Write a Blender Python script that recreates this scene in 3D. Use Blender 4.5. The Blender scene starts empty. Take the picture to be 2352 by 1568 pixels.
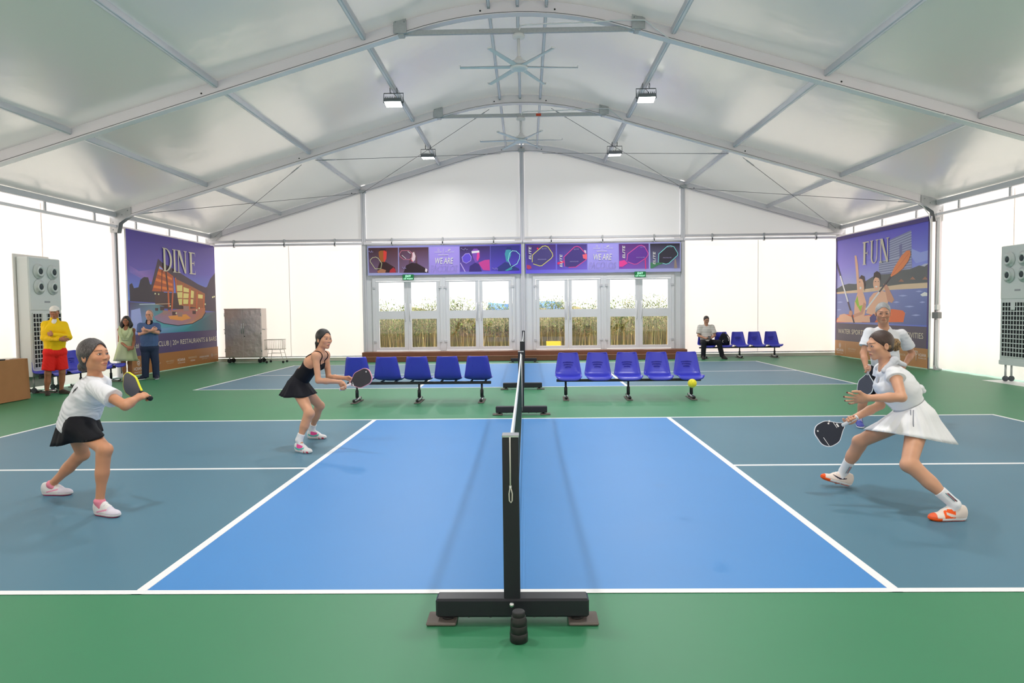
import bpy, bmesh, math, random
import numpy as np
from mathutils import Vector, Matrix
random.seed(7); rng = np.random.default_rng(7)
sc = bpy.context.scene
COL = sc.collection
PI = math.pi

# ------------------------------------------------------------------ camera
FPX, YAW, PITCH, ROLL = 1576.88, -.021, -.0469, -.0117
CAM = Vector((.0908, -3.727, 1.5703))
_f = Vector((math.sin(YAW)*math.cos(PITCH), math.cos(YAW)*math.cos(PITCH), math.sin(PITCH)))
_r = Vector((math.cos(YAW), -math.sin(YAW), 0)); _u = _r.cross(_f)
CR = math.cos(ROLL)*_r + math.sin(ROLL)*_u
CU = -math.sin(ROLL)*_r + math.cos(ROLL)*_u
CF = _f
cam = bpy.data.cameras.new('camera'); camo = bpy.data.objects.new('camera', cam); COL.objects.link(camo)
cam.sensor_width = 36; cam.lens = 36*FPX/2352; cam.clip_end = 300; cam.clip_start = .05
camo.matrix_world = Matrix(((CR.x, CU.x, -CF.x, CAM.x), (CR.y, CU.y, -CF.y, CAM.y), (CR.z, CU.z, -CF.z, CAM.z), (0, 0, 0, 1)))
sc.camera = camo

def at(x, y, Y):
    """world point at depth Y that the photograph shows at pixel (x, y)"""
    d = CF + CR*((x-1176)/FPX) - CU*((y-784)/FPX)
    return CAM + d*((Y-CAM.y)/d.y)
def atg(x, y, z=0):
    d = CF + CR*((x-1176)/FPX) - CU*((y-784)/FPX)
    return CAM + d*((z-CAM.z)/d.z)

# ------------------------------------------------------------------ daylight and exposure
SKY = 2.9
SUN = 1.6
FLOOD_W = 82
w = bpy.data.worlds.new('hazy_sky'); sc.world = w; w.use_nodes = True
nt = w.node_tree; bg = nt.nodes['Background']
bg.inputs[0].default_value = (1.0, .965, .935, 1); bg.inputs[1].default_value = SKY
sun = bpy.data.lights.new('sun', 'SUN'); sun.energy = SUN; sun.angle = math.radians(3); sun.color = (1, .95, .88)
suno = bpy.data.objects.new('sun', sun); COL.objects.link(suno)
suno.rotation_euler = (math.radians(28), math.radians(24), 0)
vs = sc.view_settings; vs.view_transform = 'Standard'; vs.look = 'None'; vs.exposure = 0.24; vs.gamma = 1; vs.use_curve_mapping = False
cy = sc.cycles; cy.max_bounces = 6; cy.diffuse_bounces = 3; cy.glossy_bounces = 3; cy.transmission_bounces = 6; cy.transparent_max_bounces = 8
cy.caustics_reflective = False; cy.caustics_refractive = False; cy.sample_clamp_indirect = 6
try: cy.use_denoising = True; cy.use_adaptive_sampling = True; cy.adaptive_threshold = .05
except Exception: pass

# ------------------------------------------------------------------ materials
def lin(c): return tuple((v/12.92 if v <= .04045 else ((v+.055)/1.055)**2.4) for v in (x/255 for x in c))
MATS = {}
def mat(name, rgb, rough=.5, metal=0, spec=.5, var=None, bump=None, emit=0, coat=0):
    if name in MATS: return MATS[name]
    m = bpy.data.materials.new(name); m.use_nodes = True; MATS[name] = m
    n = m.node_tree.nodes; l = m.node_tree.links; b = n['Principled BSDF']
    c = lin(rgb) + (1,)
    b.inputs['Base Color'].default_value = c; b.inputs['Roughness'].default_value = rough
    b.inputs['Metallic'].default_value = metal; b.inputs['Specular IOR Level'].default_value = spec
    if coat: b.inputs['Coat Weight'].default_value = coat; b.inputs['Coat Roughness'].default_value = .15
    tc = None
    if var or bump: tc = n.new('ShaderNodeTexCoord')
    if var:
        no = n.new('ShaderNodeTexNoise'); no.inputs['Scale'].default_value = var[0]; no.inputs['Detail'].default_value = 6
        mx = n.new('ShaderNodeMix'); mx.data_type = 'RGBA'
        k = var[1]
        mx.inputs[6].default_value = tuple(min(1, v*(1-k)) for v in c[:3]) + (1,)
        mx.inputs[7].default_value = tuple(min(1, v*(1+k)) for v in c[:3]) + (1,)
        l.new(tc.outputs['Object'], no.inputs['Vector']); l.new(no.outputs[0], mx.inputs[0]); l.new(mx.outputs[2], b.inputs['Base Color'])
    if bump:
        no = n.new('ShaderNodeTexNoise'); no.inputs['Scale'].default_value = bump[0]; no.inputs['Detail'].default_value = 4
        bp = n.new('ShaderNodeBump'); bp.inputs['Strength'].default_value = bump[1]; bp.inputs['Distance'].default_value = bump[2] if len(bump) > 2 else .01
        l.new(tc.outputs['Object'], no.inputs['Vector']); l.new(no.outputs[0], bp.inputs['Height']); l.new(bp.outputs[0], b.inputs['Normal'])
    if emit:
        b.inputs['Emission Color'].default_value = c; b.inputs['Emission Strength'].default_value = emit
    return m
def mat_attr(name, rough=.5, spec=.5, bump=None, sss=0):
    """base colour from the mesh's own colour attribute (printed or natural colouring)"""
    if name in MATS: return MATS[name]
    m = mat(name, (200, 200, 200), rough, 0, spec, None, bump)
    n = m.node_tree.nodes; l = m.node_tree.links; a = n.new('ShaderNodeAttribute'); a.attribute_name = 'tint'
    l.new(a.outputs['Color'], n['Principled BSDF'].inputs['Base Color'])
    if sss:
        b = n['Principled BSDF']; b.inputs['Subsurface Weight'].default_value = sss
        b.inputs['Subsurface Radius'].default_value = (1, .35, .2); b.inputs['Subsurface Scale'].default_value = .006
    return m
def mat_fabric(name, refl, trans, gloss=.06, rough=.3, bump=None):
    """coated tent cloth: reflects, lets daylight through, slight sheen"""
    m = bpy.data.materials.new(name); m.use_nodes = True; MATS[name] = m
    n = m.node_tree.nodes; l = m.node_tree.links; n.remove(n['Principled BSDF']); out = n['Material Output']
    d = n.new('ShaderNodeBsdfDiffuse'); d.inputs[0].default_value = refl + (1,)
    t = n.new('ShaderNodeBsdfTranslucent'); t.inputs[0].default_value = trans + (1,)
    a = n.new('ShaderNodeAddShader'); g = n.new('ShaderNodeBsdfGlossy'); g.inputs['Roughness'].default_value = rough
    fr = n.new('ShaderNodeLayerWeight'); fr.inputs[0].default_value = .3
    mp = n.new('ShaderNodeMath'); mp.operation = 'MULTIPLY_ADD'; mp.inputs[1].default_value = gloss*3; mp.inputs[2].default_value = gloss*.5
    mx = n.new('ShaderNodeMixShader')
    l.new(fr.outputs['Fresnel'], mp.inputs[0]); l.new(mp.outputs[0], mx.inputs[0])
    l.new(d.outputs[0], a.inputs[0]); l.new(t.outputs[0], a.inputs[1]); l.new(a.outputs[0], mx.inputs[1]); l.new(g.outputs[0], mx.inputs[2]); l.new(mx.outputs[0], out.inputs[0])
    if bump:
        tc = n.new('ShaderNodeTexCoord'); bsum = None
        mpp = n.new('ShaderNodeMapping'); mpp.inputs['Scale'].default_value = bump[2]
        no = n.new('ShaderNodeTexNoise'); no.inputs['Scale'].default_value = bump[0]; no.inputs['Detail'].default_value = 3
        bp = n.new('ShaderNodeBump'); bp.inputs['Strength'].default_value = bump[1]; bp.inputs['Distance'].default_value = .05
        l.new(tc.outputs['Object'], mpp.inputs[0]); l.new(mpp.outputs[0], no.inputs['Vector']); l.new(no.outputs[0], bp.inputs['Height'])
        for s in (d, g): l.new(bp.outputs[0], s.inputs['Normal'])
    return m
def mat_glass(name, tint=(.97, .98, .98), refl=.06):
    m = bpy.data.materials.new(name); m.use_nodes = True; MATS[name] = m
    n = m.node_tree.nodes; l = m.node_tree.links; n.remove(n['Principled BSDF']); out = n['Material Output']
    t = n.new('ShaderNodeBsdfTransparent'); t.inputs[0].default_value = tint + (1,)
    g = n.new('ShaderNodeBsdfGlossy'); g.inputs['Roughness'].default_value = .02
    mx = n.new('ShaderNodeMixShader'); mx.inputs[0].default_value = refl
    l.new(t.outputs[0], mx.inputs[1]); l.new(g.outputs[0], mx.inputs[2]); l.new(mx.outputs[0], out.inputs[0])
    return m

M_alu = mat('aluminium', (214, 214, 220), .4, .1, .5, (3, .06))
M_alu_pale = mat('pale_aluminium', (246, 241, 247), .42, .0, .5, (2, .04))
M_white_frame = mat('white_powder_coat', (238, 238, 242), .4, 0)
M_galv = mat('galvanised_steel', (186, 189, 192), .42, .4, .5, (25, .16))
M_steel_dark = mat('dark_cable_steel', (110, 112, 116), .45, .6)
M_black = mat('black_powder_coat', (30, 30, 40), .42, 0, .5, None, (220, .12, .002))
M_rubber = mat('grey_rubber_pad', (112, 104, 100), .8)
M_plastic_black = mat('black_plastic', (28, 28, 31), .45)
M_chrome = mat('chrome', (215, 215, 218), .18, .95)
M_white_plastic = mat('white_plastic', (238, 238, 240), .4)
M_green = mat('green_acrylic_floor', (56, 131, 92), .48, 0, .5, (1.1, .07), (260, .06, .002))
M_teal = mat('teal_acrylic_court', (76, 121, 143), .48, 0, .5, (1.0, .06), (260, .06, .002))
M_blue = mat('blue_acrylic_kitchen', (66, 137, 206), .48, 0, .5, (1.0, .04), (260, .06, .002))
M_line = mat('white_line_paint', (243, 243, 246), .45)
M_wood = mat('brown_decking', (124, 80, 58), .5, 0, .4, (6, .12))
M_roof = mat_fabric('roof_cloth', (.50, .515, .50), (.075, .078, .074), .13, .24, (.9, .35, (1, 1, 1)))
M_wallf = mat_fabric('wall_cloth', (.60, .58, .57), (.375, .345, .328), .03, .35, (.8, .25, (1, 1, .35)))
M_gablef = mat_fabric('gable_cloth', (.66, .66, .67), (.12, .12, .124), .04, .35, (.8, .3, (1, 1, .5)))
M_glass = mat_glass('door_glass')
M_print = mat_attr('printed_vinyl', .45, .4)
M_seat = mat('blue_moulded_plastic', (62, 66, 196), .3, 0, .5, (3, .06))

# ------------------------------------------------------------------ mesh helpers
class MB:
    def __init__(s): s.v = []; s.f = []; s.m = []; s.c = []; s.sm = []
    def add(s, vs_, fs_, mi=0, col=None, smooth=False):
        o = len(s.v); s.v += [tuple(v) for v in vs_]
        for f in fs_:
            s.f.append(tuple(o+i for i in f)); s.m.append(mi); s.c.append(col); s.sm.append(smooth)
        return s
    def box(s, c, d, mi=0, M=None, bev=0, col=None):
        x, y, z = d[0]/2, d[1]/2, d[2]/2
        if bev:
            b = min(bev, x*.9, y*.9, z*.9); P = []
            for sx in (-1, 1):
                for sy in (-1, 1):
                    for sz in (-1, 1):
                        P += [(sx*(x-b), sy*(y-b), sz*z), (sx*(x-b), sy*y, sz*(z-b)), (sx*x, sy*(y-b), sz*(z-b))]
            bm = bmesh.new(); vs_ = [bm.verts.new(p) for p in P]; r = bmesh.ops.convex_hull(bm, input=vs_)
            bm.verts.index_update(); vv = [v.co.copy() for v in bm.verts]; ff = [tuple(v.index for v in f.verts) for f in bm.faces]; bm.free()
        else:
            vv = [Vector((sx*x, sy*y, sz*z)) for sx in (-1, 1) for sy in (-1, 1) for sz in (-1, 1)]
            ff = [(0, 1, 3, 2), (4, 6, 7, 5), (0, 4, 5, 1), (2, 3, 7, 6), (0, 2, 6, 4), (1, 5, 7, 3)]
        vv = [(M @ v if M is not None else v) + Vector(c) for v in map(Vector, vv)]
        return s.add(vv, ff, mi, col)
    def bx(s, x0, x1, y0, y1, z0, z1, mi=0, bev=0, col=None):
        return s.box(((x0+x1)/2, (y0+y1)/2, (z0+z1)/2), (abs(x1-x0), abs(y1-y0), abs(z1-z0)), mi, None, bev, col)
    def tube(s, pts, r, n=10, mi=0, cap=True, closed=False, smooth=True):
        pts = [Vector(p) for p in pts]; N = len(pts); rr = r if isinstance(r, (list, tuple)) else [r]*N
        vv = []; up = None
        for i, p in enumerate(pts):
            a = pts[(i-1) % N] if (closed or i > 0) else p; b = pts[(i+1) % N] if (closed or i < N-1) else p
            t = (b-a).normalized()
            if up is None: up = Vector((0, 0, 1)) if abs(t.z) < .9 else Vector((1, 0, 0))
            e1 = (up - t*up.dot(t)).normalized(); e2 = t.cross(e1); up = e1
            for k in range(n):
                an = 2*PI*k/n; vv.append(p + e1*(math.cos(an)*rr[i]) + e2*(math.sin(an)*rr[i]))
        ff = []
        for i in range(N if closed else N-1):
            j = (i+1) % N
            for k in range(n): ff.append((i*n+k, i*n+(k+1) % n, j*n+(k+1) % n, j*n+k))
        if cap and not closed: ff.append(tuple(range(n))[::-1]); ff.append(tuple((N-1)*n+k for k in range(n)))
        return s.add(vv, ff, mi, None, smooth)
    def lathe(s, prof, c=(0, 0, 0), n=24, mi=0, M=None, smooth=True):
        vv = []
        for r, z in prof:
            for k in range(n):
                a = 2*PI*k/n; v = Vector((r*math.cos(a), r*math.sin(a), z)); vv.append((M @ v if M is not None else v) + Vector(c))
        ff = []
        for i in range(len(prof)-1):
            for k in range(n): ff.append((i*n+k, i*n+(k+1) % n, (i+1)*n+(k+1) % n, (i+1)*n+k))
        ff.append(tuple(range(n))[::-1]); ff.append(tuple((len(prof)-1)*n+k for k in range(n)))
        return s.add(vv, ff, mi, None, smooth)
    def sweep(s, pts, sec, lat, mi=0):
        """sweep section [(a,b)] (a along lat, b along normal) over polyline"""
        pts = [Vector(p) for p in pts]; lat = Vector(lat).normalized(); n = len(sec); vv = []
        for i, p in enumerate(pts):
            t = (pts[min(i+1, len(pts)-1)] - pts[max(i-1, 0)]).normalized(); nr = t.cross(lat).normalized()
            if nr.z < 0: nr = -nr
            for a, b in sec: vv.append(p + lat*a + nr*b)
        ff = []
        for i in range(len(pts)-1):
            for k in range(n): ff.append((i*n+k, i*n+(k+1) % n, (i+1)*n+(k+1) % n, (i+1)*n+k))
        ff.append(tuple(range(n))[::-1]); ff.append(tuple((len(pts)-1)*n+k for k in range(n)))
        return s.add(vv, ff, mi)
    def grid(s, P, mi=0, smooth=True, col=None):
        nu, nv = len(P), len(P[0]); vv = [p for row in P for p in row]
        ff = [(i*nv+j, (i+1)*nv+j, (i+1)*nv+j+1, i*nv+j+1) for i in range(nu-1) for j in range(nv-1)]
        return s.add(vv, ff, mi, col, smooth)
    def build(s, name, mats, parent=None, fix=True):
        me = bpy.data.meshes.new(name); me.from_pydata([tuple(v) for v in s.v], [], s.f)
        if not isinstance(mats, (list, tuple)): mats = [mats]
        for m in mats: me.materials.append(m)
        me.polygons.foreach_set('material_index', s.m); me.polygons.foreach_set('use_smooth', s.sm)
        if any(c is not None for c in s.c):
            ca = me.color_attributes.new('tint', 'FLOAT_COLOR', 'CORNER'); buf = []
            for p, c in zip(s.f, s.c):
                for k in range(len(p)):
                    cc = (c[k] if isinstance(c[0], (tuple, list)) else c) if c else (1, 1, 1)
                    buf += [cc[0], cc[1], cc[2], 1]
            ca.data.foreach_set('color', buf)
        if fix:
            bm = bmesh.new(); bm.from_mesh(me); bmesh.ops.recalc_face_normals(bm, faces=bm.faces); bm.to_mesh(me); bm.free()
        me.update()
        o = bpy.data.objects.new(name, me); COL.objects.link(o)
        if parent is not None: o.parent = parent
        return o
def empty(name, loc=(0, 0, 0), rz=0):
    o = bpy.data.objects.new(name, None); COL.objects.link(o); o.location = loc; o.rotation_euler = (0, 0, rz); o.empty_display_size = .1
    return o
def tag(o, label=None, cat=None, group=None, kind=None):
    if label: o['label'] = label
    if cat: o['category'] = cat
    if group: o['group'] = group
    if kind: o['kind'] = kind
    return o
def copy_tree(o, parent=None):
    c = o.copy(); COL.objects.link(c); c.parent = parent
    for ch in list(o.children): copy_tree(ch, c)
    return c
def link_copy(o, parent, loc=None):
    c = o.copy(); COL.objects.link(c); c.parent = parent
    if loc is not None: c.location = loc
    return c
def text_mesh(txt, size=1, ax='LEFT', shear=0, bold=0, outline=0, space=1):
    cu = bpy.data.curves.new('lettering', 'FONT'); cu.body = txt; cu.size = size; cu.align_x = ax; cu.shear = shear; cu.offset = bold; cu.space_character = space
    cu.resolution_u = 3
    if outline: cu.fill_mode = 'NONE'; cu.bevel_depth = outline; cu.bevel_resolution = 0
    ob = bpy.data.objects.new('lettering', cu); COL.objects.link(ob)
    dg = bpy.context.evaluated_depsgraph_get(); me = bpy.data.meshes.new_from_object(ob.evaluated_get(dg))
    bpy.data.objects.remove(ob); bpy.data.curves.remove(cu)
    return me
def text(name, txt, material, parent, origin, ux, uy, height, width=None, ax='LEFT', shear=0, bold=0, outline=0, space=1):
    """flat lettering on a surface: ux/uy = reading and up directions, height = cap height"""
    me = text_mesh(txt, 1, ax, shear, bold, outline, space)
    co = np.empty(len(me.vertices)*3); me.vertices.foreach_get('co', co); co = co.reshape(-1, 3)
    cap = .70; k = height/cap
    sx = k
    if width:
        w0 = co[:, 0].max()-co[:, 0].min(); sx = width/w0
        if ax == 'LEFT': co[:, 0] -= co[:, 0].min()
    ux = Vector(ux).normalized(); uy = Vector(uy).normalized(); nn = ux.cross(uy); o = Vector(origin)
    new = [(o + ux*(c[0]*sx) + uy*(c[1]*k) + nn*(c[2]*.1)) for c in co]
    for v, p in zip(me.vertices, new): v.co = p
    me.materials.clear(); me.materials.append(material)
    ob = bpy.data.objects.new(name, me); COL.objects.link(ob)
    if parent is not None: ob.parent = parent
    return ob
# ================================================================== THE TENT
HALF = 10.0; BAYS = [-7, -2, 3, 8, 13, 18]
def roofz(x):
    x = abs(x)
    if x > 1.8: return 4.03 + .292*(HALF-x)
    b = .292/(2*1.8); return 4.03+.292*(HALF-1.8) + b*1.8**2 - b*x*x
XS = sorted(set([round(v, 3) for v in list(np.linspace(-10, -2, 9)) + list(np.linspace(-1.8, 1.8, 15)) + list(np.linspace(2, 10, 9))]))
# floor and courts
fl = MB(); fl.bx(-11, 11, -8, 18.0, -.12, 0); floor = tag(fl.build('floor', M_green), kind='structure')
def strip(name, x0, x1, y0, y1, z, m, par):
    return MB().bx(x0, x1, y0, y1, 0.0, z, 0).build(name, m, par)
def court(Y0):
    L, W, K, lw = 6.706, 6.096, 2.134, .052
    for s in (-1, 1):
        strip('service_court_surface', s*K, s*L, Y0, Y0+W, .002, M_teal, floor)
    strip('kitchen_surface', -K, K, Y0, Y0+W, .002, M_blue, floor)
    for y in (Y0, Y0+W-lw): strip('side_line', -L, L, y, y+lw, .004, M_line, floor)
    for s in (-1, 1):
        strip('base_line', s*L, s*(L-lw), Y0, Y0+W, .0041, M_line, floor)
        strip('kitchen_line', s*K, s*(K-lw-.006), Y0, Y0+W, .0042, M_line, floor)
        strip('centre_line', s*K, s*L, Y0+W/2-lw/2, Y0+W/2+lw/2, .004, M_line, floor)
court(0); court(10.03)
# ground outdoors
gr = MB(); gr.bx(-60, 60, 18.0, 80, -.35, .10); gr.bx(-60, -11, -40, 18, -.35, -.05); gr.bx(11, 60, -40, 18, -.35, -.05); gr.bx(-11, 11, -40, -8, -.35, -.05)
tag(gr.build('floor_outdoor', mat('pale_sandy_ground', (232, 226, 214), .9, var=(.8, .2))), kind='structure')
# roof cloth, one panel for each bay
ceil = tag(empty('ceiling'), kind='structure')
for i in range(len(BAYS)-1):
    y0, y1 = BAYS[i], BAYS[i+1]; P = []
    for a in range(13):
        t = a/12; sag = -.05*math.sin(PI*t)
        P.append([Vector((x, y0+(y1-y0)*t, roofz(x)+.02+sag*(1 if abs(x) < 9.9 else .2))) for x in XS])
    MB().grid(P).build('roof_panel', M_roof, ceil)
# eave skirt between roof and side walls
for s, nm in ((-1, 'left'), (1, 'right')):
    wl = tag(empty('wall_'+nm), kind='structure')
    for i in range(len(BAYS)-1):
        y0, y1 = BAYS[i]+.08, BAYS[i+1]-.08
        P = [[Vector((s*(10.02+.03*math.sin(j*1.9+i)*(1-k/10)), y0+(y1-y0)*j/24, .03+(3.93-.03)*k/10)) for k in range(11)] for j in range(25)]
        MB().grid(P).build('wall_panel', M_wallf, wl)
        ym = (y0+y1)/2
        MB().bx(s*10.015, s*10.0, ym-.004, ym+.004, .05, 3.9).build('seam', M_wallf, wl)
# back gable wall: two lower cloth panels, four gable panels
wb = tag(empty('wall_back'), kind='structure')
YB = 18.0
for x0, x1 in ((-9.95, -5.06), (5.06, 9.95)):
    P = [[Vector((x0+(x1-x0)*j/20, YB+.02*math.sin(j*1.3)*(1-k/8), .13+(3.72-.13)*k/8)) for k in range(9)] for j in range(21)]
    MB().grid(P).build('wall_panel', M_wallf, wb)
    xm = (x0+x1)/2 + (.1 if x0 < 0 else -.15)
    MB().bx(xm-.006, xm+.006, YB-.03, YB-.024, .15, 3.7).build('seam', M_gablef, wb)
    MB().tube([(x0, YB-.02, .14), (x1, YB-.02, .14)], .022, 8).build('hem_pipe', M_alu_pale, wb)
for x0, x1 in ((-9.9, -5.06), (-4.94, -.06), (.06, 4.94), (5.06, 9.9)):
    xs = np.linspace(x0, x1, 13)
    P = [[Vector((x, YB, 3.74 + (roofz(x)+.03-3.74)*k/6)) for k in range(7)] for x in xs]
    MB().grid(P).build('gable_panel', M_gablef, wb)
# near gable behind the camera
wf = tag(empty('wall_front'), kind='structure')
P = [[Vector((x, -7.0, .03 + (roofz(x)-.1)*k/6)) for k in range(7)] for x in XS]
MB().grid(P).build('gable_panel', M_wallf, wf)

# the bolted frame: columns belong to the walls, rafters and purlins to the ceiling
WALL = {-1: bpy.data.objects['wall_left'], 1: bpy.data.objects['wall_right']}
SEC = [(-.065, 0), (.065, 0), (.065, -.155), (.078, -.16), (.078, -.2), (-.078, -.2), (-.078, -.16), (-.065, -.155)]
for Y in BAYS:
    ra = MB().sweep([(x, Y, roofz(x)) for x in XS], SEC, (0, 1, 0)).build('rafter', M_alu_pale, ceil)
    MB().sweep([(x, Y-.08, roofz(x)-.178) for x in XS], [(-.002, 0), (.002, 0), (.002, -.008), (-.002, -.008)], (0, 1, 0)).build('groove', M_steel_dark, ra)
    for x in (-7.63, -5.1, -2.58, -.48, 0, .48, 2.58, 5.1, 7.63):
        b = MB(); z = roofz(x)-.07
        b.box((x, Y-.085, z), (.05, .03, .07), 0, None, .004); b.tube([(x-.02, Y-.105, z-.02), (x+.02, Y-.105, z-.02)], .013, 6)
        b.build('purlin_bracket', M_galv, ra)
    for x in (-5.35, 5.35, -.62, .62):
        z = roofz(x)-.12; MB().tube([(x, Y-.064, z), (x, Y-.068, z)], .016, 8).build('bolt_hole', M_plastic_black, ra)
    for s in (-1, 1):
        co = MB().bx(s*9.99-.055, s*9.99+.055, Y-.075, Y+.075, 0, 4.0, 0, .008).build('column', M_alu_pale, WALL[s])
        MB().bx(s*9.93, s*9.915, Y-.012, Y+.012, .1, 3.7).build('column_groove', M_steel_dark, co)
        for q in (-1, 1):
            yy = Y+q*.082
            vv = [(s*10.05, yy, 3.55), (s*9.85, yy, 3.55), (s*9.8, yy, 3.78), (s*9.5, yy, 3.98), (s*9.5, yy, 4.17), (s*10.05, yy, 4.02)]
            n = len(vv); v2 = [(a_, b_+q*.008, c_) for a_, b_, c_ in vv]
            MB().add(vv+v2, [tuple(range(n)), tuple(range(n, 2*n))]+[(k, (k+1) % n, n+(k+1) % n, n+k) for k in range(n)]).build('knee_plate', M_galv, co)
            for bx_, bz in ((9.95, 3.62), (9.95, 3.8), (9.92, 3.98), (9.72, 3.98), (9.58, 4.08)):
                MB().tube([(s*bx_, yy, bz), (s*bx_, yy+q*.022, bz)], .014, 6).build('bolt', M_galv, co)
        MB().bx(s*9.99-.14, s*9.99+.14, Y-.16, Y+.16, 0, .015).build('base_plate', M_galv, co)
for y0 in (-7, -2, 3, 8, 13):
    for x in (-7.63, -5.1, -2.58, -.48, 0, .48, 2.58, 5.1, 7.63):
        sz = .085 if abs(x) > 1 else .06; z = roofz(x)-.05; L = 4.86
        pu = MB().box((x, y0+2.5, z), (sz, L, sz*1.2), 0, None, .008).build('purlin', M_alu, ceil)
        MB().box((x, y0+2.5, z-sz*.6-.004), (sz*.35, L, .006)).build('groove_strip', M_alu_pale, pu)
    for s in (-1, 1):
        ur = MB().box((s*9.9, y0+2.5, 3.98), (.1, 4.82, .12), 0, None, .01).build('eave_purlin', M_alu, WALL[s])
        lr = MB().box((s*9.88, y0+2.5, 3.70), (.05, 4.82, .06), 0, None, .006).build('curtain_rail', M_alu_pale, WALL[s])
        for k in (-1.65, 0, 1.65):
            MB().box((s*9.92, y0+2.5+k, 3.84), (.035, .06, .3), 0, None, .004).build('clip', M_galv, lr)
for x in (-5.0, 0.0, 5.0):
    h = roofz(x)-.18
    gp = MB().box((x, 17.93, h/2), (.13, .1, h), 0, None, .008).build('gable_post', M_alu, wb)
    for k in (-.034, .034): MB().box((x+k, 17.878, h/2), (.014, .008, h-.1)).build('rib', M_alu_pale, gp)
    MB().box((x, 17.91, h), (.2, .14, .1), 0, None, .01).build('head_bracket', M_galv, gp)
for xm in (-7.5, -2.5, 2.5, 7.5):
    MB().box((xm, 17.92, 3.80), (4.86, .05, .07), 0, None, .006).build('gable_rail', M_alu, wb)
    lr = MB().box((xm, 17.85, 3.68), (4.98, .05, .075), 0, None, .006).build('gable_rail', M_alu_pale, wb)
    for k in (-1.6, 0, 1.6): MB().box((xm+k, 17.87, 3.73), (.04, .09, .24), 0, None, .004).build('clip', M_galv, lr)
for s in (-1, 1):
    for a, b in (((9.7, 13.1, 4.0), (5.2, 17.9, 5.25)), ((5.35, 13.1, 5.15), (9.7, 17.85, 3.95)), ((5.0, 13.1, 5.25), (.65, 17.85, 6.4)), ((.75, 13.1, 6.4), (5.0, 17.85, 5.25))):
        p0 = Vector((s*a[0], a[1], a[2])); p1 = Vector((s*b[0], b[1], b[2])); dd = p1-p0
        wi = MB().tube([p0, p1], .006, 6).build('bracing_cable', M_steel_dark, ceil)
        MB().tube([p0+dd*.03, p0+dd*.09], .016, 6).build('turnbuckle', M_galv, wi)

# ================================================================== DOORS, PLATFORM
def door(n, x0, x1):
    d = tag(empty('door_%d' % n, ((x0+x1)/2, 17.95, .29)), kind='structure')
    W = x1-x0; H = 2.30; T = .06
    for s in (-1, 1): MB().box((s*(W/2-.045), 0, H/2), (.09, .12, H), 0, None, .006).build('jamb', M_white_frame, d)
    MB().box((0, 0, H-.04), (W-.18, .12, .1), 0, None, .006).build('head', M_white_frame, d)
    lw = (W-.18)/2
    MB().bx(-W/2+.001, W/2-.001, -.06, .05, -.29, .0).build('sill', M_white_frame, d)
    for s in (-1, 1):
        cx = s*lw/2; leaf = MB()
        e = .115; zt = H-.1
        leaf.bx(cx-lw/2+.004, cx-lw/2+e, -T/2, T/2, .01, zt); leaf.bx(cx+lw/2-e, cx+lw/2-.004, -T/2, T/2, .01, zt)
        for z0, z1 in ((.01, .115), (1.01, 1.265), (2.165, zt)): leaf.bx(cx-lw/2+e, cx+lw/2-e, -T/2+.002, T/2-.002, z0, z1)
        lo = leaf.build('leaf', M_white_frame, d)
        for z0, z1 in ((.115, 1.01), (1.265, 2.165)):
            MB().bx(cx-lw/2+e, cx+lw/2-e, -.004, .004, z0, z1).build('pane', M_glass, lo)
        hx = s*.075
        MB().tube([(hx, -.03, .95), (hx, -.085, .97), (hx, -.085, 1.47), (hx, -.03, 1.49)], .018, 8).build('handle', M_white_frame, lo)
        for z in (.3, 2.0):
            MB().box((s*(W/2-.08), -.07, z), (.09, .03, .07), 0, None, .006).build('hinge', M_alu, lo)
door(1, -4.76, -2.53); door(2, -2.53, -.25); door(3, .31, 2.53); door(4, 2.53, 4.74)
for n, x0, x1 in ((1, -5.06, -4.76), (2, -.25, -.06), (3, .06, .31), (4, 4.74, 5.06)):
    tag(MB().bx(x0, x1, 17.94, 17.99, .25, 3.74).build('trim_%d' % n, M_white_frame), kind='structure')
for n, x0, x1 in ((5, -4.76, -.25), (6, .31, 4.74)):
    tag(MB().bx(x0, x1, 17.95, 17.99, 2.59, 3.7).build('trim_%d' % n, M_white_frame), kind='structure')
pf = tag(empty('platform', (0, 17.4, 0)), 'low brown wooden step in front of the four glass doors', 'platform')
MB().bx(-5.0, 5.02, -.02, .445, .15, .285, 0, .01).build('upper_step', M_wood, pf)
MB().bx(-4.92, 4.94, -.26, .445, 0, .15, 0, .01).build('lower_step', M_wood, pf)
MB().bx(-4.92, 4.94, -.265, -.02, .15, .156).build('tread_edge', mat('worn_tread', (150, 108, 84), .5), pf)

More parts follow.
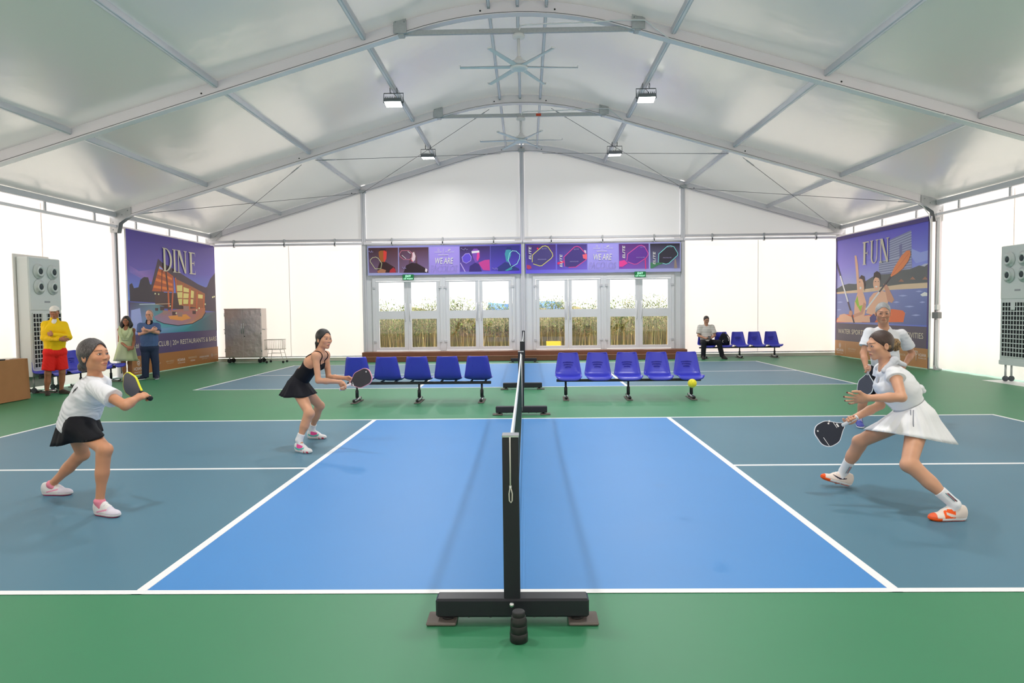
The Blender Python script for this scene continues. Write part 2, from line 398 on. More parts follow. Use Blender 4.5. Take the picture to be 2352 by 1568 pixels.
# ================================================================== OUTDOORS: bamboo hedge, tarp, crate
def hedge():
    root = tag(empty('bamboo_hedge', (0, 22.4, .1)), 'tall hedge of bamboo seen through the glass doors', 'hedge')
    st = MB(); lf = MB()
    cols = [lin(c) for c in ((88, 122, 46), (118, 148, 64), (160, 182, 100), (78, 106, 44), (170, 160, 94), (112, 130, 60))]
    scol = [lin(c) for c in ((150, 124, 80), (170, 146, 94), (128, 108, 68), (140, 132, 82))]
    for i in range(1150):
        x = random.uniform(-8.5, 8.5); y = random.uniform(-.5, .9); h = random.uniform(1.5, 1.95) + .12*math.sin(x*1.7); lx, ly = random.gauss(0, .14), random.gauss(0, .1)
        a = Vector((x, y, 0)); b = Vector((x+lx, y+ly, h)); c = random.choice(scol); r = random.uniform(.006, .013)
        st.add([a+Vector((-r, 0, 0)), a+Vector((r, 0, 0)), a+Vector((0, r, 0)), b], [(0, 1, 3), (1, 2, 3), (2, 0, 3)], 0, c)
        for k in range(64):
            t = random.uniform(.25, 1.06) ** .8; p = a.lerp(b, min(t, 1)) + Vector((random.gauss(0, .12), random.gauss(0, .12), random.gauss(0, .05)))
            an = random.uniform(0, 2*PI); L = random.uniform(.07, .17); d = Vector((math.cos(an), math.sin(an), random.uniform(-.9, .25))).normalized()*L; wv = d.cross(Vector((0, 0, 1))).normalized()*L*.11
            cc = random.choice(cols) if t > .42 else random.choice(cols[3:]+scol[:2]); j = random.uniform(.8, 1.25); cc = tuple(v*j for v in cc)
            lf.add([p, p+d*.4+wv, p+d, p+d*.4-wv], [(0, 1, 2, 3)], 0, cc)
    m = mat_attr('bamboo_leaf', .6, .3)
    tag(st.build('culms', m, root, fix=False), kind='stuff'); tag(lf.build('leaves', m, root, fix=False), kind='stuff')
hedge()
P = [[Vector((x, 23.2+.25*k, .1+(1.35+.18*math.sin(x*1.1)+.1*math.sin(x*3.7))*math.sin(min(1, k/6)*PI/2))) for k in range(9)] for x in np.linspace(-12, 12, 60)]
MB().grid(P).build('earth_bank', mat('dry_earth_bank', (150, 134, 92), .9, var=(7, .45)), bpy.data.objects['floor_outdoor'])
tp = MB(); P = [[Vector((x, .12*math.sin(x*3+k), 1.0+.75*k/5+.05*math.sin(x*2.1))) for k in range(6)] for x in np.linspace(-1.75, 1.5, 27)]
tp.grid(P); q = MB(); 
tarp = tag(empty('tarpaulin', (.2, 26.0, .1)), 'bright blue tarpaulin on posts behind the bamboo hedge', 'tarpaulin')
tp.build('sheet', mat('blue_tarp', (70, 140, 220), .5), tarp)
for x in (-1.7, 1.45): MB().tube([(x, .03, 0), (x, .03, 1.9)], .025, 8).build('post', M_galv, tarp)
cr = tag(empty('crate', (1.05, 20.6, .1)), 'yellow plastic crate outside the third door', 'crate')
for dx, dy, sx, sy in ((0, -.16, .5, .02), (0, .16, .5, .02), (-.24, 0, .02, .3), (.24, 0, .02, .3)):
    MB().box((dx, dy, .17), (sx, sy, .3), 0, None, .004).build('side', mat('yellow_plastic', (240, 200, 50), .5), cr)
MB().box((0, 0, .02), (.48, .32, .03)).build('bottom', MATS['yellow_plastic'], cr)
# ================================================================== NETS
def make_net(name, Yc, label):
    t = tag(empty(name, (.006, Yc, 0)), label, 'net', 'portable nets')
    half = 3.385
    for s in (-1, 1):
        y = s*half
        MB().box((0, y, .53), (.082, .082, .815), 0, None, .004).build('post', M_black, t)
        MB().box((0, y, .943), (.084, .084, .012), 0, None, .002).build('post_cap', M_chrome, t)
        ba = MB().box((0, y, .082), (.765, .1, .094), 0, None, .01).build('base_beam', M_black, t)
        for q in (-1, 1):
            MB().box((q*.355+s*0, y, .009), (.15, .14, .016), 0, None, .006).build('foot_pad', M_rubber, ba)
            MB().lathe([(.032, .017), (.032, .024), (.016, .026), (.016, .04)], (q*.325, y, 0), 12).build('levelling_foot', M_plastic_black, ba)
            for k in (.11, .22): MB().tube([(q*k, y-.02, .036), (q*k, y-.02, .026)], .009, 6).build('bolt', M_galv, ba)
    def sag(y): return .905 - .045*(1-(y/half)**2)
    ys = np.linspace(-half+.05, half-.05, 40)
    tp = MB()
    for s in (-1, 1):
        tp.grid([[Vector((s*.006, y, sag(y)+.012)), Vector((s*.007, y, sag(y)-.05))] for y in ys])
    tp.grid([[Vector((-.006, y, sag(y)+.012)), Vector((.006, y, sag(y)+.012))] for y in ys])
    tp.build('top_tape', mat('white_net_tape', (235, 236, 238), .6), t)
    n = MB(); r = .0013
    for y in np.arange(-half+.06, half-.05, .042):
        z0, z1 = .06, sag(y)-.045
        n.add([(-r, y-r, z0), (r, y-r, z0), (r, y+r, z0), (-r, y+r, z0), (-r, y-r, z1), (r, y-r, z1), (r, y+r, z1), (-r, y+r, z1)], [(0, 1, 5, 4), (1, 2, 6, 5), (2, 3, 7, 6), (3, 0, 4, 7)])
    for k in range(20):
        f = k/19; pts = [(y, .06 + (sag(y)-.05-.06)*f) for y in ys[::4]]
        for (ya, za), (yb, zb) in zip(pts[:-1], pts[1:]):
            n.add([(-r, ya, za-r), (r, ya, za-r), (r, ya, za+r), (-r, ya, za+r), (-r, yb, zb-r), (r, yb, zb-r), (r, yb, zb+r), (-r, yb, zb+r)], [(0, 1, 5, 4), (1, 2, 6, 5), (2, 3, 7, 6), (3, 0, 4, 7)])
    tag(n.build('mesh', mat('dark_green_net_cord', (34, 62, 54), .8), t), kind='stuff')
    MB().tube([(0, y, .055) for y in (-half+.04, half-.04)], .008, 6).build('bottom_cord', mat('dark_net_tape', (40, 46, 50), .7), t)
    for s in (-1, 1):
        MB().tube([(.012, s*(half-.045), z) for z in (.06, .9)], .006, 6).build('side_cord', mat('white_cord', (225, 222, 216), .6), t)
    return t
n1 = make_net('pickleball_net', 3.06, 'dark portable court net nearest the camera, with a rope loop on its post')
n2 = make_net('pickleball_net', 13.08, 'dark portable court net on the far court in front of the doors')
rp = MB(); yp = -3.385-.044
rp.tube([(-.002, yp, .94), (-.002, yp-.004, .70)], .0035, 6)
rp.tube([(-.002, yp-.004, .70), (-.009, yp-.005, .66), (-.008, yp-.005, .625), (0, yp-.005, .615), (.006, yp-.005, .625), (.007, yp-.005, .66), (-.002, yp-.004, .70)], .003, 6)
rp.build('tension_rope', mat('white_cord', (225, 222, 216), .6), n1)
MB().tube([(-.002, yp, .70), (-.002, yp-.006, .685)], .006, 8).build('rope_crimp', M_white_plastic, n1)
MB().lathe([(.001, 0), (.012, .002), (.014, .012), (.008, .02), (.001, .022)], (-.002, -3.385-.05, .105), 12, 0, Matrix.Rotation(PI/2, 3, 'X')).build('lock_bolt', M_chrome, n1)

# black stacked cylinder standing before the near net
sx = tag(empty('stacked_canister', (.04, -.54, 0)), 'black ribbed cylinder with a cap, standing in front of the near net base', 'canister')
MB().lathe([(.040, 0), (.043, .004), (.043, .042), (.0415, .044)], n=32).build('bottom_ring', M_plastic_black, sx)
MB().lathe([(.0405, .044), (.0415, .046), (.040, .078), (.039, .08)], n=32).build('middle_ring', M_plastic_black, sx)
MB().lathe([(.0385, .08), (.0395, .082), (.038, .104), (.034, .112), (.034, .12)], n=32).build('upper_ring', M_plastic_black, sx)
MB().lathe([(.029, .12), (.0305, .122), (.0305, .14), (.028, .144), (.022, .1455), (.001, .1455)], n=32).build('cap', mat('black_cap', (38, 38, 42), .6), sx)

# ================================================================== BALL
bl = tag(empty('pickleball', at(1590, 880, 2.0)), 'yellow perforated ball in flight, right of the near net', 'ball')
bm = bmesh.new(); bmesh.ops.create_icosphere(bm, subdivisions=4, radius=.037); me = bpy.data.meshes.new('shell'); bm.to_mesh(me); bm.free()
for p in me.polygons: p.use_smooth = True
me.materials.append(mat('yellow_ball_plastic', (232, 222, 40), .45)); o = bpy.data.objects.new('shell', me); COL.objects.link(o); o.parent = bl
hb = MB(); N = 32
for k in range(N):
    z = 1-2*(k+.5)/N; a = k*2.39996; d = Vector((math.sqrt(1-z*z)*math.cos(a), math.sqrt(1-z*z)*math.sin(a), z)); e = d.orthogonal().normalized(); g_ = d.cross(e)
    hb.add([d*.0372 + (e*math.cos(q)+g_*math.sin(q))*.003 for q in np.linspace(0, 2*PI, 8, endpoint=False)], [tuple(range(8))])
tag(hb.build('holes', mat('ball_hole_shade', (196, 188, 36), .7), bl), kind='stuff')

# ================================================================== BEAM BENCHES WITH BLUE SEATS
def seat_mesh():
    prof = [(-.235, -.045, .19), (-.228, -.012, .215), (-.20, .008, .225), (-.10, .0, .232), (.02, -.006, .235), (.12, .002, .235), (.175, .035, .232), (.2, .085, .226), (.22, .16, .215), (.238, .24, .202), (.255, .32, .188), (.267, .378, .178), (.271, .403, .170), (.272, .413, .152)]
    # sitter faces -y
    P = []
    for i, (y, z, hw) in enumerate(prof):
        row = []
        for j in range(13):
            v = -1+2*j/12; e = abs(v)**4; back = max(0, min(1, (i-5)/3))
            row.append(Vector((v*hw, y - e*.045*back, z + e*.028*(1-back) - (.007*(1-v*v) if i >= 12 else 0))))
        P.append(row)
    m = MB(); m.grid(P)
    me = bpy.data.meshes.new('seat'); me.from_pydata([tuple(v) for v in m.v], [], m.f)
    bm = bmesh.new(); bm.from_mesh(me); bmesh.ops.recalc_face_normals(bm, faces=bm.faces)
    bmesh.ops.solidify(bm, geom=bm.faces[:], thickness=.007)
    bmesh.ops.recalc_face_normals(bm, faces=bm.faces)
    for f in bm.faces: f.smooth = True
    bm.to_mesh(me); bm.free(); me.materials.append(M_seat); return me
SEAT = seat_mesh()
def ridge_mesh():
    m = MB(); m.tube([(x, -.004+.03*(x/.09)**2*.3, .012*(1-(x/.09)**2)) for x in np.linspace(-.09, .09, 9)], .005, 6)
    o = m.build('ridge', mat('blue_plastic_groove', (44, 46, 160), .4)); me = o.data; bpy.data.objects.remove(o); return me
RIDGE = ridge_mesh()
def make_bench(n=5, pitch=.515):
    t = empty('beam_bench'); L = (n-1)*pitch+.42
    MB().box((0, .03, .325), (L, .06, .045), 0, None, .004).build('beam', M_black, t)
    for k in range(n):
        x = (k-(n-1)/2)*pitch
        s_ = bpy.data.objects.new('seat', SEAT); COL.objects.link(s_); s_.parent = t; s_.location = (x, 0, .385)
        for q, (yy, zz, sc_) in enumerate(((.213, .235, 1.0), (.204, .195, .85), (.194, .155, .6))):
            r = bpy.data.objects.new('ridge', RIDGE); COL.objects.link(r); r.parent = s_; r.location = (0, yy-.004, zz); r.scale = (sc_, 1, 1)
            r2 = r.copy(); COL.objects.link(r2); r2.location = (0, yy+.016, zz)
        for q in (-1, 1):
            MB().box((x+q*.12, .0, .358), (.03, .22, .022), 0, None, .003).build('seat_bracket', M_black, t)
    for x in (-L/2+.16, 0, L/2-.16):
        lg = MB().tube([(x, .03, .05), (x, .03, .31)], .018, 10).build('leg', M_black, t)
        MB().tube([(x, .03, .075), (x, .03, .2), (x, .03, .215)], [.029, .029, .019], 10).build('sleeve', M_black, lg)
        MB().tube([(x, -.19, .048), (x, .25, .048)], .025, 12).build('foot_tube', M_chrome, lg)
        for q in (-.185, .245): MB().lathe([(.026, 0), (.026, .012), (.02, .016)], (x, q-.008, .048), 12, 0, Matrix.Rotation(-PI/2, 3, 'X')).build('end_cap', M_plastic_black, lg)
        for q in (-.15, .2): MB().lathe([(.022, .016), (.022, .022), (.01, .024), (.01, .03)], (x, q, 0), 10).build('levelling_foot', M_plastic_black, lg)
        MB().box((x, .03, .008), (.1, .52, .014), 0, None, .004).build('foot_pad', M_rubber, lg)
        for q in (-.03, .03): MB().tube([(x+q, -.004, .325), (x+q, .0, .325)], .009, 8).build('bolt', M_chrome, lg)
    return t
b1 = make_bench(); b1.location = (1.845, 8.12, 0); b1.rotation_euler.z = math.radians(-1.5)
tag(b1, 'five blue plastic seats on a black beam facing the camera, right of the net', 'bench', 'beam benches with blue seats')
b2 = copy_tree(b1); b2.location = (-1.76, 8.02, 0); b2.rotation_euler.z = math.radians(179)
tag(b2, 'row of five blue plastic seats with backs to the camera, left of the near net', 'bench')
b3 = copy_tree(b1); b3.location = (6.63, 17.42, 0); b3.rotation_euler.z = math.radians(2)
tag(b3, 'blue plastic seats on a beam against the back wall, under the seated man', 'bench')
b4 = copy_tree(b1); b4.location = (-9.52, 10.87, 0); b4.rotation_euler.z = PI/2
tag(b4, 'row of blue plastic seats along the left wall, behind the man in yellow', 'bench')

# ================================================================== FLOODLIGHTS
def make_flood():
    t = empty('floodlight')
    MB().box((0, 0, .0), (.36, .27, .075), 0, None, .012).build('housing', mat('grey_cast_housing', (120, 124, 128), .5, .5), t)
    for k in range(9): MB().box((-.15+k*.0375, 0, .06), (.008, .2, .05)).build('cooling_fin', MATS['grey_cast_housing'], t)
    MB().box((0, 0, -.041), (.33, .24, .008), 0, None, .003).build('led_panel', mat('lit_led_panel', (255, 252, 246), .4, emit=14), t)
    MB().tube([(-.2, 0, .0), (-.2, 0, .2), (.2, 0, .2), (.2, 0, .0)], .011, 6, 0, True, False, False).build('yoke', MATS['grey_cast_housing'], t)
    for s in (-1, 1):
        MB().tube([(s*.2-.0, 0, .0), (s*.175, 0, .0)], .016, 8).build('pivot_knob', M_steel_dark, t)
        MB().tube([(s*.07, 0, .2)] + [(s*.07, .06*math.sin(a), .255-.055*math.cos(a)) for a in np.linspace(.3, 2*PI-.3, 10)], .006, 6).build('purlin_clamp', M_steel_dark, t)
    MB().tube([(.02, 0, .08), (.05, .03, .14), (.0, .02, .2)], .005, 6).build('power_lead', M_plastic_black, t)
    ld = bpy.data.lights.new('flood_lamp', 'AREA'); ld.shape = 'RECTANGLE'; ld.size = .33; ld.size_y = .24; ld.energy = FLOOD_W; ld.color = (1, .98, .95); ld.spread = math.radians(170)
    lo = bpy.data.objects.new('flood_lamp', ld); COL.objects.link(lo); lo.parent = t; lo.location = (0, 0, -.05)
    return t
fl0 = make_flood(); fname = {10.5: 'in the bay between the two ceiling fans', 15.5: 'in the last bay before the back wall', 5.5: 'over the near court', .5: 'over the near net post', -4.5: 'behind the camera'}
first = True
for y in (10.5, 15.5, 5.5, .5):
    for s in (-1, 1):
        t = fl0 if first else copy_tree(fl0); first = False
        t.location = (s*2.58, y, roofz(2.58)-.37); t.rotation_euler = (math.radians(-10 if y == 10.5 else 0), 0, 0)
        tag(t, 'lit white floodlight hanging from the %s purlin %s' % ('left' if s < 0 else 'right', fname[y]), 'floodlight', 'lit floodlights on the purlins')
# ================================================================== CEILING FANS ON CROSS BARS
def make_fan(rot):
    t = empty('ceiling_fan')
    MB().lathe([(.03, -.02), (.1, .0), (.105, .03), (.085, .06), (.03, .07)], (0, 0, .0), 24).build('canopy', M_white_plastic, t)
    MB().tube([(0, 0, -.02), (0, 0, -.34)], .022, 12).build('down_rod', M_white_plastic, t)
    MB().lathe([(.03, -.31), (.05, -.33), (.055, -.36), (.12, -.39), (.15, -.44), (.15, -.47), (.125, -.475)], (0, 0, 0), 28).build('motor', M_white_plastic, t)
    MB().lathe([(.12, -.478), (.148, -.485), (.14, -.515), (.09, -.53), (.01, -.532)], (0, 0, 0), 28).build('motor_cover', M_white_plastic, t)
    for k in range(6):
        a = rot+k*PI/3; R = Matrix.Rotation(a, 3, 'Z'); m = MB(); P = []
        for i in range(9):
            r = .13+(.98-.13)*i/8; w_ = .03+.02*(1-i/8)
            P.append([R @ Vector((r, v*w_, -.478+v*.005-.01*(i/8))) for v in (-1, 0, 1)])
        m.grid(P); P2 = [[q-Vector((0, 0, .008)) for q in row] for row in P]; m.grid(P2)
        m.box(R @ Vector((.985, 0, -.478)), (.012, .075, .03), 0, R)
        m.build('blade', M_white_plastic, t)
    return t
for Y, rot, d in ((8, .05, 'nearer'), (13, -.03, 'farther')):
    t = make_fan(rot); t.location = (.015, Y-.02, 6.10); tag(t, 'white six-bladed ceiling fan, the %s of the two' % d, 'fan', 'ceiling fans')
    b = tag(empty('fan_support_bar', (.02, Y, 6.2)), 'grey steel cross bar carrying the %s ceiling fan' % d, 'bar', 'fan support bars')
    MB().box((0, -.02, .012), (3.9, .05, .08), 0, None, .004).build('bar', M_galv, b)
    for s in (-1, 1):
        MB().box((s*1.98, -.10, .10), (.22, .012, .24), 0, None, .006).build('bracket_plate', M_galv, b)
        MB().box((s*1.97, -.02, .012), (.1, .15, .12), 0, None, .006).build('end_clamp', M_galv, b)
        for u in (-.07, .07): MB().tube([(s*1.98+u, -.106, .17), (s*1.98+u, -.125, .17)], .014, 6).build('bolt', M_galv, b)
    if Y == 13: MB().box((.42, -.046, .012), (.12, .003, .06)).build('red_sticker', mat('red_sticker', (214, 80, 50), .5), b)
    c = tag(empty('cable_conduit', (0, Y-.14, 0)), 'thin white conduit running from the %s ceiling fan along the right rafter' % d, 'conduit', 'fan conduits')
    pts = [(.03, 0, 6.18), (.05, 0, 6.25), (.15, 0, 6.265), (1.2, 0, 6.285), (1.7, 0, 6.31), (2.1, 0, 6.30)]
    pts += [(x, 0, roofz(x)-.23) for x in (2.5, 3.4, 4.5, 6, 8, 9.3)] + [(9.5, 0, 3.9), (9.66, 0, 3.7), (9.7, 0, 3.5), (9.7, 0, .3)]
    MB().tube(pts, .012, 8).build('pipe', M_white_plastic, c)
    for x in (1.3, 3, 5, 7):
        z = np.interp(x, [p[0] for p in pts[:-1]], [p[2] for p in pts[:-1]]); MB().box((x, .0, z), (.03, .03, .03)).build('saddle', M_white_plastic, c)

# ================================================================== AIR CONDITIONERS
def make_ac():
    t = empty('air_conditioner')   # front faces +x, origin at floor centre
    W, D = .92, .24; m_w = mat('ac_white_enamel', (214, 221, 221), .35)
    bd = MB().bx(-D/2, D/2, -W/2, W/2, .42, 2.72, 0, .012).build('body', m_w, t)
    MB().bx(D/2-.01, D/2+.012, -W/2+.01, W/2-.01, 1.66, 2.71, 0, .008).build('upper_panel', m_w, t)
    for y in (-.2, .2):
        for z in (2.44, 2.13):
            M = Matrix.Rotation(PI/2, 3, 'Y')
            nz = MB().lathe([(.15, 0), (.155, .012), (.15, .028), (.10, .034), (.105, .06), (.085, .075), (.062, .06), (.058, .02)], (D/2+.01, y, z), 28, 0, M).build('jet_nozzle', m_w, t)
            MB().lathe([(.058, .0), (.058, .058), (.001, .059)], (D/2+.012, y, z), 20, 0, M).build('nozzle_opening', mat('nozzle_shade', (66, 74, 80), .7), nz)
    MB().box((D/2+.013, .03, 1.83), (.004, .16, .035)).build('name_plate', mat('grey_plate', (150, 155, 160), .4), t)
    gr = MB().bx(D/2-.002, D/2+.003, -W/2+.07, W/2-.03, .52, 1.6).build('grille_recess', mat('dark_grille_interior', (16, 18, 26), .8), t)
    for k in range(13): MB().bx(D/2+.003, D/2+.014, -W/2+.06, W/2-.02, .512+k*.0905-.009, .512+k*.0905+.009).build('grille_bar', m_w, gr)
    for k in range(11): y = -W/2+.065+k*.0825; MB().bx(D/2+.003, D/2+.013, y-.007, y+.007, .52, 1.6).build('grille_bar', m_w, gr)
    MB().box((D/2+.018, -.08, 1.52), (.014, .13, .16), 0, None, .006).build('control_panel', m_w, t)
    MB().bx(-D/2, D/2+.01, -W/2-.01, W/2+.01, .34, .43, 0, .006).build('base_rail', m_w, t)
    for y in (-.36, .36):
        for x in (-.06, .06):
            MB().tube([(x, y, .34), (x, y, .10)], .02, 8).build('castor_fork', M_galv, t)
            MB().lathe([(.02, -.018), (.055, -.016), (.055, .016), (.02, .018)], (x, y, .0555), 18, 0, Matrix.Rotation(PI/2, 3, 'X'), False).build('castor_wheel', mat('castor_grey', (70, 76, 86), .6), t)
    return t
ac1 = make_ac(); ac1.location = (-9.82, 10.10, 0); tag(ac1, 'tall white air conditioner by the left wall, behind the man in yellow', 'air conditioner', 'tall air conditioners')
MB().bx(-.15, -.125, -.53, .50, .1, 2.78, 0, .01).build('rear_shroud', mat('white_shroud', (240, 236, 232), .6), ac1)
ac2 = make_ac(); ac2.location = (9.82, 9.94, 0); ac2.rotation_euler.z = PI; tag(ac2, 'tall white air conditioner by the right wall, cut off at the edge', 'air conditioner', 'tall air conditioners')
MB().bx(-.12, .36, -.62, .6, .0, .0005, 0, .0).build('drip_tray', M_white_plastic, ac2)

# ================================================================== DRAPED TABLE AT LEFT
tb = tag(empty('draped_table', (-9.62, 7.95, 0)), 'table under a brown floor-length cloth at the left edge', 'table')
X0, X1, Y0, Y1 = -.36, .40, -1.0, .92; ring = []
per = [(X1, Y0), (X1, Y1), (X0, Y1), (X0, Y0)]; pts = []
for k in range(4):
    a, b = Vector(per[k]), Vector(per[(k+1) % 4])
    for i in range(14): pts.append(a.lerp(b, i/14))
P = []
for kz in range(9):
    z = .75*(1-kz/8)+.012; row = []
    for i, p in enumerate(pts):
        out = 1 + .035*(kz/8) + .012*(kz/8)*math.sin(i*1.7); row.append(Vector((p.x*out, p.y*out, z)))
    P.append(row + [row[0]])
M_cloth = mat('brown_table_cloth', (172, 122, 82), .75, 0, .2, (5, .08), (30, .25, .01))
mb = MB(); mb.grid(P); mb.add([p+Vector((0, 0, 0)) for p in P[0][:-1]], [tuple(range(len(P[0])-1))]); mb.build('cloth', M_cloth, tb)
for x in (-.3, .3):
    for y in (-.9, .8): MB().tube([(x, y, 0), (x, y, .74)], .02, 8).build('leg', M_galv, tb)
MB().bx(-.34, .36, -.96, .88, .735, .757).build('table_top', M_wood, tb)
def paper(name, x, y, w_, d_, h_, rgb, label, cat, rz):
    t = empty(name, (x, y, .7635), rz); tag(t, label, cat)
    MB().bx(-w_/2, w_/2, -d_/2, d_/2, 0, h_*.6, 0).build('bottom_sheets', mat('paper_'+cat, rgb, .8), t)
    MB().box((.01, .012, h_*.8), (w_, d_, h_*.4), 0, Matrix.Rotation(.12, 3, 'Z')).build('top_sheet', MATS['paper_'+cat], t)
paper('paper_stack', -9.42, 8.62, .21, .3, .018, (240, 238, 232), 'stack of white paper sheets at the corner of the draped table', 'paper', .2)
paper('clipboard', -9.36, 8.18, .23, .32, .02, (40, 42, 46), 'black clipboard lying on the draped table', 'clipboard', -.1)
paper('score_cards', -9.6, 8.4, .12, .16, .03, (226, 205, 178), 'small tan pile of cards on the draped table', 'cards', .5)

# ================================================================== STEEL CABINET AND TROLLEY
cb = tag(empty('steel_cabinet', (-8.66, 17.52, 0)), 'stainless steel two-door cabinet on castors by the back wall', 'cabinet')
M_ss = mat('brushed_stainless', (214, 204, 202), .3, .6, .5, None, (2.4, .5, .06))
M_ss2 = mat('stainless_side', (205, 198, 194), .35, .7)
MB().bx(-.575, .575, -.20, .22, .17, 1.69, 0, .008).build('body', M_ss2, cb)
MB().bx(-.575, .575, -.228, -.2, 1.655, 1.69).build('top_lip', M_ss, cb)
for s in (-1, 1):
    dr = MB().bx(s*.004, s*.565, -.225, -.2, .19, 1.65, 0, .004).build('door', M_ss, cb)
    MB().tube([(s*.03, -.225, 1.24), (s*.03, -.26, 1.22), (s*.03, -.26, .94), (s*.03, -.225, .92)], .011, 8).build('handle', M_chrome, dr)
    for z in (.4, .95, 1.5): MB().tube([(s*.566, -.228, z-.05), (s*.566, -.228, z+.05)], .009, 8).build('hinge', M_chrome, dr)
    MB().tube([(s*.575, .05, 1.04), (s*.64, .05, 1.04), (s*.64, -.1, 1.04), (s*.575, -.1, 1.04)], .012, 8).build('push_bar', M_chrome, cb)
MB().lathe([(.016, 0), (.018, .008), (.001, .01)], (.05, -.225, .83), 12, 0, Matrix.Rotation(PI/2, 3, 'X')).build('lock', M_plastic_black, cb)
for x in (-.48, .48):
    for y in (-.13, .15):
        MB().box((x, y, .14), (.03, .05, .07)).build('castor_fork', M_galv, cb)
        MB().lathe([(.03, -.018), (.07, -.016), (.07, .016), (.03, .018)], (x, y, .071), 18, 0, Matrix.Rotation(PI/2, 3, 'X'), False).build('castor_wheel', M_plastic_black, cb)
tr = tag(empty('wire_trolley', (-7.62, 17.35, 0)), 'white wire basket trolley beside the steel cabinet', 'trolley')
M_wire = mat('white_wire', (226, 218, 210), .5)
def wire(a, b, nm, par, r=.005): return MB().tube([a, b], r, 6).build(nm, M_wire, par)
bk = MB(); x0, x1, y0, y1 = -.34, .2, -.17, .17
rimz = (.72, .42)
for z in rimz: MB().tube([(x0, y0, z), (x1, y0, z), (x1, y1, z), (x0, y1, z)], .007, 6, closed=True).build('basket_rim', M_wire, tr)
for k in range(11):
    x = x0+(x1-x0)*k/10
    for y in (y0, y1): wire((x, y, .42), (x, y, .72), 'basket_wire', tr, .004)
for k in range(1, 6):
    y = y0+(y1-y0)*k/6
    for x in (x0, x1): wire((x, y, .42), (x, y, .72), 'basket_wire', tr, .004)
    wire((x0, y, .42), (x1, y, .42), 'basket_wire', tr, .004)
for y in (y0, y1):
    wire((-.22, y, .42), (-.28, y, .07), 'leg', tr, .009); wire((.14, y, .42), (.23, y, .07), 'leg', tr, .009); wire((-.27, y, .12), (.215, y, .12), 'stretcher', tr, .007); wire((-.25, y, .3), (.17, y, .3), 'stretcher', tr, .006)
    for x in (-.28, .23): MB().lathe([(.012, -.012), (.036, -.01), (.036, .01), (.012, .012)], (x, y, .0365), 14, 0, Matrix.Rotation(PI/2, 3, 'X')).build('castor_wheel', M_plastic_black, tr)

# ================================================================== CONDUITS ON THE RIGHT COLUMN, EXIT SIGNS
cd = tag(empty('junction_box', (9.86, 12.8, 0)), 'grey junction box with white conduits on the right column beside the FUN banner', 'junction box')
for k, yy in enumerate((-.02, .05)):
    MB().tube([(0, yy, 3.62), (0, yy, 1.42)], .02, 8).build('conduit', M_white_plastic, cd); MB().tube([(0, yy, 1.2), (0, yy, .12), (.02, yy-.03, .05), (.03, yy-.12, .03)], .02, 8).build('conduit', M_white_plastic, cd)
MB().box((-.01, .01, 1.31), (.1, .24, .15), 0, None, .01).build('box', mat('junction_grey', (140, 140, 142), .5), cd)
MB().box((0, .0, 1.5), (.09, .1, .12), 0, None, .006).build('switch', M_white_plastic, cd)
M_ledgreen = mat('exit_sign_green', (10, 110, 60), .4, emit=.25)
M_ledwhite = mat('exit_sign_letters', (180, 255, 210), .4, emit=1.2)
for x, side in ((-3.585, 'left'), (3.647, 'right')):
    t = tag(empty('exit_sign', (x, 17.76, 2.60)), 'small lit green exit sign hanging under the %s long banner' % side, 'exit sign', 'exit signs')
    MB().box((0, 0, .01), (.35, .03, .17), 0, None, .004).build('panel', M_ledgreen, t)
    text('lettering', 'EXIT', M_ledwhite, t, (0, -.0165, .012), (1, 0, 0), (0, 0, 1), .06, None, 'CENTER', 0, .01)
    text('lettering', 'LỐI THOÁT', M_ledwhite, t, (0, -.0165, -.058), (1, 0, 0), (0, 0, 1), .04, None, 'CENTER', 0, .01)
    MB().box((0, .07, -.06), (.05, .11, .03)).build('wall_bracket', M_galv, t)
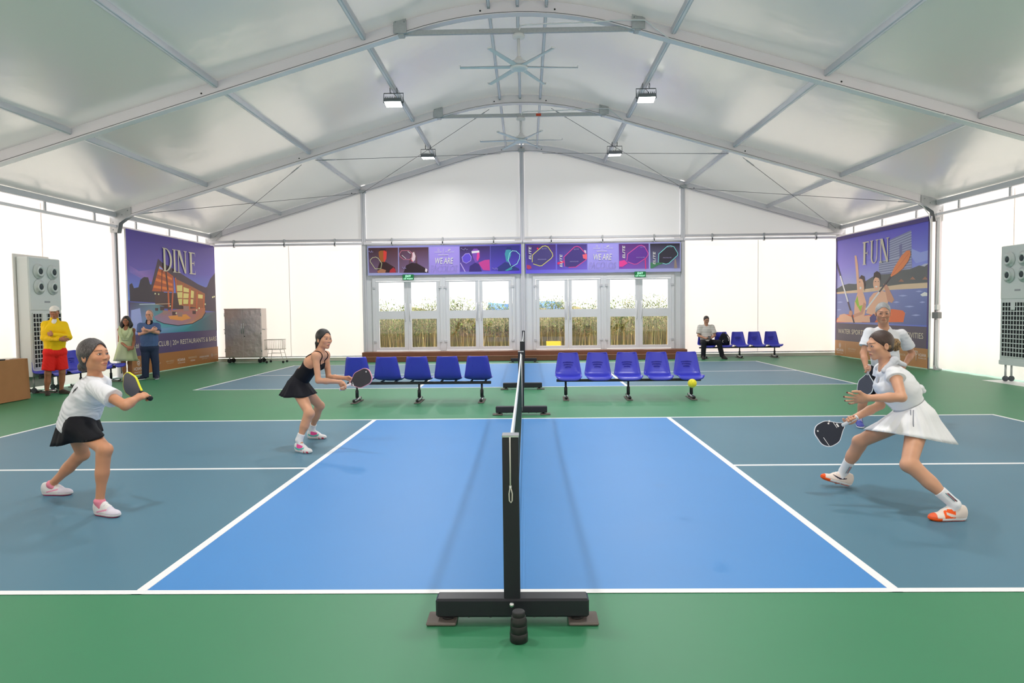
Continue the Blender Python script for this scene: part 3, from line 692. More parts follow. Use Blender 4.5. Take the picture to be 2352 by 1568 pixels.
# ================================================================== PRINTED BANNERS: flat artwork as coloured shapes (plane coordinates in metres)
POSTERS = {
 'dine': [
  ([(90,110,190),(96,110,180),(72,58,132),(70,54,138)], [(13.08,0.03),(17.96,0.03),(17.96,3.67),(13.08,3.67)]),
  ([(96,132,214),(104,126,196),(92,84,164),(96,80,166)], [(13.08,1.9),(17.96,1.9),(17.96,2.75),(13.08,2.75)]),
  ([(96,80,166),(92,84,164),(72,58,132),(70,54,138)], [(13.08,2.75),(17.96,2.75),(17.96,3.67),(13.08,3.67)]),
  ([(104,86,168),(136,106,180),(96,84,164),(132,96,170),(140,116,190),(112,100,180)], [(13.19,2.774),(13.614,2.649),(14.374,2.744),(14.205,2.393),(13.693,2.475),(13.192,2.601)]),
  ((46,38,52), [(13.171,2.291),(13.283,2.337),(13.362,2.21),(13.564,2.241),(13.668,2.436),(13.834,2.512),(14.03,2.511),(14.105,2.337),(14.344,2.293),(14.788,2.145),(14.767,1.846),(13.166,1.882)]),
  ((62,52,70), [(16.991,2.32),(17.322,2.367),(17.541,2.616),(17.9,2.828),(18.177,2.74),(18.153,1.586),(16.945,1.652)]),
  ((66,42,44), [(14.334,2.134),(17.174,2.142),(17.172,1.652),(14.305,1.709)]),
  ((62,46,62), [(14.542,3.034),(14.714,2.957),(15.363,2.801),(16.029,2.623),(16.744,2.432),(17.398,2.317),(17.304,2.114),(16.73,2.222),(15.784,2.426),(15.083,2.647),(14.614,2.758),(14.213,2.157),(14.149,2.286)]),
  ((168,74,34), [(14.611,2.859),(14.83,2.77),(15.306,2.603),(15.319,2.158),(14.189,2.156)]),
  ((236,112,42), [(14.52,2.699),(15.237,2.544),(15.233,2.489),(14.475,2.617)]),
  ((236,112,42), [(14.418,2.508),(15.254,2.392),(15.249,2.323),(14.379,2.44)]),
  ((236,112,42), [(14.287,2.317),(15.272,2.268),(15.257,2.198),(14.253,2.25)]),
  ((140,150,210), [(14.61,2.838),(14.788,2.768),(14.766,2.739),(14.575,2.777)]),
  ((84,40,28), [(14.884,2.711),(14.959,2.152),(15.044,2.159),(14.967,2.72)]),
  ((110,48,28), [(14.701,2.75),(14.634,2.155),(14.685,2.155),(14.752,2.752)]),
  ((150,84,46), [(15.368,2.55),(16.308,2.358),(17.175,2.157),(17.129,1.683),(15.571,1.796)]),
  ((238,196,118), [(15.442,2.352),(15.804,2.37),(15.792,2.198),(15.487,2.19)]),
  ((238,196,118), [(15.496,2.162),(15.802,2.175),(15.778,2.003),(15.507,1.999)]),
  ((238,196,118), [(15.527,1.971),(15.765,1.98),(15.743,1.814),(15.583,1.807)]),
  ((238,196,118), [(15.858,2.32),(16.194,2.273),(16.164,2.173),(15.848,2.182)]),
  ((238,196,118), [(15.845,2.142),(16.161,2.138),(16.128,2.003),(15.824,1.998)]),
  ((238,196,118), [(15.822,1.97),(16.126,1.968),(16.093,1.834),(15.813,1.832)]),
  ((238,196,118), [(16.3,2.24),(16.48,2.21),(16.442,2.008),(16.261,2.017)]),
  ((238,196,118), [(16.258,1.976),(16.427,1.972),(16.393,1.83),(16.236,1.829)]),
  ((238,196,118), [(16.723,2.132),(17.028,2.115),(17.008,2.005),(16.715,2.012)]),
  ((186,88,46), [(14.967,2.197),(14.974,1.632),(15.059,1.634),(15.051,2.202)]),
  ((186,88,46), [(15.221,2.203),(15.125,1.637),(15.2,1.635),(15.297,2.203)]),
  ((186,88,46), [(16.18,2.293),(16.05,1.323),(16.157,1.32),(16.287,2.295)]),
  ((186,88,46), [(16.643,2.209),(16.548,1.606),(16.623,1.604),(16.718,2.209)]),
  ((186,88,46), [(17.066,2.091),(17.021,1.64),(17.073,1.64),(17.118,2.092)]),
  ((186,88,46), [(15.394,2.567),(15.425,2.142),(15.492,2.146),(15.46,2.572)]),
  ((186,88,46), [(15.818,2.41),(15.752,1.786),(15.798,1.786),(15.864,2.412)]),
  ([(70,60,90),(90,120,130),(90,110,120),(60,150,155),(60,140,150),(60,140,150),(90,100,120),(70,60,75),(80,78,100),(40,130,140),(70,150,165),(130,140,205)], [(13.143,1.857),(14.313,1.829),(14.762,1.764),(14.731,1.303),(15.476,1.217),(16.293,1.256),(17.134,1.575),(18.155,1.618),(18.147,1.001),(15.69,1.038),(14.409,1.037),(13.112,1.053)]),
  ((150,160,220), [(13.195,1.658),(13.597,1.708),(13.664,1.35),(13.555,1.072),(13.157,1.086)]),
  ([(140,118,150),(150,110,110),(190,110,60),(180,100,60),(150,90,70),(180,120,80),(200,140,100),(150,120,140),(150,120,145),(140,120,150)], [(14.231,1.485),(14.752,1.623),(15.507,1.677),(17.145,1.725),(17.147,1.575),(16.896,1.41),(16.324,1.27),(15.477,1.231),(14.731,1.303),(14.358,1.39)]),
  ((216,142,72), [(14.952,1.491),(15.955,1.538),(16.243,1.419),(15.711,1.354),(15.053,1.407)]),
  ((40,36,60), [(14.331,1.374),(14.741,1.28),(14.757,1.3),(14.347,1.394)]),
  ((40,36,60), [(14.706,1.286),(15.494,1.207),(15.502,1.229),(14.714,1.307)]),
  ((40,36,60), [(15.456,1.208),(16.35,1.248),(16.345,1.271),(15.452,1.23)]),
  ((40,36,60), [(16.313,1.243),(16.962,1.405),(16.938,1.426),(16.29,1.264)]),
  ((40,36,60), [(16.935,1.393),(17.197,1.579),(17.153,1.592),(16.892,1.406)]),
  ((190,200,210), [(13.565,1.796),(14.33,1.812),(14.33,1.83),(13.565,1.814)]),
  ((200,170,140), [(14.347,1.807),(15.098,1.827),(15.098,1.843),(14.347,1.823)]),
  ((70,46,50), [(14.547,1.757),(14.771,1.752),(14.753,1.65),(14.551,1.651)]),
  ((150,116,110), [(14.683,1.654),(14.931,1.647),(14.911,1.535),(14.687,1.537)]),
  ((70,46,50), [(15.174,1.616),(15.392,1.61),(15.374,1.514),(15.178,1.516)]),
  ((150,116,110), [(15.48,1.596),(15.75,1.588),(15.728,1.471),(15.485,1.474)]),
  ((70,46,50), [(16.331,1.637),(16.551,1.631),(16.534,1.54),(16.335,1.541)]),
  ((70,46,50), [(14.301,1.717),(14.459,1.713),(14.446,1.64),(14.304,1.641)]),
  ((70,46,50), [(14.948,1.741),(15.096,1.738),(15.084,1.672),(14.951,1.672)]),
  ((150,116,110), [(15.798,1.78),(16.148,1.773),(16.12,1.624),(15.804,1.625)]),
  ((250,220,170), [(14.539,2.085),(14.528,2.068),(14.502,2.06),(14.478,2.067),(14.469,2.083),(14.48,2.101),(14.505,2.108),(14.53,2.102)]),
  ((250,220,170), [(14.365,2.095),(14.354,2.077),(14.329,2.07),(14.305,2.076),(14.296,2.093),(14.308,2.11),(14.332,2.118),(14.356,2.111)]),
  ((250,220,170), [(15.114,1.766),(15.102,1.748),(15.075,1.741),(15.049,1.748),(15.04,1.766),(15.052,1.783),(15.079,1.791),(15.104,1.783)]),
  ((250,220,170), [(15.428,1.57),(15.415,1.552),(15.387,1.545),(15.361,1.553),(15.351,1.571),(15.363,1.588),(15.391,1.596),(15.418,1.588)]),
  ((250,220,170), [(16.64,1.653),(16.626,1.634),(16.595,1.626),(16.564,1.634),(16.553,1.653),(16.567,1.672),(16.598,1.68),(16.629,1.672)]),
  ((250,220,170), [(17.198,1.836),(17.184,1.816),(17.15,1.808),(17.119,1.816),(17.107,1.835),(17.121,1.855),(17.154,1.863),(17.186,1.855)]),
  ((250,220,170), [(17.72,2.06),(17.705,2.039),(17.67,2.031),(17.637,2.038),(17.624,2.058),(17.639,2.078),(17.674,2.087),(17.708,2.079)]),
  ((250,220,170), [(17.826,2.077),(17.81,2.057),(17.775,2.048),(17.741,2.056),(17.728,2.076),(17.744,2.096),(17.779,2.105),(17.813,2.097)]),
  ((250,220,170), [(16.802,1.713),(16.787,1.694),(16.755,1.686),(16.725,1.694),(16.713,1.713),(16.727,1.732),(16.759,1.74),(16.79,1.732)]),
 ],
 'fun': [
  ([(150,160,215),(110,130,200),(72,66,180),(88,80,176)], [(17.96,0.03),(12.94,0.03),(12.94,3.67),(17.96,3.67)]),
  ([(176,184,224),(150,176,222),(112,122,208),(136,126,208)], [(17.96,1.75),(12.94,1.75),(12.94,2.7),(17.96,2.7)]),
  ([(136,126,208),(112,122,208),(72,66,184),(86,78,180)], [(17.96,2.7),(12.94,2.7),(12.94,3.67),(17.96,3.67)]),
  ((138,150,214), [(14.134,3.099),(13.354,2.841),(13.015,2.865),(13.008,2.632),(13.534,2.589)]),
  ((176,180,200), [(13.624,2.434),(13.163,2.552),(13.006,2.554),(12.999,2.295),(13.621,2.3)]),
  ((118,122,158), [(14.795,3.288),(13.772,3.429),(13.701,2.439),(14.114,2.352),(15.314,2.398),(15.324,2.773),(14.78,2.758)]),
  ((160,166,190), [(14.787,3.232),(13.744,3.367),(13.757,3.386),(14.802,3.252)]),
  ((160,166,190), [(14.785,3.172),(13.742,3.302),(13.755,3.321),(14.8,3.192)]),
  ((160,166,190), [(14.784,3.113),(13.74,3.237),(13.753,3.256),(14.799,3.133)]),
  ((160,166,190), [(14.783,3.054),(13.739,3.173),(13.751,3.192),(14.797,3.074)]),
  ((160,166,190), [(14.782,2.995),(13.737,3.108),(13.749,3.127),(14.795,3.015)]),
  ((160,166,190), [(14.781,2.935),(13.735,3.043),(13.747,3.062),(14.794,2.955)]),
  ((160,166,190), [(14.779,2.876),(13.734,2.978),(13.745,2.997),(14.792,2.896)]),
  ((160,166,190), [(14.778,2.817),(13.732,2.914),(13.743,2.932),(14.79,2.837)]),
  ((160,166,190), [(14.777,2.758),(13.73,2.849),(13.741,2.868),(14.788,2.778)]),
  ((160,166,190), [(15.316,2.736),(13.73,2.783),(13.737,2.802),(15.324,2.757)]),
  ((160,166,190), [(15.315,2.675),(13.728,2.718),(13.735,2.737),(15.322,2.695)]),
  ((160,166,190), [(15.313,2.614),(13.726,2.653),(13.733,2.672),(15.321,2.634)]),
  ((160,166,190), [(15.312,2.552),(13.725,2.589),(13.731,2.608),(15.319,2.573)]),
  ((160,166,190), [(15.311,2.491),(13.723,2.524),(13.729,2.543),(15.317,2.512)]),
  ((160,166,190), [(15.309,2.43),(13.721,2.459),(13.727,2.478),(15.315,2.451)]),
  ((104,106,150), [(14.308,3.115),(14.176,3.136),(14.145,2.395),(14.257,2.381)]),
  ((84,88,92), [(17.923,2.067),(17.485,2.177),(17.064,2.217),(16.657,2.19),(16.079,2.242),(15.654,2.355),(15.303,2.397),(14.853,2.389),(14.424,2.401),(14.117,2.462),(13.818,2.459),(13.626,2.488),(13.391,2.527),(13.161,2.486),(13.006,2.542),(12.993,2.083),(14.106,2.069),(16.073,2.015),(17.906,1.979)]),
  ((150,108,92), [(13.792,2.2),(13.668,2.27),(13.541,2.189)]),
  ((150,108,92), [(13.248,2.176),(13.132,2.245),(13.013,2.166)]),
  ((150,108,92), [(14.319,2.166),(14.187,2.239),(14.053,2.156)]),
  ((204,178,150), [(17.906,1.979),(16.074,2.027),(14.107,2.097),(12.993,2.093),(12.989,1.953),(14.624,1.956),(16.071,1.922),(17.882,1.918)]),
  ([(120,128,182),(124,130,184),(112,124,180),(104,116,172),(86,98,150),(130,136,182)], [(17.882,1.925),(16.071,1.934),(14.624,1.965),(12.989,1.963),(12.964,1.07),(17.862,1.042)]),
  ((150,158,200), [(14.329,1.802),(14.099,1.823),(13.874,1.799),(14.098,1.778)]),
  ((150,158,200), [(13.538,1.894),(13.374,1.914),(13.212,1.891),(13.373,1.871)]),
  ((150,158,200), [(13.366,1.624),(13.228,1.647),(13.091,1.627),(13.227,1.604)]),
  ((150,158,200), [(14.041,1.52),(13.793,1.544),(13.551,1.524),(13.792,1.5)]),
  ((150,158,200), [(14.562,1.636),(14.404,1.66),(14.247,1.639),(14.403,1.615)]),
  ((150,158,200), [(17.839,1.669),(17.619,1.696),(17.402,1.671),(17.617,1.643)]),
  ((150,158,200), [(17.871,1.433),(17.686,1.463),(17.504,1.44),(17.685,1.41)]),
  ((150,158,200), [(13.713,1.302),(13.498,1.328),(13.288,1.311),(13.497,1.285)]),
  ((150,158,200), [(14.265,1.353),(14.087,1.379),(13.911,1.361),(14.086,1.335)]),
  ((214,218,232), [(13.325,1.809),(13.143,1.871),(12.986,1.841),(12.984,1.776),(13.232,1.768)]),
  ((226,104,62), [(17.827,1.164),(17.393,1.308),(16.181,1.264),(15.275,1.347),(14.611,1.46),(14.088,1.421),(13.976,1.355),(14.055,1.122),(17.862,1.042)]),
  ((216,166,140), [(16.711,3.022),(16.599,3.019),(16.5,2.724),(16.425,2.313),(16.197,1.931),(16.519,1.908),(16.582,2.351)]),
  ((216,166,140), [(16.506,1.939),(16.166,1.931),(15.989,1.65),(16.044,1.343),(16.239,1.074),(16.723,1.064),(16.671,1.657)]),
  ((142,180,62), [(16.632,1.688),(16.517,1.845),(16.379,1.529),(16.51,1.561)]),
  ((142,180,62), [(16.477,1.529),(16.201,1.575),(16.311,1.372)]),
  ((142,180,62), [(16.663,1.694),(16.487,1.515),(16.446,1.524),(16.621,1.703)]),
  ((216,166,140), [(16.04,2.179),(16.059,2.103),(16.117,2.042),(16.202,2.01),(16.298,2.013),(16.387,2.051),(16.45,2.116),(16.474,2.195),(16.454,2.274),(16.394,2.334),(16.307,2.365),(16.211,2.361),(16.124,2.322),(16.063,2.258)]),
  ((58,42,46), [(16.425,2.344),(16.286,2.437),(16.108,2.385),(16.04,2.173),(16.097,1.96),(16.154,2.208),(16.232,2.31)]),
  ((250,246,240), [(16.271,2.064),(16.287,2.038),(16.327,2.028),(16.368,2.04),(16.386,2.067),(16.37,2.093),(16.329,2.103),(16.288,2.091)]),
  ((70,46,44), [(16.339,2.24),(16.352,2.234),(16.384,2.233),(16.416,2.237),(16.429,2.244),(16.416,2.25),(16.384,2.251),(16.352,2.247)]),
  ((190,138,116), [(16.127,1.652),(15.988,1.589),(16.182,1.311),(16.7,1.211),(16.736,1.307),(16.311,1.372)]),
  ((216,166,140), [(17.862,1.062),(17.609,1.284),(17.322,1.319),(16.633,1.18),(16.763,1.063)]),
  ((216,166,140), [(16.24,1.092),(16.18,1.249),(15.808,1.283),(15.625,1.224),(15.682,1.09)]),
  ((216,166,140), [(15.808,1.77),(15.583,1.902),(15.177,1.96),(14.676,1.88),(14.832,1.61),(15.336,1.436),(15.567,1.285),(15.994,1.343),(15.875,1.527)]),
  ((70,64,120), [(15.776,1.223),(15.568,1.33),(15.33,1.228),(15.502,1.088),(15.754,1.083)]),
  ((190,138,116), [(15.068,2.138),(14.867,2.102),(14.5,1.704),(14.615,1.62),(14.833,1.668),(14.951,1.93)]),
  ((216,166,140), [(15.239,2.15),(15.255,2.071),(15.304,2.009),(15.378,1.976),(15.461,1.978),(15.538,2.016),(15.592,2.082),(15.613,2.164),(15.596,2.244),(15.545,2.306),(15.471,2.339),(15.387,2.335),(15.312,2.296),(15.259,2.23)]),
  ((52,40,44), [(15.616,2.278),(15.573,2.456),(15.41,2.501),(15.235,2.432),(15.195,2.23),(15.265,2.292),(15.476,2.337)]),
  ((60,40,40), [(15.443,2.217),(15.455,2.211),(15.484,2.21),(15.513,2.213),(15.526,2.22),(15.514,2.226),(15.485,2.228),(15.455,2.224)]),
  ((60,40,40), [(15.298,2.211),(15.308,2.205),(15.332,2.204),(15.357,2.207),(15.367,2.214),(15.357,2.22),(15.333,2.221),(15.308,2.218)]),
  ((245,235,230), [(15.37,2.072),(15.39,2.058),(15.439,2.053),(15.489,2.061),(15.51,2.076),(15.49,2.09),(15.44,2.095),(15.39,2.087)]),
  ((70,64,74), [(14.722,2.329),(15.343,1.907),(15.281,1.882),(14.665,2.304)]),
  ((206,206,210), [(15.298,1.937),(16.041,1.45),(15.976,1.426),(15.238,1.912)]),
  ((226,122,72), [(13.793,2.932),(13.76,2.821),(13.863,2.671),(14.117,2.485),(14.423,2.367),(14.676,2.306),(14.699,2.336),(14.523,2.548),(14.178,2.832),(13.955,2.934)]),
  ((200,96,56), [(14.632,2.336),(13.84,2.855),(13.856,2.863),(14.649,2.344)]),
  ((84,78,96), [(18.005,3.029),(17.625,2.43),(17.534,2.438),(17.912,3.034)]),
  ((206,206,210), [(17.652,2.473),(17.108,1.629),(17.022,1.64),(17.561,2.48)]),
  ((84,70,80), [(17.134,1.669),(16.725,1.045),(16.642,1.058),(17.048,1.68)]),
  ((190,138,116), [(16.783,1.338),(16.818,1.279),(16.903,1.254),(16.991,1.278),(17.029,1.337),(16.994,1.397),(16.907,1.421),(16.82,1.397)]),
 ],
 'left': [
  ([(160,162,206),(82,66,196),(76,60,170),(150,152,200)], [(-4.87,2.68),(-0.045,2.68),(-0.045,3.6),(-4.87,3.6)]),
  ([(64,38,44),(78,40,46),(110,84,110),(112,86,120)], [(-4.837,3.543),(-3.901,3.543),(-3.912,2.758),(-4.829,2.761)]),
  ([(74,42,52),(70,40,50),(120,96,140),(112,86,112)], [(-3.876,3.542),(-2.945,3.542),(-2.944,2.745),(-3.88,2.753)]),
  ((150,132,208), [(-2.92,3.551),(-1.977,3.55),(-1.983,2.708),(-2.924,2.707)]),
  ([(52,34,66),(54,36,84),(96,74,180),(96,74,168)], [(-1.962,3.55),(-1.018,3.554),(-1.024,2.763),(-1.967,2.763)]),
  ([(50,46,110),(48,44,120),(80,64,184),(84,70,180)], [(-1.003,3.558),(-0.08,3.563),(-0.083,2.778),(-1.007,2.767)]),
  ((150,88,44), [(-4.516,3.416),(-4.462,3.496),(-4.312,3.502),(-4.257,3.413),(-4.276,3.202),(-4.342,3.076),(-4.448,3.12),(-4.509,3.268)]),
  ((206,58,54), [(-4.362,3.494),(-4.281,3.476),(-4.257,3.413),(-4.276,3.202),(-4.342,3.076),(-4.368,3.203)]),
  ((58,34,36), [(-4.521,3.416),(-4.461,3.51),(-4.302,3.51),(-4.261,3.413),(-4.324,3.456),(-4.462,3.453)]),
  ((52,28,34), [(-4.48,3.099),(-4.289,3.097),(-4.015,2.924),(-3.976,2.765),(-4.573,2.773),(-4.548,2.931)]),
  ((170,46,56), [(-4.166,2.841),(-4.058,2.925),(-3.995,2.86),(-3.987,2.765),(-4.189,2.761)]),
  ((168,112,86), [(-4.571,2.825),(-4.421,2.887),(-4.294,2.843),(-4.317,2.759),(-4.551,2.758)]),
  ((196,196,150), [(-4.781,3.156),(-4.701,3.24),(-4.712,3.25),(-4.792,3.166)]),
  ((196,196,150), [(-4.718,3.231),(-4.596,3.251),(-4.599,3.265),(-4.72,3.245)]),
  ((196,196,150), [(-4.615,3.254),(-4.528,3.206),(-4.521,3.219),(-4.608,3.267)]),
  ((196,196,150), [(-4.542,3.218),(-4.424,3.046),(-4.411,3.054),(-4.529,3.226)]),
  ((196,196,150), [(-4.428,3.065),(-4.462,2.881),(-4.447,2.879),(-4.413,3.062)]),
  ((196,196,150), [(-4.445,2.895),(-4.641,2.897),(-4.642,2.882),(-4.446,2.88)]),
  ((196,196,150), [(-4.624,2.888),(-4.781,3.124),(-4.793,3.116),(-4.636,2.879)]),
  ((196,196,150), [(-4.775,3.106),(-4.774,3.174),(-4.789,3.174),(-4.79,3.106)]),
  ((206,182,190), [(-3.464,3.402),(-3.421,3.439),(-3.368,3.401),(-3.345,3.295),(-3.377,3.148),(-3.438,3.085),(-3.479,3.149),(-3.494,3.297)]),
  ((220,60,76), [(-3.522,3.15),(-3.438,3.085),(-3.458,3.128),(-3.496,3.166)]),
  ((92,62,72), [(-3.565,3.087),(-3.518,3.34),(-3.453,3.444),(-3.357,3.422),(-3.308,3.231),(-3.301,3.02),(-3.364,3.042),(-3.346,3.253),(-3.4,3.401),(-3.454,3.37),(-3.497,3.107),(-3.567,3.013)]),
  ((44,28,38), [(-3.653,2.983),(-3.481,3.065),(-3.311,3.042),(-3.017,2.869),(-2.966,2.746),(-3.742,2.756)]),
  ((222,200,206), [(-3.048,2.89),(-2.992,2.847),(-3.008,2.759),(-3.065,2.785)]),
  ((190,110,130), [(-3.856,3.334),(-3.782,3.447),(-3.795,3.455),(-3.869,3.342)]),
  ((190,110,130), [(-3.8,3.437),(-3.551,3.438),(-3.551,3.453),(-3.8,3.452)]),
  ((190,110,130), [(-3.569,3.445),(-3.458,3.349),(-3.448,3.361),(-3.56,3.456)]),
  ((190,110,130), [(-3.466,3.367),(-3.464,3.236),(-3.449,3.237),(-3.451,3.367)]),
  ((190,110,130), [(-3.456,3.254),(-3.543,3.167),(-3.532,3.156),(-3.446,3.244)]),
  ((190,110,130), [(-3.525,3.174),(-3.741,3.177),(-3.742,3.162),(-3.525,3.159)]),
  ((190,110,130), [(-3.724,3.17),(-3.85,3.281),(-3.86,3.269),(-3.733,3.159)]),
  ((190,110,130), [(-3.841,3.264),(-3.852,3.352),(-3.867,3.35),(-3.856,3.262)]),
  ((226,220,226), [(-3.602,3.413),(-3.517,3.346),(-3.507,3.358),(-3.592,3.425)]),
  ((226,220,226), [(-3.787,3.3),(-3.659,3.185),(-3.65,3.194),(-3.779,3.31)]),
  ((120,70,166), [(-1.596,3.398),(-1.523,3.473),(-1.417,3.471),(-1.346,3.395),(-1.34,3.226),(-1.401,3.08),(-1.476,3.039),(-1.548,3.187)]),
  ((206,64,140), [(-1.418,3.375),(-1.346,3.374),(-1.344,3.205),(-1.401,3.08),(-1.443,3.144)]),
  ((224,206,236), [(-1.596,3.398),(-1.354,3.416),(-1.347,3.353),(-1.588,3.331)]),
  ((56,40,110), [(-1.657,2.936),(-1.486,3.039),(-1.36,2.995),(-1.278,2.762),(-1.681,2.763)]),
  ((186,60,140), [(-1.385,3.037),(-1.189,3.119),(-1.036,3.13),(-1.028,2.791),(-1.236,2.804),(-1.339,2.953)]),
  ((180,160,210), [(-1.959,3.033),(-1.814,2.752),(-1.791,2.764),(-1.937,3.045)]),
  ((90,70,190), [(-1.895,3.213),(-1.789,3.321),(-1.673,3.332),(-1.602,3.23),(-1.623,3.104),(-1.762,3.026),(-1.867,3.075)]),
  ((170,150,226), [(-1.895,3.202),(-1.779,3.321),(-1.79,3.331),(-1.905,3.212)]),
  ((170,150,226), [(-1.796,3.313),(-1.665,3.325),(-1.666,3.34),(-1.798,3.327)]),
  ((170,150,226), [(-1.683,3.334),(-1.605,3.209),(-1.592,3.217),(-1.67,3.342)]),
  ((170,150,226), [(-1.608,3.228),(-1.632,3.098),(-1.617,3.095),(-1.594,3.225)]),
  ((170,150,226), [(-1.62,3.114),(-1.772,3.028),(-1.765,3.016),(-1.613,3.101)]),
  ((170,150,226), [(-1.752,3.029),(-1.871,3.085),(-1.877,3.072),(-1.759,3.016)]),
  ((170,150,226), [(-1.859,3.07),(-1.889,3.221),(-1.904,3.218),(-1.873,3.067)]),
  ((62,140,160), [(-0.556,3.3),(-0.519,3.426),(-0.445,3.458),(-0.36,3.44),(-0.363,3.255),(-0.45,3.046),(-0.513,3.068)]),
  ((44,40,110), [(-0.529,3.426),(-0.486,3.509),(-0.359,3.516),(-0.339,3.423),(-0.445,3.433)]),
  ((46,52,120), [(-0.79,2.882),(-0.555,3.048),(-0.429,3.004),(-0.114,2.831),(-0.104,2.781),(-0.77,2.768)]),
  ((56,140,150), [(-0.558,2.785),(-0.388,2.877),(-0.325,2.855),(-0.347,2.813),(-0.495,2.769)]),
  ((150,214,226), [(-0.366,2.932),(-0.449,3.121),(-0.464,3.114),(-0.381,2.925)]),
  ((150,214,226), [(-0.447,3.099),(-0.394,3.325),(-0.41,3.329),(-0.463,3.103)]),
  ((150,214,226), [(-0.405,3.307),(-0.307,3.393),(-0.318,3.405),(-0.416,3.32)]),
  ((150,214,226), [(-0.328,3.386),(-0.195,3.375),(-0.194,3.391),(-0.326,3.403)]),
  ((150,214,226), [(-0.215,3.383),(-0.088,3.261),(-0.076,3.273),(-0.203,3.395)]),
  ((150,214,226), [(-0.095,3.282),(-0.109,3.139),(-0.092,3.138),(-0.079,3.28)]),
  ((150,214,226), [(-0.104,3.158),(-0.187,2.986),(-0.171,2.979),(-0.088,3.151)]),
  ((150,214,226), [(-0.172,3.002),(-0.378,2.884),(-0.37,2.87),(-0.164,2.987)]),
 ],
 'right': [
  ([(96,84,206),(170,170,216),(158,160,206),(76,62,172)], [(0.09,2.68),(4.92,2.68),(4.92,3.6),(0.09,3.6)]),
  ([(66,42,96),(70,46,104),(88,70,176),(84,66,160)], [(0.116,3.572),(1.036,3.575),(1.034,2.794),(0.118,2.788)]),
  ([(60,44,108),(66,50,116),(112,92,190),(92,74,180)], [(1.075,3.574),(2.008,3.57),(2.008,2.785),(1.072,2.789)]),
  ((150,140,214), [(2.03,3.574),(2.983,3.57),(2.984,2.751),(2.029,2.755)]),
  ([(88,44,112),(84,42,108),(120,84,170),(120,70,170)], [(3.0,3.565),(3.926,3.561),(3.929,2.782),(3.001,2.786)]),
  ([(46,40,50),(44,38,48),(120,116,160),(110,110,150)], [(3.969,3.56),(4.889,3.556),(4.893,2.787),(3.976,2.786)]),
  ((72,62,118), [(0.299,3.041),(0.314,3.257),(0.373,3.31),(0.624,3.52),(0.711,3.536),(0.797,3.498),(0.93,3.302),(0.942,3.216),(0.891,3.141),(0.597,2.918),(0.532,2.912),(0.337,2.976)]),
  ((206,196,90), [(0.308,3.03),(0.325,3.266),(0.305,3.267),(0.288,3.032)]),
  ((206,196,90), [(0.313,3.243),(0.387,3.309),(0.374,3.323),(0.3,3.257)]),
  ((206,196,90), [(0.372,3.296),(0.638,3.519),(0.625,3.533),(0.359,3.311)]),
  ((206,196,90), [(0.617,3.508),(0.722,3.528),(0.719,3.547),(0.613,3.528)]),
  ((206,196,90), [(0.698,3.531),(0.802,3.485),(0.81,3.503),(0.706,3.549)]),
  ((206,196,90), [(0.784,3.501),(0.927,3.289),(0.943,3.3),(0.8,3.511)]),
  ((206,196,90), [(0.919,3.311),(0.934,3.205),(0.953,3.208),(0.938,3.313)]),
  ((206,196,90), [(0.939,3.229),(0.878,3.138),(0.894,3.128),(0.955,3.218)]),
  ((206,196,90), [(0.893,3.155),(0.583,2.92),(0.595,2.905),(0.905,3.139)]),
  ((206,196,90), [(0.606,2.929),(0.521,2.921),(0.523,2.902),(0.607,2.909)]),
  ((206,196,90), [(0.544,2.919),(0.331,2.988),(0.325,2.969),(0.538,2.9)]),
  ((66,52,118), [(1.312,2.898),(1.292,3.179),(1.347,3.232),(1.619,3.487),(1.706,3.505),(1.792,3.474),(1.942,3.3),(1.995,3.223),(1.962,3.073),(1.658,2.861),(1.441,2.853)]),
  ((208,66,132), [(1.322,2.889),(1.301,3.189),(1.282,3.188),(1.303,2.888)]),
  ((208,66,132), [(1.292,3.165),(1.361,3.232),(1.347,3.246),(1.278,3.179)]),
  ((208,66,132), [(1.346,3.218),(1.633,3.486),(1.619,3.501),(1.333,3.232)]),
  ((208,66,132), [(1.612,3.475),(1.717,3.498),(1.713,3.517),(1.607,3.494)]),
  ((208,66,132), [(1.693,3.499),(1.798,3.461),(1.804,3.48),(1.7,3.518)]),
  ((208,66,132), [(1.778,3.475),(1.941,3.286),(1.955,3.298),(1.793,3.487)]),
  ((208,66,132), [(1.928,3.302),(1.993,3.21),(2.009,3.221),(1.944,3.313)]),
  ((208,66,132), [(1.988,3.235),(1.95,3.066),(1.969,3.061),(2.007,3.231)]),
  ((208,66,132), [(1.964,3.086),(1.644,2.864),(1.655,2.848),(1.975,3.071)]),
  ((208,66,132), [(1.667,2.871),(1.431,2.863),(1.432,2.843),(1.668,2.852)]),
  ((96,52,142), [(3.246,3.045),(3.279,3.249),(3.603,3.492),(3.7,3.512),(3.797,3.468),(3.904,3.273),(3.899,3.198),(3.839,3.113),(3.558,2.934),(3.472,2.926),(3.289,2.997)]),
  ((206,80,150), [(3.254,3.034),(3.29,3.257),(3.271,3.261),(3.235,3.037)]),
  ((206,80,150), [(3.277,3.236),(3.617,3.49),(3.605,3.506),(3.266,3.251)]),
  ((206,80,150), [(3.596,3.481),(3.712,3.505),(3.707,3.524),(3.592,3.5)]),
  ((206,80,150), [(3.687,3.508),(3.802,3.455),(3.81,3.473),(3.695,3.525)]),
  ((206,80,150), [(3.784,3.472),(3.9,3.26),(3.917,3.269),(3.801,3.481)]),
  ((206,80,150), [(3.895,3.284),(3.889,3.189),(3.909,3.188),(3.914,3.282)]),
  ((206,80,150), [(3.897,3.212),(3.825,3.111),(3.841,3.099),(3.913,3.2)]),
  ((206,80,150), [(3.842,3.126),(3.545,2.937),(3.556,2.92),(3.852,3.11)]),
  ((206,80,150), [(3.567,2.944),(3.462,2.935),(3.463,2.916),(3.569,2.925)]),
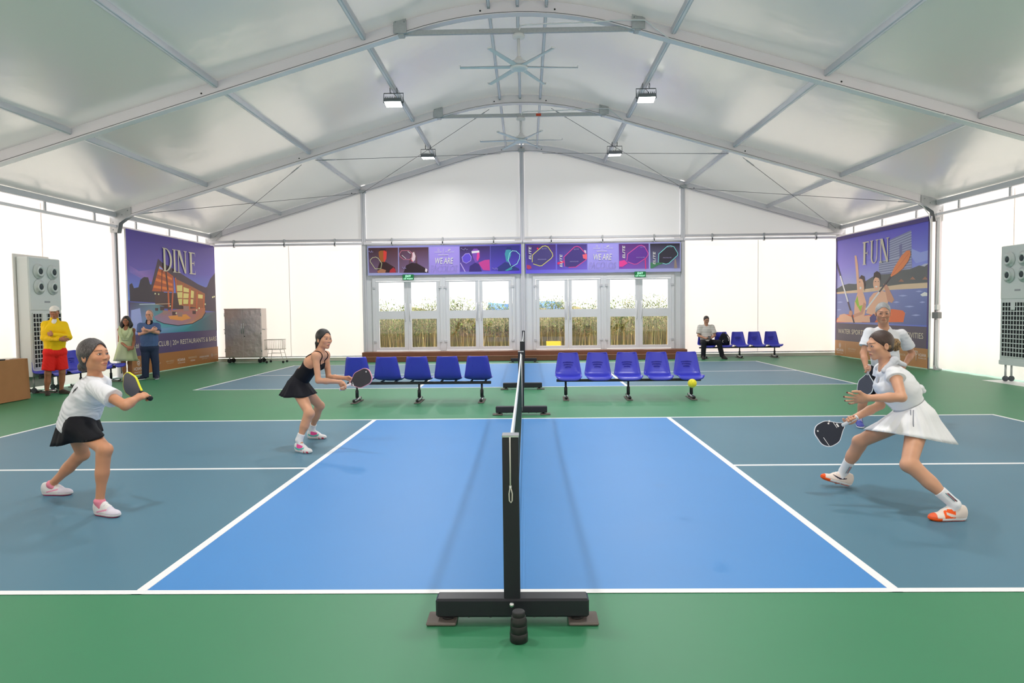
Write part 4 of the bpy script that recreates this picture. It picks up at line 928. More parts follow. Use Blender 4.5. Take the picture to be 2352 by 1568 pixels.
  ((206,80,150), [(3.485,2.932),(3.284,3.01),(3.277,2.992),(3.478,2.913)]),
  ((52,48,60), [(4.226,2.979),(4.237,3.237),(4.506,3.469),(4.614,3.483),(4.71,3.445),(4.824,3.25),(4.818,3.186),(4.549,2.942),(4.463,2.917),(4.355,2.945)]),
  ((130,206,206), [(4.235,2.968),(4.247,3.246),(4.228,3.247),(4.216,2.97)]),
  ((130,206,206), [(4.236,3.223),(4.52,3.468),(4.507,3.483),(4.224,3.238)]),
  ((130,206,206), [(4.498,3.459),(4.625,3.475),(4.622,3.494),(4.495,3.478)]),
  ((130,206,206), [(4.601,3.477),(4.716,3.433),(4.723,3.451),(4.608,3.495)]),
  ((130,206,206), [(4.697,3.449),(4.821,3.237),(4.837,3.247),(4.714,3.458)]),
  ((130,206,206), [(4.816,3.261),(4.807,3.177),(4.826,3.175),(4.835,3.259)]),
  ((130,206,206), [(4.818,3.2),(4.535,2.943),(4.548,2.928),(4.831,3.185)]),
  ((130,206,206), [(4.555,2.954),(4.451,2.924),(4.456,2.905),(4.561,2.936)]),
  ((130,206,206), [(4.474,2.924),(4.348,2.956),(4.344,2.938),(4.47,2.906)]),
  ((170,60,90), [(0.131,2.957),(0.25,2.923),(0.282,2.847),(0.184,2.809),(0.123,2.849)]),
  ((220,50,80), [(0.502,3.452),(0.493,3.431),(0.472,3.423),(0.45,3.432),(0.442,3.453),(0.451,3.474),(0.472,3.483),(0.494,3.474)]),
  ((220,40,96), [(1.079,3.009),(1.27,3.071),(1.291,3.006),(1.095,2.944)]),
  ((216,90,110), [(1.866,3.247),(2.006,3.266),(2.01,3.094),(1.887,3.128)]),
  ((200,180,200), [(1.91,3.386),(1.975,3.374),(1.985,3.288),(1.942,3.3)]),
  ((216,60,140), [(3.007,3.027),(3.171,3.064),(3.274,2.959),(3.105,2.849),(3.006,2.855)]),
  ((206,60,120), [(3.8,3.119),(3.813,2.772),(3.847,2.773),(3.834,3.12)]),
  ((70,120,90), [(3.981,2.971),(4.355,2.966),(4.355,2.934),(4.204,2.882),(4.032,2.79),(3.98,2.79)]),
  ((150,130,120), [(4.725,3.069),(4.764,3.068),(4.811,2.788),(4.71,2.785)]),
 ],
}
def clip_poly(pts, cols, a0, a1, b0, b1):
    """clip a polygon to the banner's own rectangle"""
    P = [(p[0], p[1]) + tuple(c) for p, c in zip(pts, cols)]
    for ax, lim, sg in ((0, a0, 1), (0, a1, -1), (1, b0, 1), (1, b1, -1)):
        out = []
        for i in range(len(P)):
            u, v = P[i-1], P[i]; du, dv = sg*(u[ax]-lim), sg*(v[ax]-lim)
            if (du >= 0) != (dv >= 0):
                t = du/(du-dv); out.append(tuple(u[k]+(v[k]-u[k])*t for k in range(5)))
            if dv >= 0: out.append(v)
        P = out
        if len(P) < 3: return None
    return [(p[0], p[1]) for p in P], [p[2:] for p in P]
def artwork(key, par, plane, val, out, box, gain=1.5):
    m = MB(); a0, a1, b0, b1 = box
    for k, (c, pts) in enumerate(POSTERS[key]):
        cols = list(c) if isinstance(c[0], (tuple, list)) else [c]*len(pts)
        cp = clip_poly(pts, cols, a0, a1, b0, b1)
        if not cp: continue
        pts, cols = cp; off = val+out*(.0012+.00013*k)
        vv = [(off, p[0], p[1]) if plane == 'X' else (p[0], off, p[1]) for p in pts]
        cc = [tuple(min(1, v*gain) for v in lin(q)) for q in cols]
        m.add(vv, [tuple(range(len(vv)))], 0, cc)
    return m.build('artwork', M_print, par, fix=False)
M_cream = mat('cream_print', (232, 222, 200), .5); M_pwhite = mat('white_print', (240, 236, 236), .5); M_plav = mat('lavender_outline_print', (188, 178, 232), .5); M_pgrey = mat('pale_print', (214, 196, 170), .5)
def arc(cx, cy, rx, ry, a0, a1, n=10): return [(cx+rx*math.cos(a), cy+ry*math.sin(a)) for a in np.linspace(a0, a1, n)]
def serif(ch):
    """big condensed serif capitals, unit box"""
    S = lambda x0, x1, y0, y1: [(x0, y0), (x1, y0), (x1, y1), (x0, y1)]
    if ch == 'D':
        o = arc(.26, .5, .72, .5, -PI/2, PI/2, 14); i = arc(.26, .5, .50, .46, -PI/2, PI/2, 14)
        return [S(.1, .30, 0, 1), S(0, .3, 0, .03), S(0, .3, .97, 1)] + [[o[k], o[k+1], i[k+1], i[k]] for k in range(13)]
    if ch == 'I': return [S(.32, .68, 0, 1), S(.08, .92, 0, .03), S(.08, .92, .97, 1)]
    if ch == 'N': return [S(.12, .2, 0, 1), S(.8, .88, 0, 1), [(.08, 1), (.34, 1), (.88, 0), (.74, 0)], S(0, .32, 0, .03), S(0, .26, .97, 1), S(.68, 1, .97, 1)]
    if ch == 'E': return [S(.12, .42, 0, 1), S(0, .9, 0, .045), S(0, .86, .955, 1), S(.42, .7, .48, .525), [(.9, 0), (.95, .22), (.86, .045), (.8, .045)], [(.86, 1), (.9, .8), (.82, .955), (.76, .955)], S(.68, .74, .40, .6)]
    if ch == 'F': return [S(.12, .42, 0, 1), S(0, .56, 0, .03), S(0, .9, .955, 1), S(.42, .7, .48, .525), [(.9, 1), (.94, .78), (.86, .955), (.8, .955)], S(.68, .74, .40, .6)]
    if ch == 'U':
        o = arc(.47, .3, .37, .3, PI, 2*PI, 12); i = arc(.50, .3, .24, .26, PI, 2*PI, 12)
        return [S(.1, .28, .3, 1), S(.75, .83, .3, 1), S(0, .38, .97, 1), S(.64, .96, .97, 1)] + [[o[k], o[k+1], i[k+1], i[k]] for k in range(11)]
def big_word(word, spans, z0, z1, X, out, par):
    for ch, (a, b) in zip(word, spans):
        m = MB()
        for j, pl in enumerate(serif(ch)): m.add([(X+out*(.022+.0004*j), a+(b-a)*x, z0+(z1-z0)*y) for x, y in pl], [tuple(range(len(pl)))])
        m.build('letter', M_cream, par, fix=False)
def flower(par, X, out, a, z, r, n=12):
    m = MB()
    for k in range(n):
        t = 2*PI*k/n
        for q in (.45, .9):
            ca, cz = a+r*q*math.cos(t), z+r*q*math.sin(t); m.add([(X, ca+r*.14*math.cos(u), cz+r*.14*math.sin(u)) for u in np.linspace(0, 2*PI, 7, endpoint=False)], [tuple(range(7))])
    m.build('emblem', M_pwhite, par, fix=False)
# ---- the DINE banner on the left, the FUN banner on the right
def wall_banner(key, X, out, box, label):
    a0, a1, b0, b1 = box
    t = tag(empty('wall_banner', (0, 0, 0)), label, 'banner', 'tall printed wall banners')
    MB().bx(X-out*.04, X, a0, a1, b0, b1, 0).build('board', mat('white_banner_board', (232, 230, 232), .6), t)
    artwork(key, t, 'X', X, out, box)
    ov = MB(); o1 = X+out*.0205
    ov.add([(o1, a0+.06 if key == 'dine' else a0+.06, .5), (o1, a1-.06, .5), (o1, a1-.06, 1.03), (o1, a0+.06, 1.03)], [(0, 1, 2, 3)], 0, lin((84, 68, 118)) if key == 'dine' else lin((108, 98, 114)))
    ov.add([(o1, a0, b0), (o1, a1, b0), (o1, a1, .5), (o1, a0, .5)], [(0, 1, 2, 3)], 0, lin((178, 116, 62)) if key == 'dine' else lin((196, 140, 92)))
    if key == 'fun':
        for s0, s1, z0, z1 in ((a0, a1, 3.56, 3.67), (a0, a0+.06, .5, 3.67), (a1-.06, a1, .5, 3.67)): ov.add([(o1, s0, z0), (o1, s1, z0), (o1, s1, z1), (o1, s0, z1)], [(0, 1, 2, 3)], 0, lin((82, 66, 140)))
    ov.build('caption_bands', M_print, t, fix=False)
    return t
dn = wall_banner('dine', -9.75, 1, (13.09, 17.90, .03, 3.67), 'tall banner on the left wall headed DINE, with a lit restaurant at dusk')
big_word('DINE', [(14.74, 15.24), (15.24, 15.50), (15.50, 16.08), (16.2, 16.62)], 2.71, 3.35, -9.75, 1, dn)
fn = wall_banner('fun', 9.75, -1, (12.94, 17.90, .03, 3.67), 'tall banner on the right wall headed FUN, with two people in a kayak')
big_word('FUN', [(16.2, 15.82), (15.78, 15.30), (15.28, 14.76)], 2.715, 3.36, 9.75, -1, fn)
TX = -9.75+.0225; UY = (0, 0, 1)
def tl(par, s, m, a, z, h, w=None, right=False, **k):
    if right: return text('lettering', s, m, par, (9.75-.0225, a, z), (0, -1, 0), UY, h, w, **k)
    return text('lettering', s, m, par, (TX, a, z), (0, 1, 0), UY, h, w, **k)
tl(dn, '#1', M_cream, 13.30, .70, .125, .24); tl(dn, 'CLUB | 20+ RESTAURANTS & BARS', M_cream, 14.38, .69, .135, 3.42)
tl(dn, 'HOIANA', M_pwhite, 13.19, .14, .085, .44); tl(dn, 'RESORT & GOLF', M_pwhite, 13.21, .075, .03, .4); flower(dn, TX, 1, 13.41, .33, .08)
tl(dn, 'NEW WORLD', M_pgrey, 14.06, .22, .04, .4); tl(dn, 'NEW WORLD', M_pgrey, 14.74, .235, .04, .42); tl(dn, 'HOTEL RESIDENCES', M_pgrey, 14.78, .19, .018, .34)
tl(dn, 'HOIANA', M_pwhite, 15.35, .21, .08, .43); tl(dn, 'HOTEL & SUITES', M_pwhite, 15.37, .15, .03, .40)
tl(dn, 'RESIDENCES', M_pgrey, 15.98, .245, .05, .5); tl(dn, 'HOIANA', M_pwhite, 16.1, .16, .045, .27)
tl(dn, 'HOIANA SHORES', M_pwhite, 16.66, .22, .05, .6); tl(dn, 'GOLF CLUB', M_pgrey, 16.8, .165, .03, .34); tl(dn, 'HOIANA', M_pgrey, 17.56, .23, .05, .3); flower(dn, TX, 1, 17.47, .25, .06, 8)
tl(fn, 'WATER SPORTS', M_cream, 17.69, .715, .14, 1.67, True); tl(fn, 'ACTIVITIES', M_cream, 14.18, .735, .14, 1.04, True)
tl(fn, 'HOIANA', M_pwhite, 17.79, .165, .085, .47, True); tl(fn, 'RESORT & GOLF', M_pwhite, 17.76, .10, .03, .42, True); flower(fn, 9.7275, -1, 17.56, .35, .075)
MB().add([(9.7275, 17.19, .09), (9.7275, 17.2, .09), (9.7275, 17.2, .42), (9.7275, 17.19, .42)], [(0, 1, 2, 3)]).build('divider_line', M_pgrey, fn, fix=False)
tl(fn, 'NEW WORLD', M_pgrey, 17.02, .25, .045, .48, True); tl(fn, 'HOIANA HOTEL', M_pgrey, 16.98, .2, .02, .4, True); tl(fn, 'RESIDENCES', M_pgrey, 14.4, .27, .05, .5, True)
tl(fn, 'HOIANA', M_pwhite, 13.33, .30, .075, .33, True); tl(fn, 'PICKLEBALL CLUB', M_pwhite, 13.33, .245, .03, .33, True)
m = MB()
for cx_ in (13.46, 13.40): m.tube([(9.727, cx_+.035*math.cos(t), .38+.045*math.sin(t)) for t in np.linspace(0, 2*PI, 14, endpoint=False)], .006, 4, closed=True)
m.tube([(9.727, 13.43, .335), (9.727, 13.43, .18)], .007, 4); m.build('emblem', M_pwhite, fn)

# ---- two long banners above the doors
YP = 17.83
def long_banner(key, x0, x1, label, cx_, lx, dz):
    t = tag(empty('long_banner', (0, 0, 0)), label, 'banner', 'long banners above the doors')
    MB().bx(x0, x1, YP, YP+.03, 2.68, 3.60).build('board', mat('white_banner_board', (232, 230, 232), .6), t)
    artwork(key, t, 'Y', YP, -1, (x0, x1, 2.68, 3.60))
    y = YP-.024
    def T(s, mm, x, z, h, w_=None, ux=(1, 0, 0), uy=(0, 0, 1), **k): return text('lettering', s, mm, t, (x, y, z), ux, uy, h, w_, **k)
    T('WE ARE', M_pwhite, lx, 3.02+dz, .185, .57, shear=.2, bold=.012)
    T('FACOLOS', M_plav, lx-.155, 2.765+dz*.6, .21, .86, shear=.2, outline=.014)
    T('HOIANA', M_pwhite, lx-.01, 3.365+dz*.95, .035, .22); T('FACOLOS', M_pwhite, lx+.32, 3.368+dz*.95, .032, .28, shear=.3)
    MB().box((lx+.265, y, 3.415+dz*.95), (.006, .001, .18)).build('divider_line', M_pwhite, t); MB().box((lx+.26, y, 3.292+dz*.95), (.32, .001, .014)).build('sponsor_line', M_pwhite, t)
    m = MB()
    for k in range(8):
        a = 2*PI*k/8; m.add([(lx+.11+.022*math.cos(a)+.008*math.cos(u), y, 3.45+dz*.95+.03*math.sin(a)+.008*math.sin(u)) for u in np.linspace(0, 2*PI, 6, endpoint=False)], [tuple(range(6))])
    for dx, dz2 in ((.43, .0), (.47, .012), (.425, -.026), (.465, -.014)): m.box((lx+dx, y, 3.452+dz*.95+dz2), (.034, .001, .018), 0, Matrix.Rotation(-.2, 3, 'Y'))
    m.build('emblem', M_pwhite, t, fix=False)
    return t, T
lb, T = long_banner('left', -4.87, -.045, 'long purple banner above the left doors with four players in neon light', 0, -2.74, 0)
def scribble(par, x, z, w_, h_):
    MB().tube([(x+w_*u, YP-.024, z+h_*(.5+.5*math.sin(u*17)*math.cos(u*5))) for u in np.linspace(0, 1, 22)], .005, 4).build('signature', M_plav, par)
for x, z, w_ in ((-4.82, 3.38, .14), (-3.78, 2.86, .13), (-1.93, 3.42, .22), (-.95, 2.8, .18)): scribble(lb, x, z, w_, .08)
rb, T = long_banner('right', .09, 4.92, 'long purple banner above the right doors with four glowing paddle outlines', 0, 2.21, .055)
for x, z in ((.235, 3.117), (1.2, 2.867), (3.15, 3.113), (4.093, 2.912)): T('ELITE', M_pwhite, x+.035, z, .075, .395, (0, 0, 1), (-1, 0, 0), shear=.15, bold=.02)
for x, z, z2 in ((.60, 3.43, 3.10), (1.6, 3.40, 3.02), (3.66, 3.44, 3.12), (4.49, 3.43, 3.10)):
    T('ELITE', M_plav, x, z, .03, .16, shear=.3); T('FACOLOS', M_plav, x-.13, z2, .03, .27, shear=.3)
# ================================================================== FIGURES: smooth-blended volumes turned into one continuous surface
def V3(p): return np.array([p[0], p[1], p[2]], dtype=np.float64)
def unit(v): v = np.asarray(v, float); return v/(np.linalg.norm(v)+1e-12)
def cone(a, b, ra, rb=None, lat=None, dep=1.0, k=.02, op='u', clip=None):
    """tapered limb from a to b; lat = wide axis, dep = thickness / width"""
    return dict(t='c', a=V3(a), b=V3(b), ra=ra, rb=ra if rb is None else rb, lat=None if lat is None else unit(lat), dep=dep, k=k, op=op, clip=clip)
def elli(c, r, R=None, k=.02, op='u', clip=None):
    return dict(t='e', c=V3(c), r=np.array(r if hasattr(r, '__len__') else (r, r, r), float), R=np.eye(3) if R is None else np.asarray(R, float), k=k, op=op, clip=clip)
def plane(p, n, k=.004, op='i'): return dict(t='p', p=V3(p), n=unit(n), k=k, op=op, clip=None)
def prim_d(q, x, y, z):
    if q['t'] == 'p': d = (x-q['p'][0])*q['n'][0] + (y-q['p'][1])*q['n'][1] + (z-q['p'][2])*q['n'][2]
    elif q['t'] == 'e':
        R, r, c = q['R'], q['r'], q['c']; X, Y, Z = x-c[0], y-c[1], z-c[2]
        u = X*R[0, 0]+Y*R[1, 0]+Z*R[2, 0]; v = X*R[0, 1]+Y*R[1, 1]+Z*R[2, 1]; w_ = X*R[0, 2]+Y*R[1, 2]+Z*R[2, 2]
        k0 = np.sqrt((u/r[0])**2+(v/r[1])**2+(w_/r[2])**2)+1e-9; k1 = np.sqrt((u/r[0]**2)**2+(v/r[1]**2)**2+(w_/r[2]**2)**2)+1e-9
        d = k0*(k0-1)/k1
    else:
        a, b = q['a'], q['b']; ba = b-a; L2 = ba@ba+1e-12; X, Y, Z = x-a[0], y-a[1], z-a[2]
        t = np.clip((X*ba[0]+Y*ba[1]+Z*ba[2])/L2, 0, 1); X = X-t*ba[0]; Y = Y-t*ba[1]; Z = Z-t*ba[2]; rr = q['ra']+(q['rb']-q['ra'])*t
        if q['lat'] is None: d = np.sqrt(X*X+Y*Y+Z*Z)-rr
        else:
            l = q['lat']; s = X*l[0]+Y*l[1]+Z*l[2]; o2 = np.maximum(X*X+Y*Y+Z*Z-s*s, 0); rd = rr*q['dep']
            k0 = np.sqrt((s/rr)**2+o2/rd**2)+1e-9; k1 = np.sqrt((s/rr**2)**2+o2/rd**4)+1e-9; d = k0*(k0-1)/k1
    if q['clip'] is not None:
        for p, n in q['clip']: d = np.maximum(d, (x-p[0])*n[0]+(y-p[1])*n[1]+(z-p[2])*n[2])
    return d
def blend(F, d, k, op):
    if op == 'u': h = np.clip(.5+.5*(F-d)/k, 0, 1); return F+(d-F)*h-k*h*(1-h)
    e = -d if op == 's' else d
    h = np.clip(.5-.5*(F-e)/k, 0, 1); return F+(e-F)*h+k*h*(1-h)
def pbox(q):
    if q['t'] == 'p': return None
    if q['t'] == 'e': m = q['r'].max(); return q['c']-m, q['c']+m
    m = max(q['ra'], q['rb'])*max(1, q['dep']); return np.minimum(q['a'], q['b'])-m, np.maximum(q['a'], q['b'])+m
def bounds(prims):
    B = [pbox(q) for q in prims if q['op'] == 'u']; B = [b for b in B if b is not None]
    return np.min([b[0] for b in B], 0), np.max([b[1] for b in B], 0)
def field(prims, lo, hi, h, noise=None):
    n = np.ceil((hi-lo)/h).astype(int)+1; F = np.full(n, .15, np.float32); ax = [lo[i]+h*np.arange(n[i]) for i in range(3)]
    for q in prims:
        b = pbox(q)
        if b is None: s = (slice(None),)*3
        else:
            m = q['k']+3*h+.012; s = []
            for i in range(3):
                i0 = int(max(0, math.floor((b[0][i]-m-lo[i])/h))); i1 = int(min(n[i], math.ceil((b[1][i]+m-lo[i])/h)+1)); s.append(slice(i0, max(i0, i1)))
            s = tuple(s)
            if any(u.stop <= u.start for u in s): continue
        x = ax[0][s[0]][:, None, None]; y = ax[1][s[1]][None, :, None]; z = ax[2][s[2]][None, None, :]
        F[s] = blend(F[s], prim_d(q, x, y, z), q['k'], q['op'])
    if noise is not None: F += noise(ax[0][:, None, None], ax[1][None, :, None], ax[2][None, None, :]).astype(np.float32)
    return F
def sdf_pts(prims, P):
    F = np.full(len(P), .5)
    for q in prims: F = blend(F, prim_d(q, P[:, 0], P[:, 1], P[:, 2]), q['k'], q['op'])
    return F
def surface(F, lo, h):
    """naive surface nets"""
    S = F < 0; n = np.array(F.shape)
    c = np.zeros(n-1, np.uint8)
    for i in (0, 1):
        for j in (0, 1):
            for k in (0, 1): c += S[i:n[0]-1+i, j:n[1]-1+j, k:n[2]-1+k]
    act = (c > 0) & (c < 8); I = np.argwhere(act)
    if len(I) == 0: return np.zeros((0, 3)), np.zeros((0, 4), int)
    idx = np.full(n-1, -1, np.int32); idx[act] = np.arange(len(I))
    acc = np.zeros((len(I), 3)); cnt = np.zeros(len(I))
    corners = [(i, j, k) for i in (0, 1) for j in (0, 1) for k in (0, 1)]
    for a in corners:
        for d in range(3):
            if a[d]: continue
            b = list(a); b[d] = 1
            fa = F[I[:, 0]+a[0], I[:, 1]+a[1], I[:, 2]+a[2]].astype(float); fb = F[I[:, 0]+b[0], I[:, 1]+b[1], I[:, 2]+b[2]].astype(float)
            m = (fa < 0) != (fb < 0); t = np.where(m, fa/np.where(m, fa-fb, 1), 0); p = np.tile(np.array(a, float), (len(I), 1)); p[:, d] += t
            acc[m] += p[m]; cnt[m] += 1
    V = lo + h*(I+acc/np.maximum(cnt, 1)[:, None]); Q = []
    for d in range(3):
        e, g = (d+1) % 3, (d+2) % 3
        sl0 = [slice(None)]*3; sl1 = [slice(None)]*3; sl0[d] = slice(0, -1); sl1[d] = slice(1, None)
        A, B = S[tuple(sl0)], S[tuple(sl1)]; E = np.argwhere(A != B)
        E = E[(E[:, e] > 0) & (E[:, g] > 0) & (E[:, e] < n[e]-1) & (E[:, g] < n[g]-1)]
        if len(E) == 0: continue
        flip = A[E[:, 0], E[:, 1], E[:, 2]]
        def cell(de, dg):
            W = E.copy(); W[:, e] -= de; W[:, g] -= dg; return idx[W[:, 0], W[:, 1], W[:, 2]]
        q = np.stack([cell(1, 1), cell(0, 1), cell(0, 0), cell(1, 0)], 1); q[~flip] = q[~flip][:, ::-1]; Q.append(q)
    Q = np.concatenate(Q); Q = Q[(Q >= 0).all(1)]
    return V, Q
def relax(V, Q, it=1, f=.5):
    for _ in range(it):
        s = np.zeros_like(V); c = np.zeros(len(V))
        for i in range(4):
            j = Q[:, (i+1) % 4]; np.add.at(s, Q[:, i], V[j]); np.add.at(c, Q[:, i], 1); np.add.at(s, j, V[Q[:, i]]); np.add.at(c, j, 1)
        V = V*(1-f)+f*s/np.maximum(c, 1)[:, None]
    return V
def mesh_from(name, V, Q, material, parent, tint=None, org=None):
    me = bpy.data.meshes.new(name); V = np.asarray(V); o = np.zeros(3) if org is None else org
    me.vertices.add(len(V)); me.vertices.foreach_set('co', (V-o).astype(np.float32).ravel())
    me.loops.add(Q.size); me.loops.foreach_set('vertex_index', Q.astype(np.int32).ravel()); me.polygons.add(len(Q)); me.polygons.foreach_set('loop_start', np.arange(0, Q.size, 4, dtype=np.int32))
    me.update(calc_edges=True); me.validate(); me.polygons.foreach_set('use_smooth', [True]*len(me.polygons)); me.materials.append(material)
    if tint is not None:
        ca = me.color_attributes.new('tint', 'FLOAT_COLOR', 'POINT'); ca.data.foreach_set('color', np.concatenate([tint, np.ones((len(V), 1))], 1).astype(np.float32).ravel())
    ob = bpy.data.objects.new(name, me); COL.objects.link(ob)
    if parent is not None: ob.parent = parent
    return ob
def volume(name, prims, h, material, parent, org, tint=None, noise=None, it=1):
    lo, hi = bounds(prims); lo = lo-.03; hi = hi+.03
    V, Q = surface(field(prims, lo, hi, h, noise), lo, h); V = relax(V, Q, it)
    return mesh_from(name, V, Q, material, parent, None if tint is None else tint(V), org)
def folds(amp, seed=0, sc=1.0, dirn=None):
    """cloth creases: warped ridges running across the body, plus fine ones"""
    r = np.random.default_rng(seed); n = 7; K = r.normal(size=(n, 3)); K /= np.linalg.norm(K, axis=1)[:, None]; w_ = r.uniform(22, 95, n)/sc; ph = r.uniform(0, 6.28, n)
    if dirn is not None:
        dirn = unit(dirn); K = K*.55+dirn[None, :]*np.sign(K@dirn)[:, None]; K /= np.linalg.norm(K, axis=1)[:, None]
    def f(x, y, z):
        o = 0; wx = .035*np.sin(11*x+7*z+ph[0])+.02*np.sin(23*y-13*z+ph[1]); wz = .035*np.sin(9*y-12*x+ph[2])
        for i in range(n):
            s_ = np.sin(w_[i]*(K[i, 0]*(x+wx)+K[i, 1]*(y+wz)+K[i, 2]*(z+wx-wz))+ph[i])
            o = o + (1-np.abs(s_)-.4)*(.5+.5*np.sin(6*x+8*y+5*z+3*ph[i]))
        return amp*o*.55
    return f

# ---- head: local axes x = figure's right, y = face, z = up
def head_frame(face, up=(0, 0, 1), tilt=0):
    y = unit(face); x = unit(np.cross(y, V3(up))); z = np.cross(x, y); R = np.stack([x, y, z], 1)
    if tilt:
        c, s = math.cos(tilt), math.sin(tilt); x2 = x*c+z*s; z2 = -x*s+z*c; R = np.stack([x2, y, z2], 1)
    return R
def head_prims(c, R, s=1.0, male=False):
    w = lambda x, y, z: V3(c)+R@(np.array([x, y, z])*s); e = lambda p, r, k=.02, op='u': elli(w(*p), np.array(r)*s, R, k*s, op)
    jw = 1.1 if male else .96; nb = 1.12 if male else .92
    P = [e((0, -.014, .032), (.073, .096, .088)), e((0, .034, -.026), (.058, .058, .076), .03), e((0, .064, -.096), (.020*jw, .018, .018), .035),
         e((.040*jw, .008, -.060), (.018, .034, .028), .03), e((-.040*jw, .008, -.060), (.018, .034, .028), .03)]
    for q in (-1, 1):
        P += [e((q*.041, .064, -.018), (.022, .018, .020), .03), e((q*.032, .104, .006), (.020, .018, .011), .016, 's'), e((q*.0315, .0755, .005), (.0165, .0125, .0105), .007),
              cone(w(q*.019, .0855, .0085), w(q*.045, .080, .0095), .0042*s, .0036*s, k=.005*s),
              e((q*.075, -.012, -.008), (.008, .019, .031), .006), e((q*.081, -.008, -.006), (.006, .010, .018), .006, 's'), e((q*.0115*nb, .0945, -.030), (.0075*nb, .009, .0068), .006)]
    P += [cone(w(-.028, .082, .030), w(.028, .082, .030), .009*s, k=.028*s), cone(w(0, .088, .012), w(0, .104*(.5+.5*nb)+.0, -.025), .006*s, .0098*nb*s, k=.014*s),
          cone(w(-.012, .0895, -.0575), w(.012, .0895, -.0575), .0050*s, k=.008*s), cone(w(-.010, .0885, -.0690), w(.010, .0885, -.0690), .0058*s, k=.008*s),
          cone(w(-.020, .0845, -.062), w(.020, .0845, -.062), .0045*s, k=.008*s), cone(w(-.019, .0975, -.0630), w(.019, .0975, -.0630), .0022*s, k=.004*s, op='s'), e((0, .098, -.0465), (.003, .006, .007), .006, 's')]
    return P
def head_tint(c, R, s, skin, lips, brow=(.03, .02, .018)):
    lips = np.array(lips); sk = np.array(skin)
    def f(V, base):
        L = (V-V3(c))@R/s; x, y, z = np.abs(L[:, 0]), L[:, 1], L[:, 2]; C = base.copy(); fr = y > .05
        def put(m, col, a=1.0): C[m] = C[m]*(1-a)+np.array(col)*a
        def soft(w_, col): w_ = np.clip(w_, 0, 1)[:, None]; C[:] = C*(1-w_)+np.array(col)*w_
        soft(fr*.45*(1-((x-.043)/.03)**2-((z+.03)/.024)**2), sk*np.array((1.10, .86, .82)))
        soft(fr*.4*(1-((x-.031)/.024)**2-((z-.004)/.014)**2), sk*np.array((.72, .62, .60)))
        up = .0060*(1-(x/.022)**2)-.0018*np.clip(1-x/.004, 0, 1); lo_ = .0085*(1-(x/.021)**2)
        soft(fr*np.clip(1.6-1.6*np.abs((z+.0630)/np.where(z > -.063, np.maximum(up, 1e-4), np.maximum(lo_, 1e-4)))**2, 0, .85)*(x < .0215), lips)
        put(fr & (x < .019) & (np.abs(z+.0630-.06*x) < .0013), lips*.4, .8)
        bz = .0285+.16*x-2.2*x*x; soft(fr*np.clip(1.3-np.abs(z-bz)/np.maximum(.0034-.04*np.clip(x-.03, 0, 1), .0012), 0, .85)*((x > .013) & (x < .050)), brow)
        ez = .0052+.05*(x-.03); eh = .0043*np.clip(1-((x-.0315)/.0145)**2, 0, 1)**.6
        inn = fr & (np.abs(z-ez) < eh); put(inn, (.66, .60, .57)); put(inn & (((x-.031)/.0058)**2+((z-ez-.0005)/.0062)**2 < 1), (.018, .011, .009))
        put(fr & (z > ez) & (np.abs(z-ez-eh-.0008) < .0015) & (np.abs(x-.0325) < .0155), (.03, .02, .018), .85)
        put(fr & (z < ez) & (np.abs(z-ez+eh+.0004) < .0008) & (np.abs(x-.033) < .012), sk*.45, .5)
        put(fr & (((x-.0065)/.004)**2+((z+.0365)/.0026)**2 < 1) & (y > .085), sk*.3)
        return C
    return f
def hair_prims(c, R, s, line, thick=.011, nape=-.085, extra=(), oval=(.0, .094, -.022, .064, .088, .104)):
    """cap of hair cut back to a rounded hairline round the face and a plane behind the ears"""
    w = lambda x, y, z: V3(c)+R@(np.array([x, y, z])*s)
    P = [elli(w(0, -.016, .034), np.array((.073+thick, .096+thick, .088+thick))*s, R, .02*s), elli(w(0, -.048, -.03), np.array((.062, .052, .062))*s, R, .03*s)]
    d = np.array((0, line[0]-line[2], line[1]-line[3])); n = unit(np.array((0, d[2], -d[1])))
    if oval: P.append(elli(w(*oval[:3]), np.array(oval[3:])*s, R, .010*s, 's'))
    P += [dict(plane(w(0, line[0], line[1]), R@n, .008)), plane(w(0, 0, nape), R@np.array((0, 0, -1.)), .008)]
    return P + list(extra)
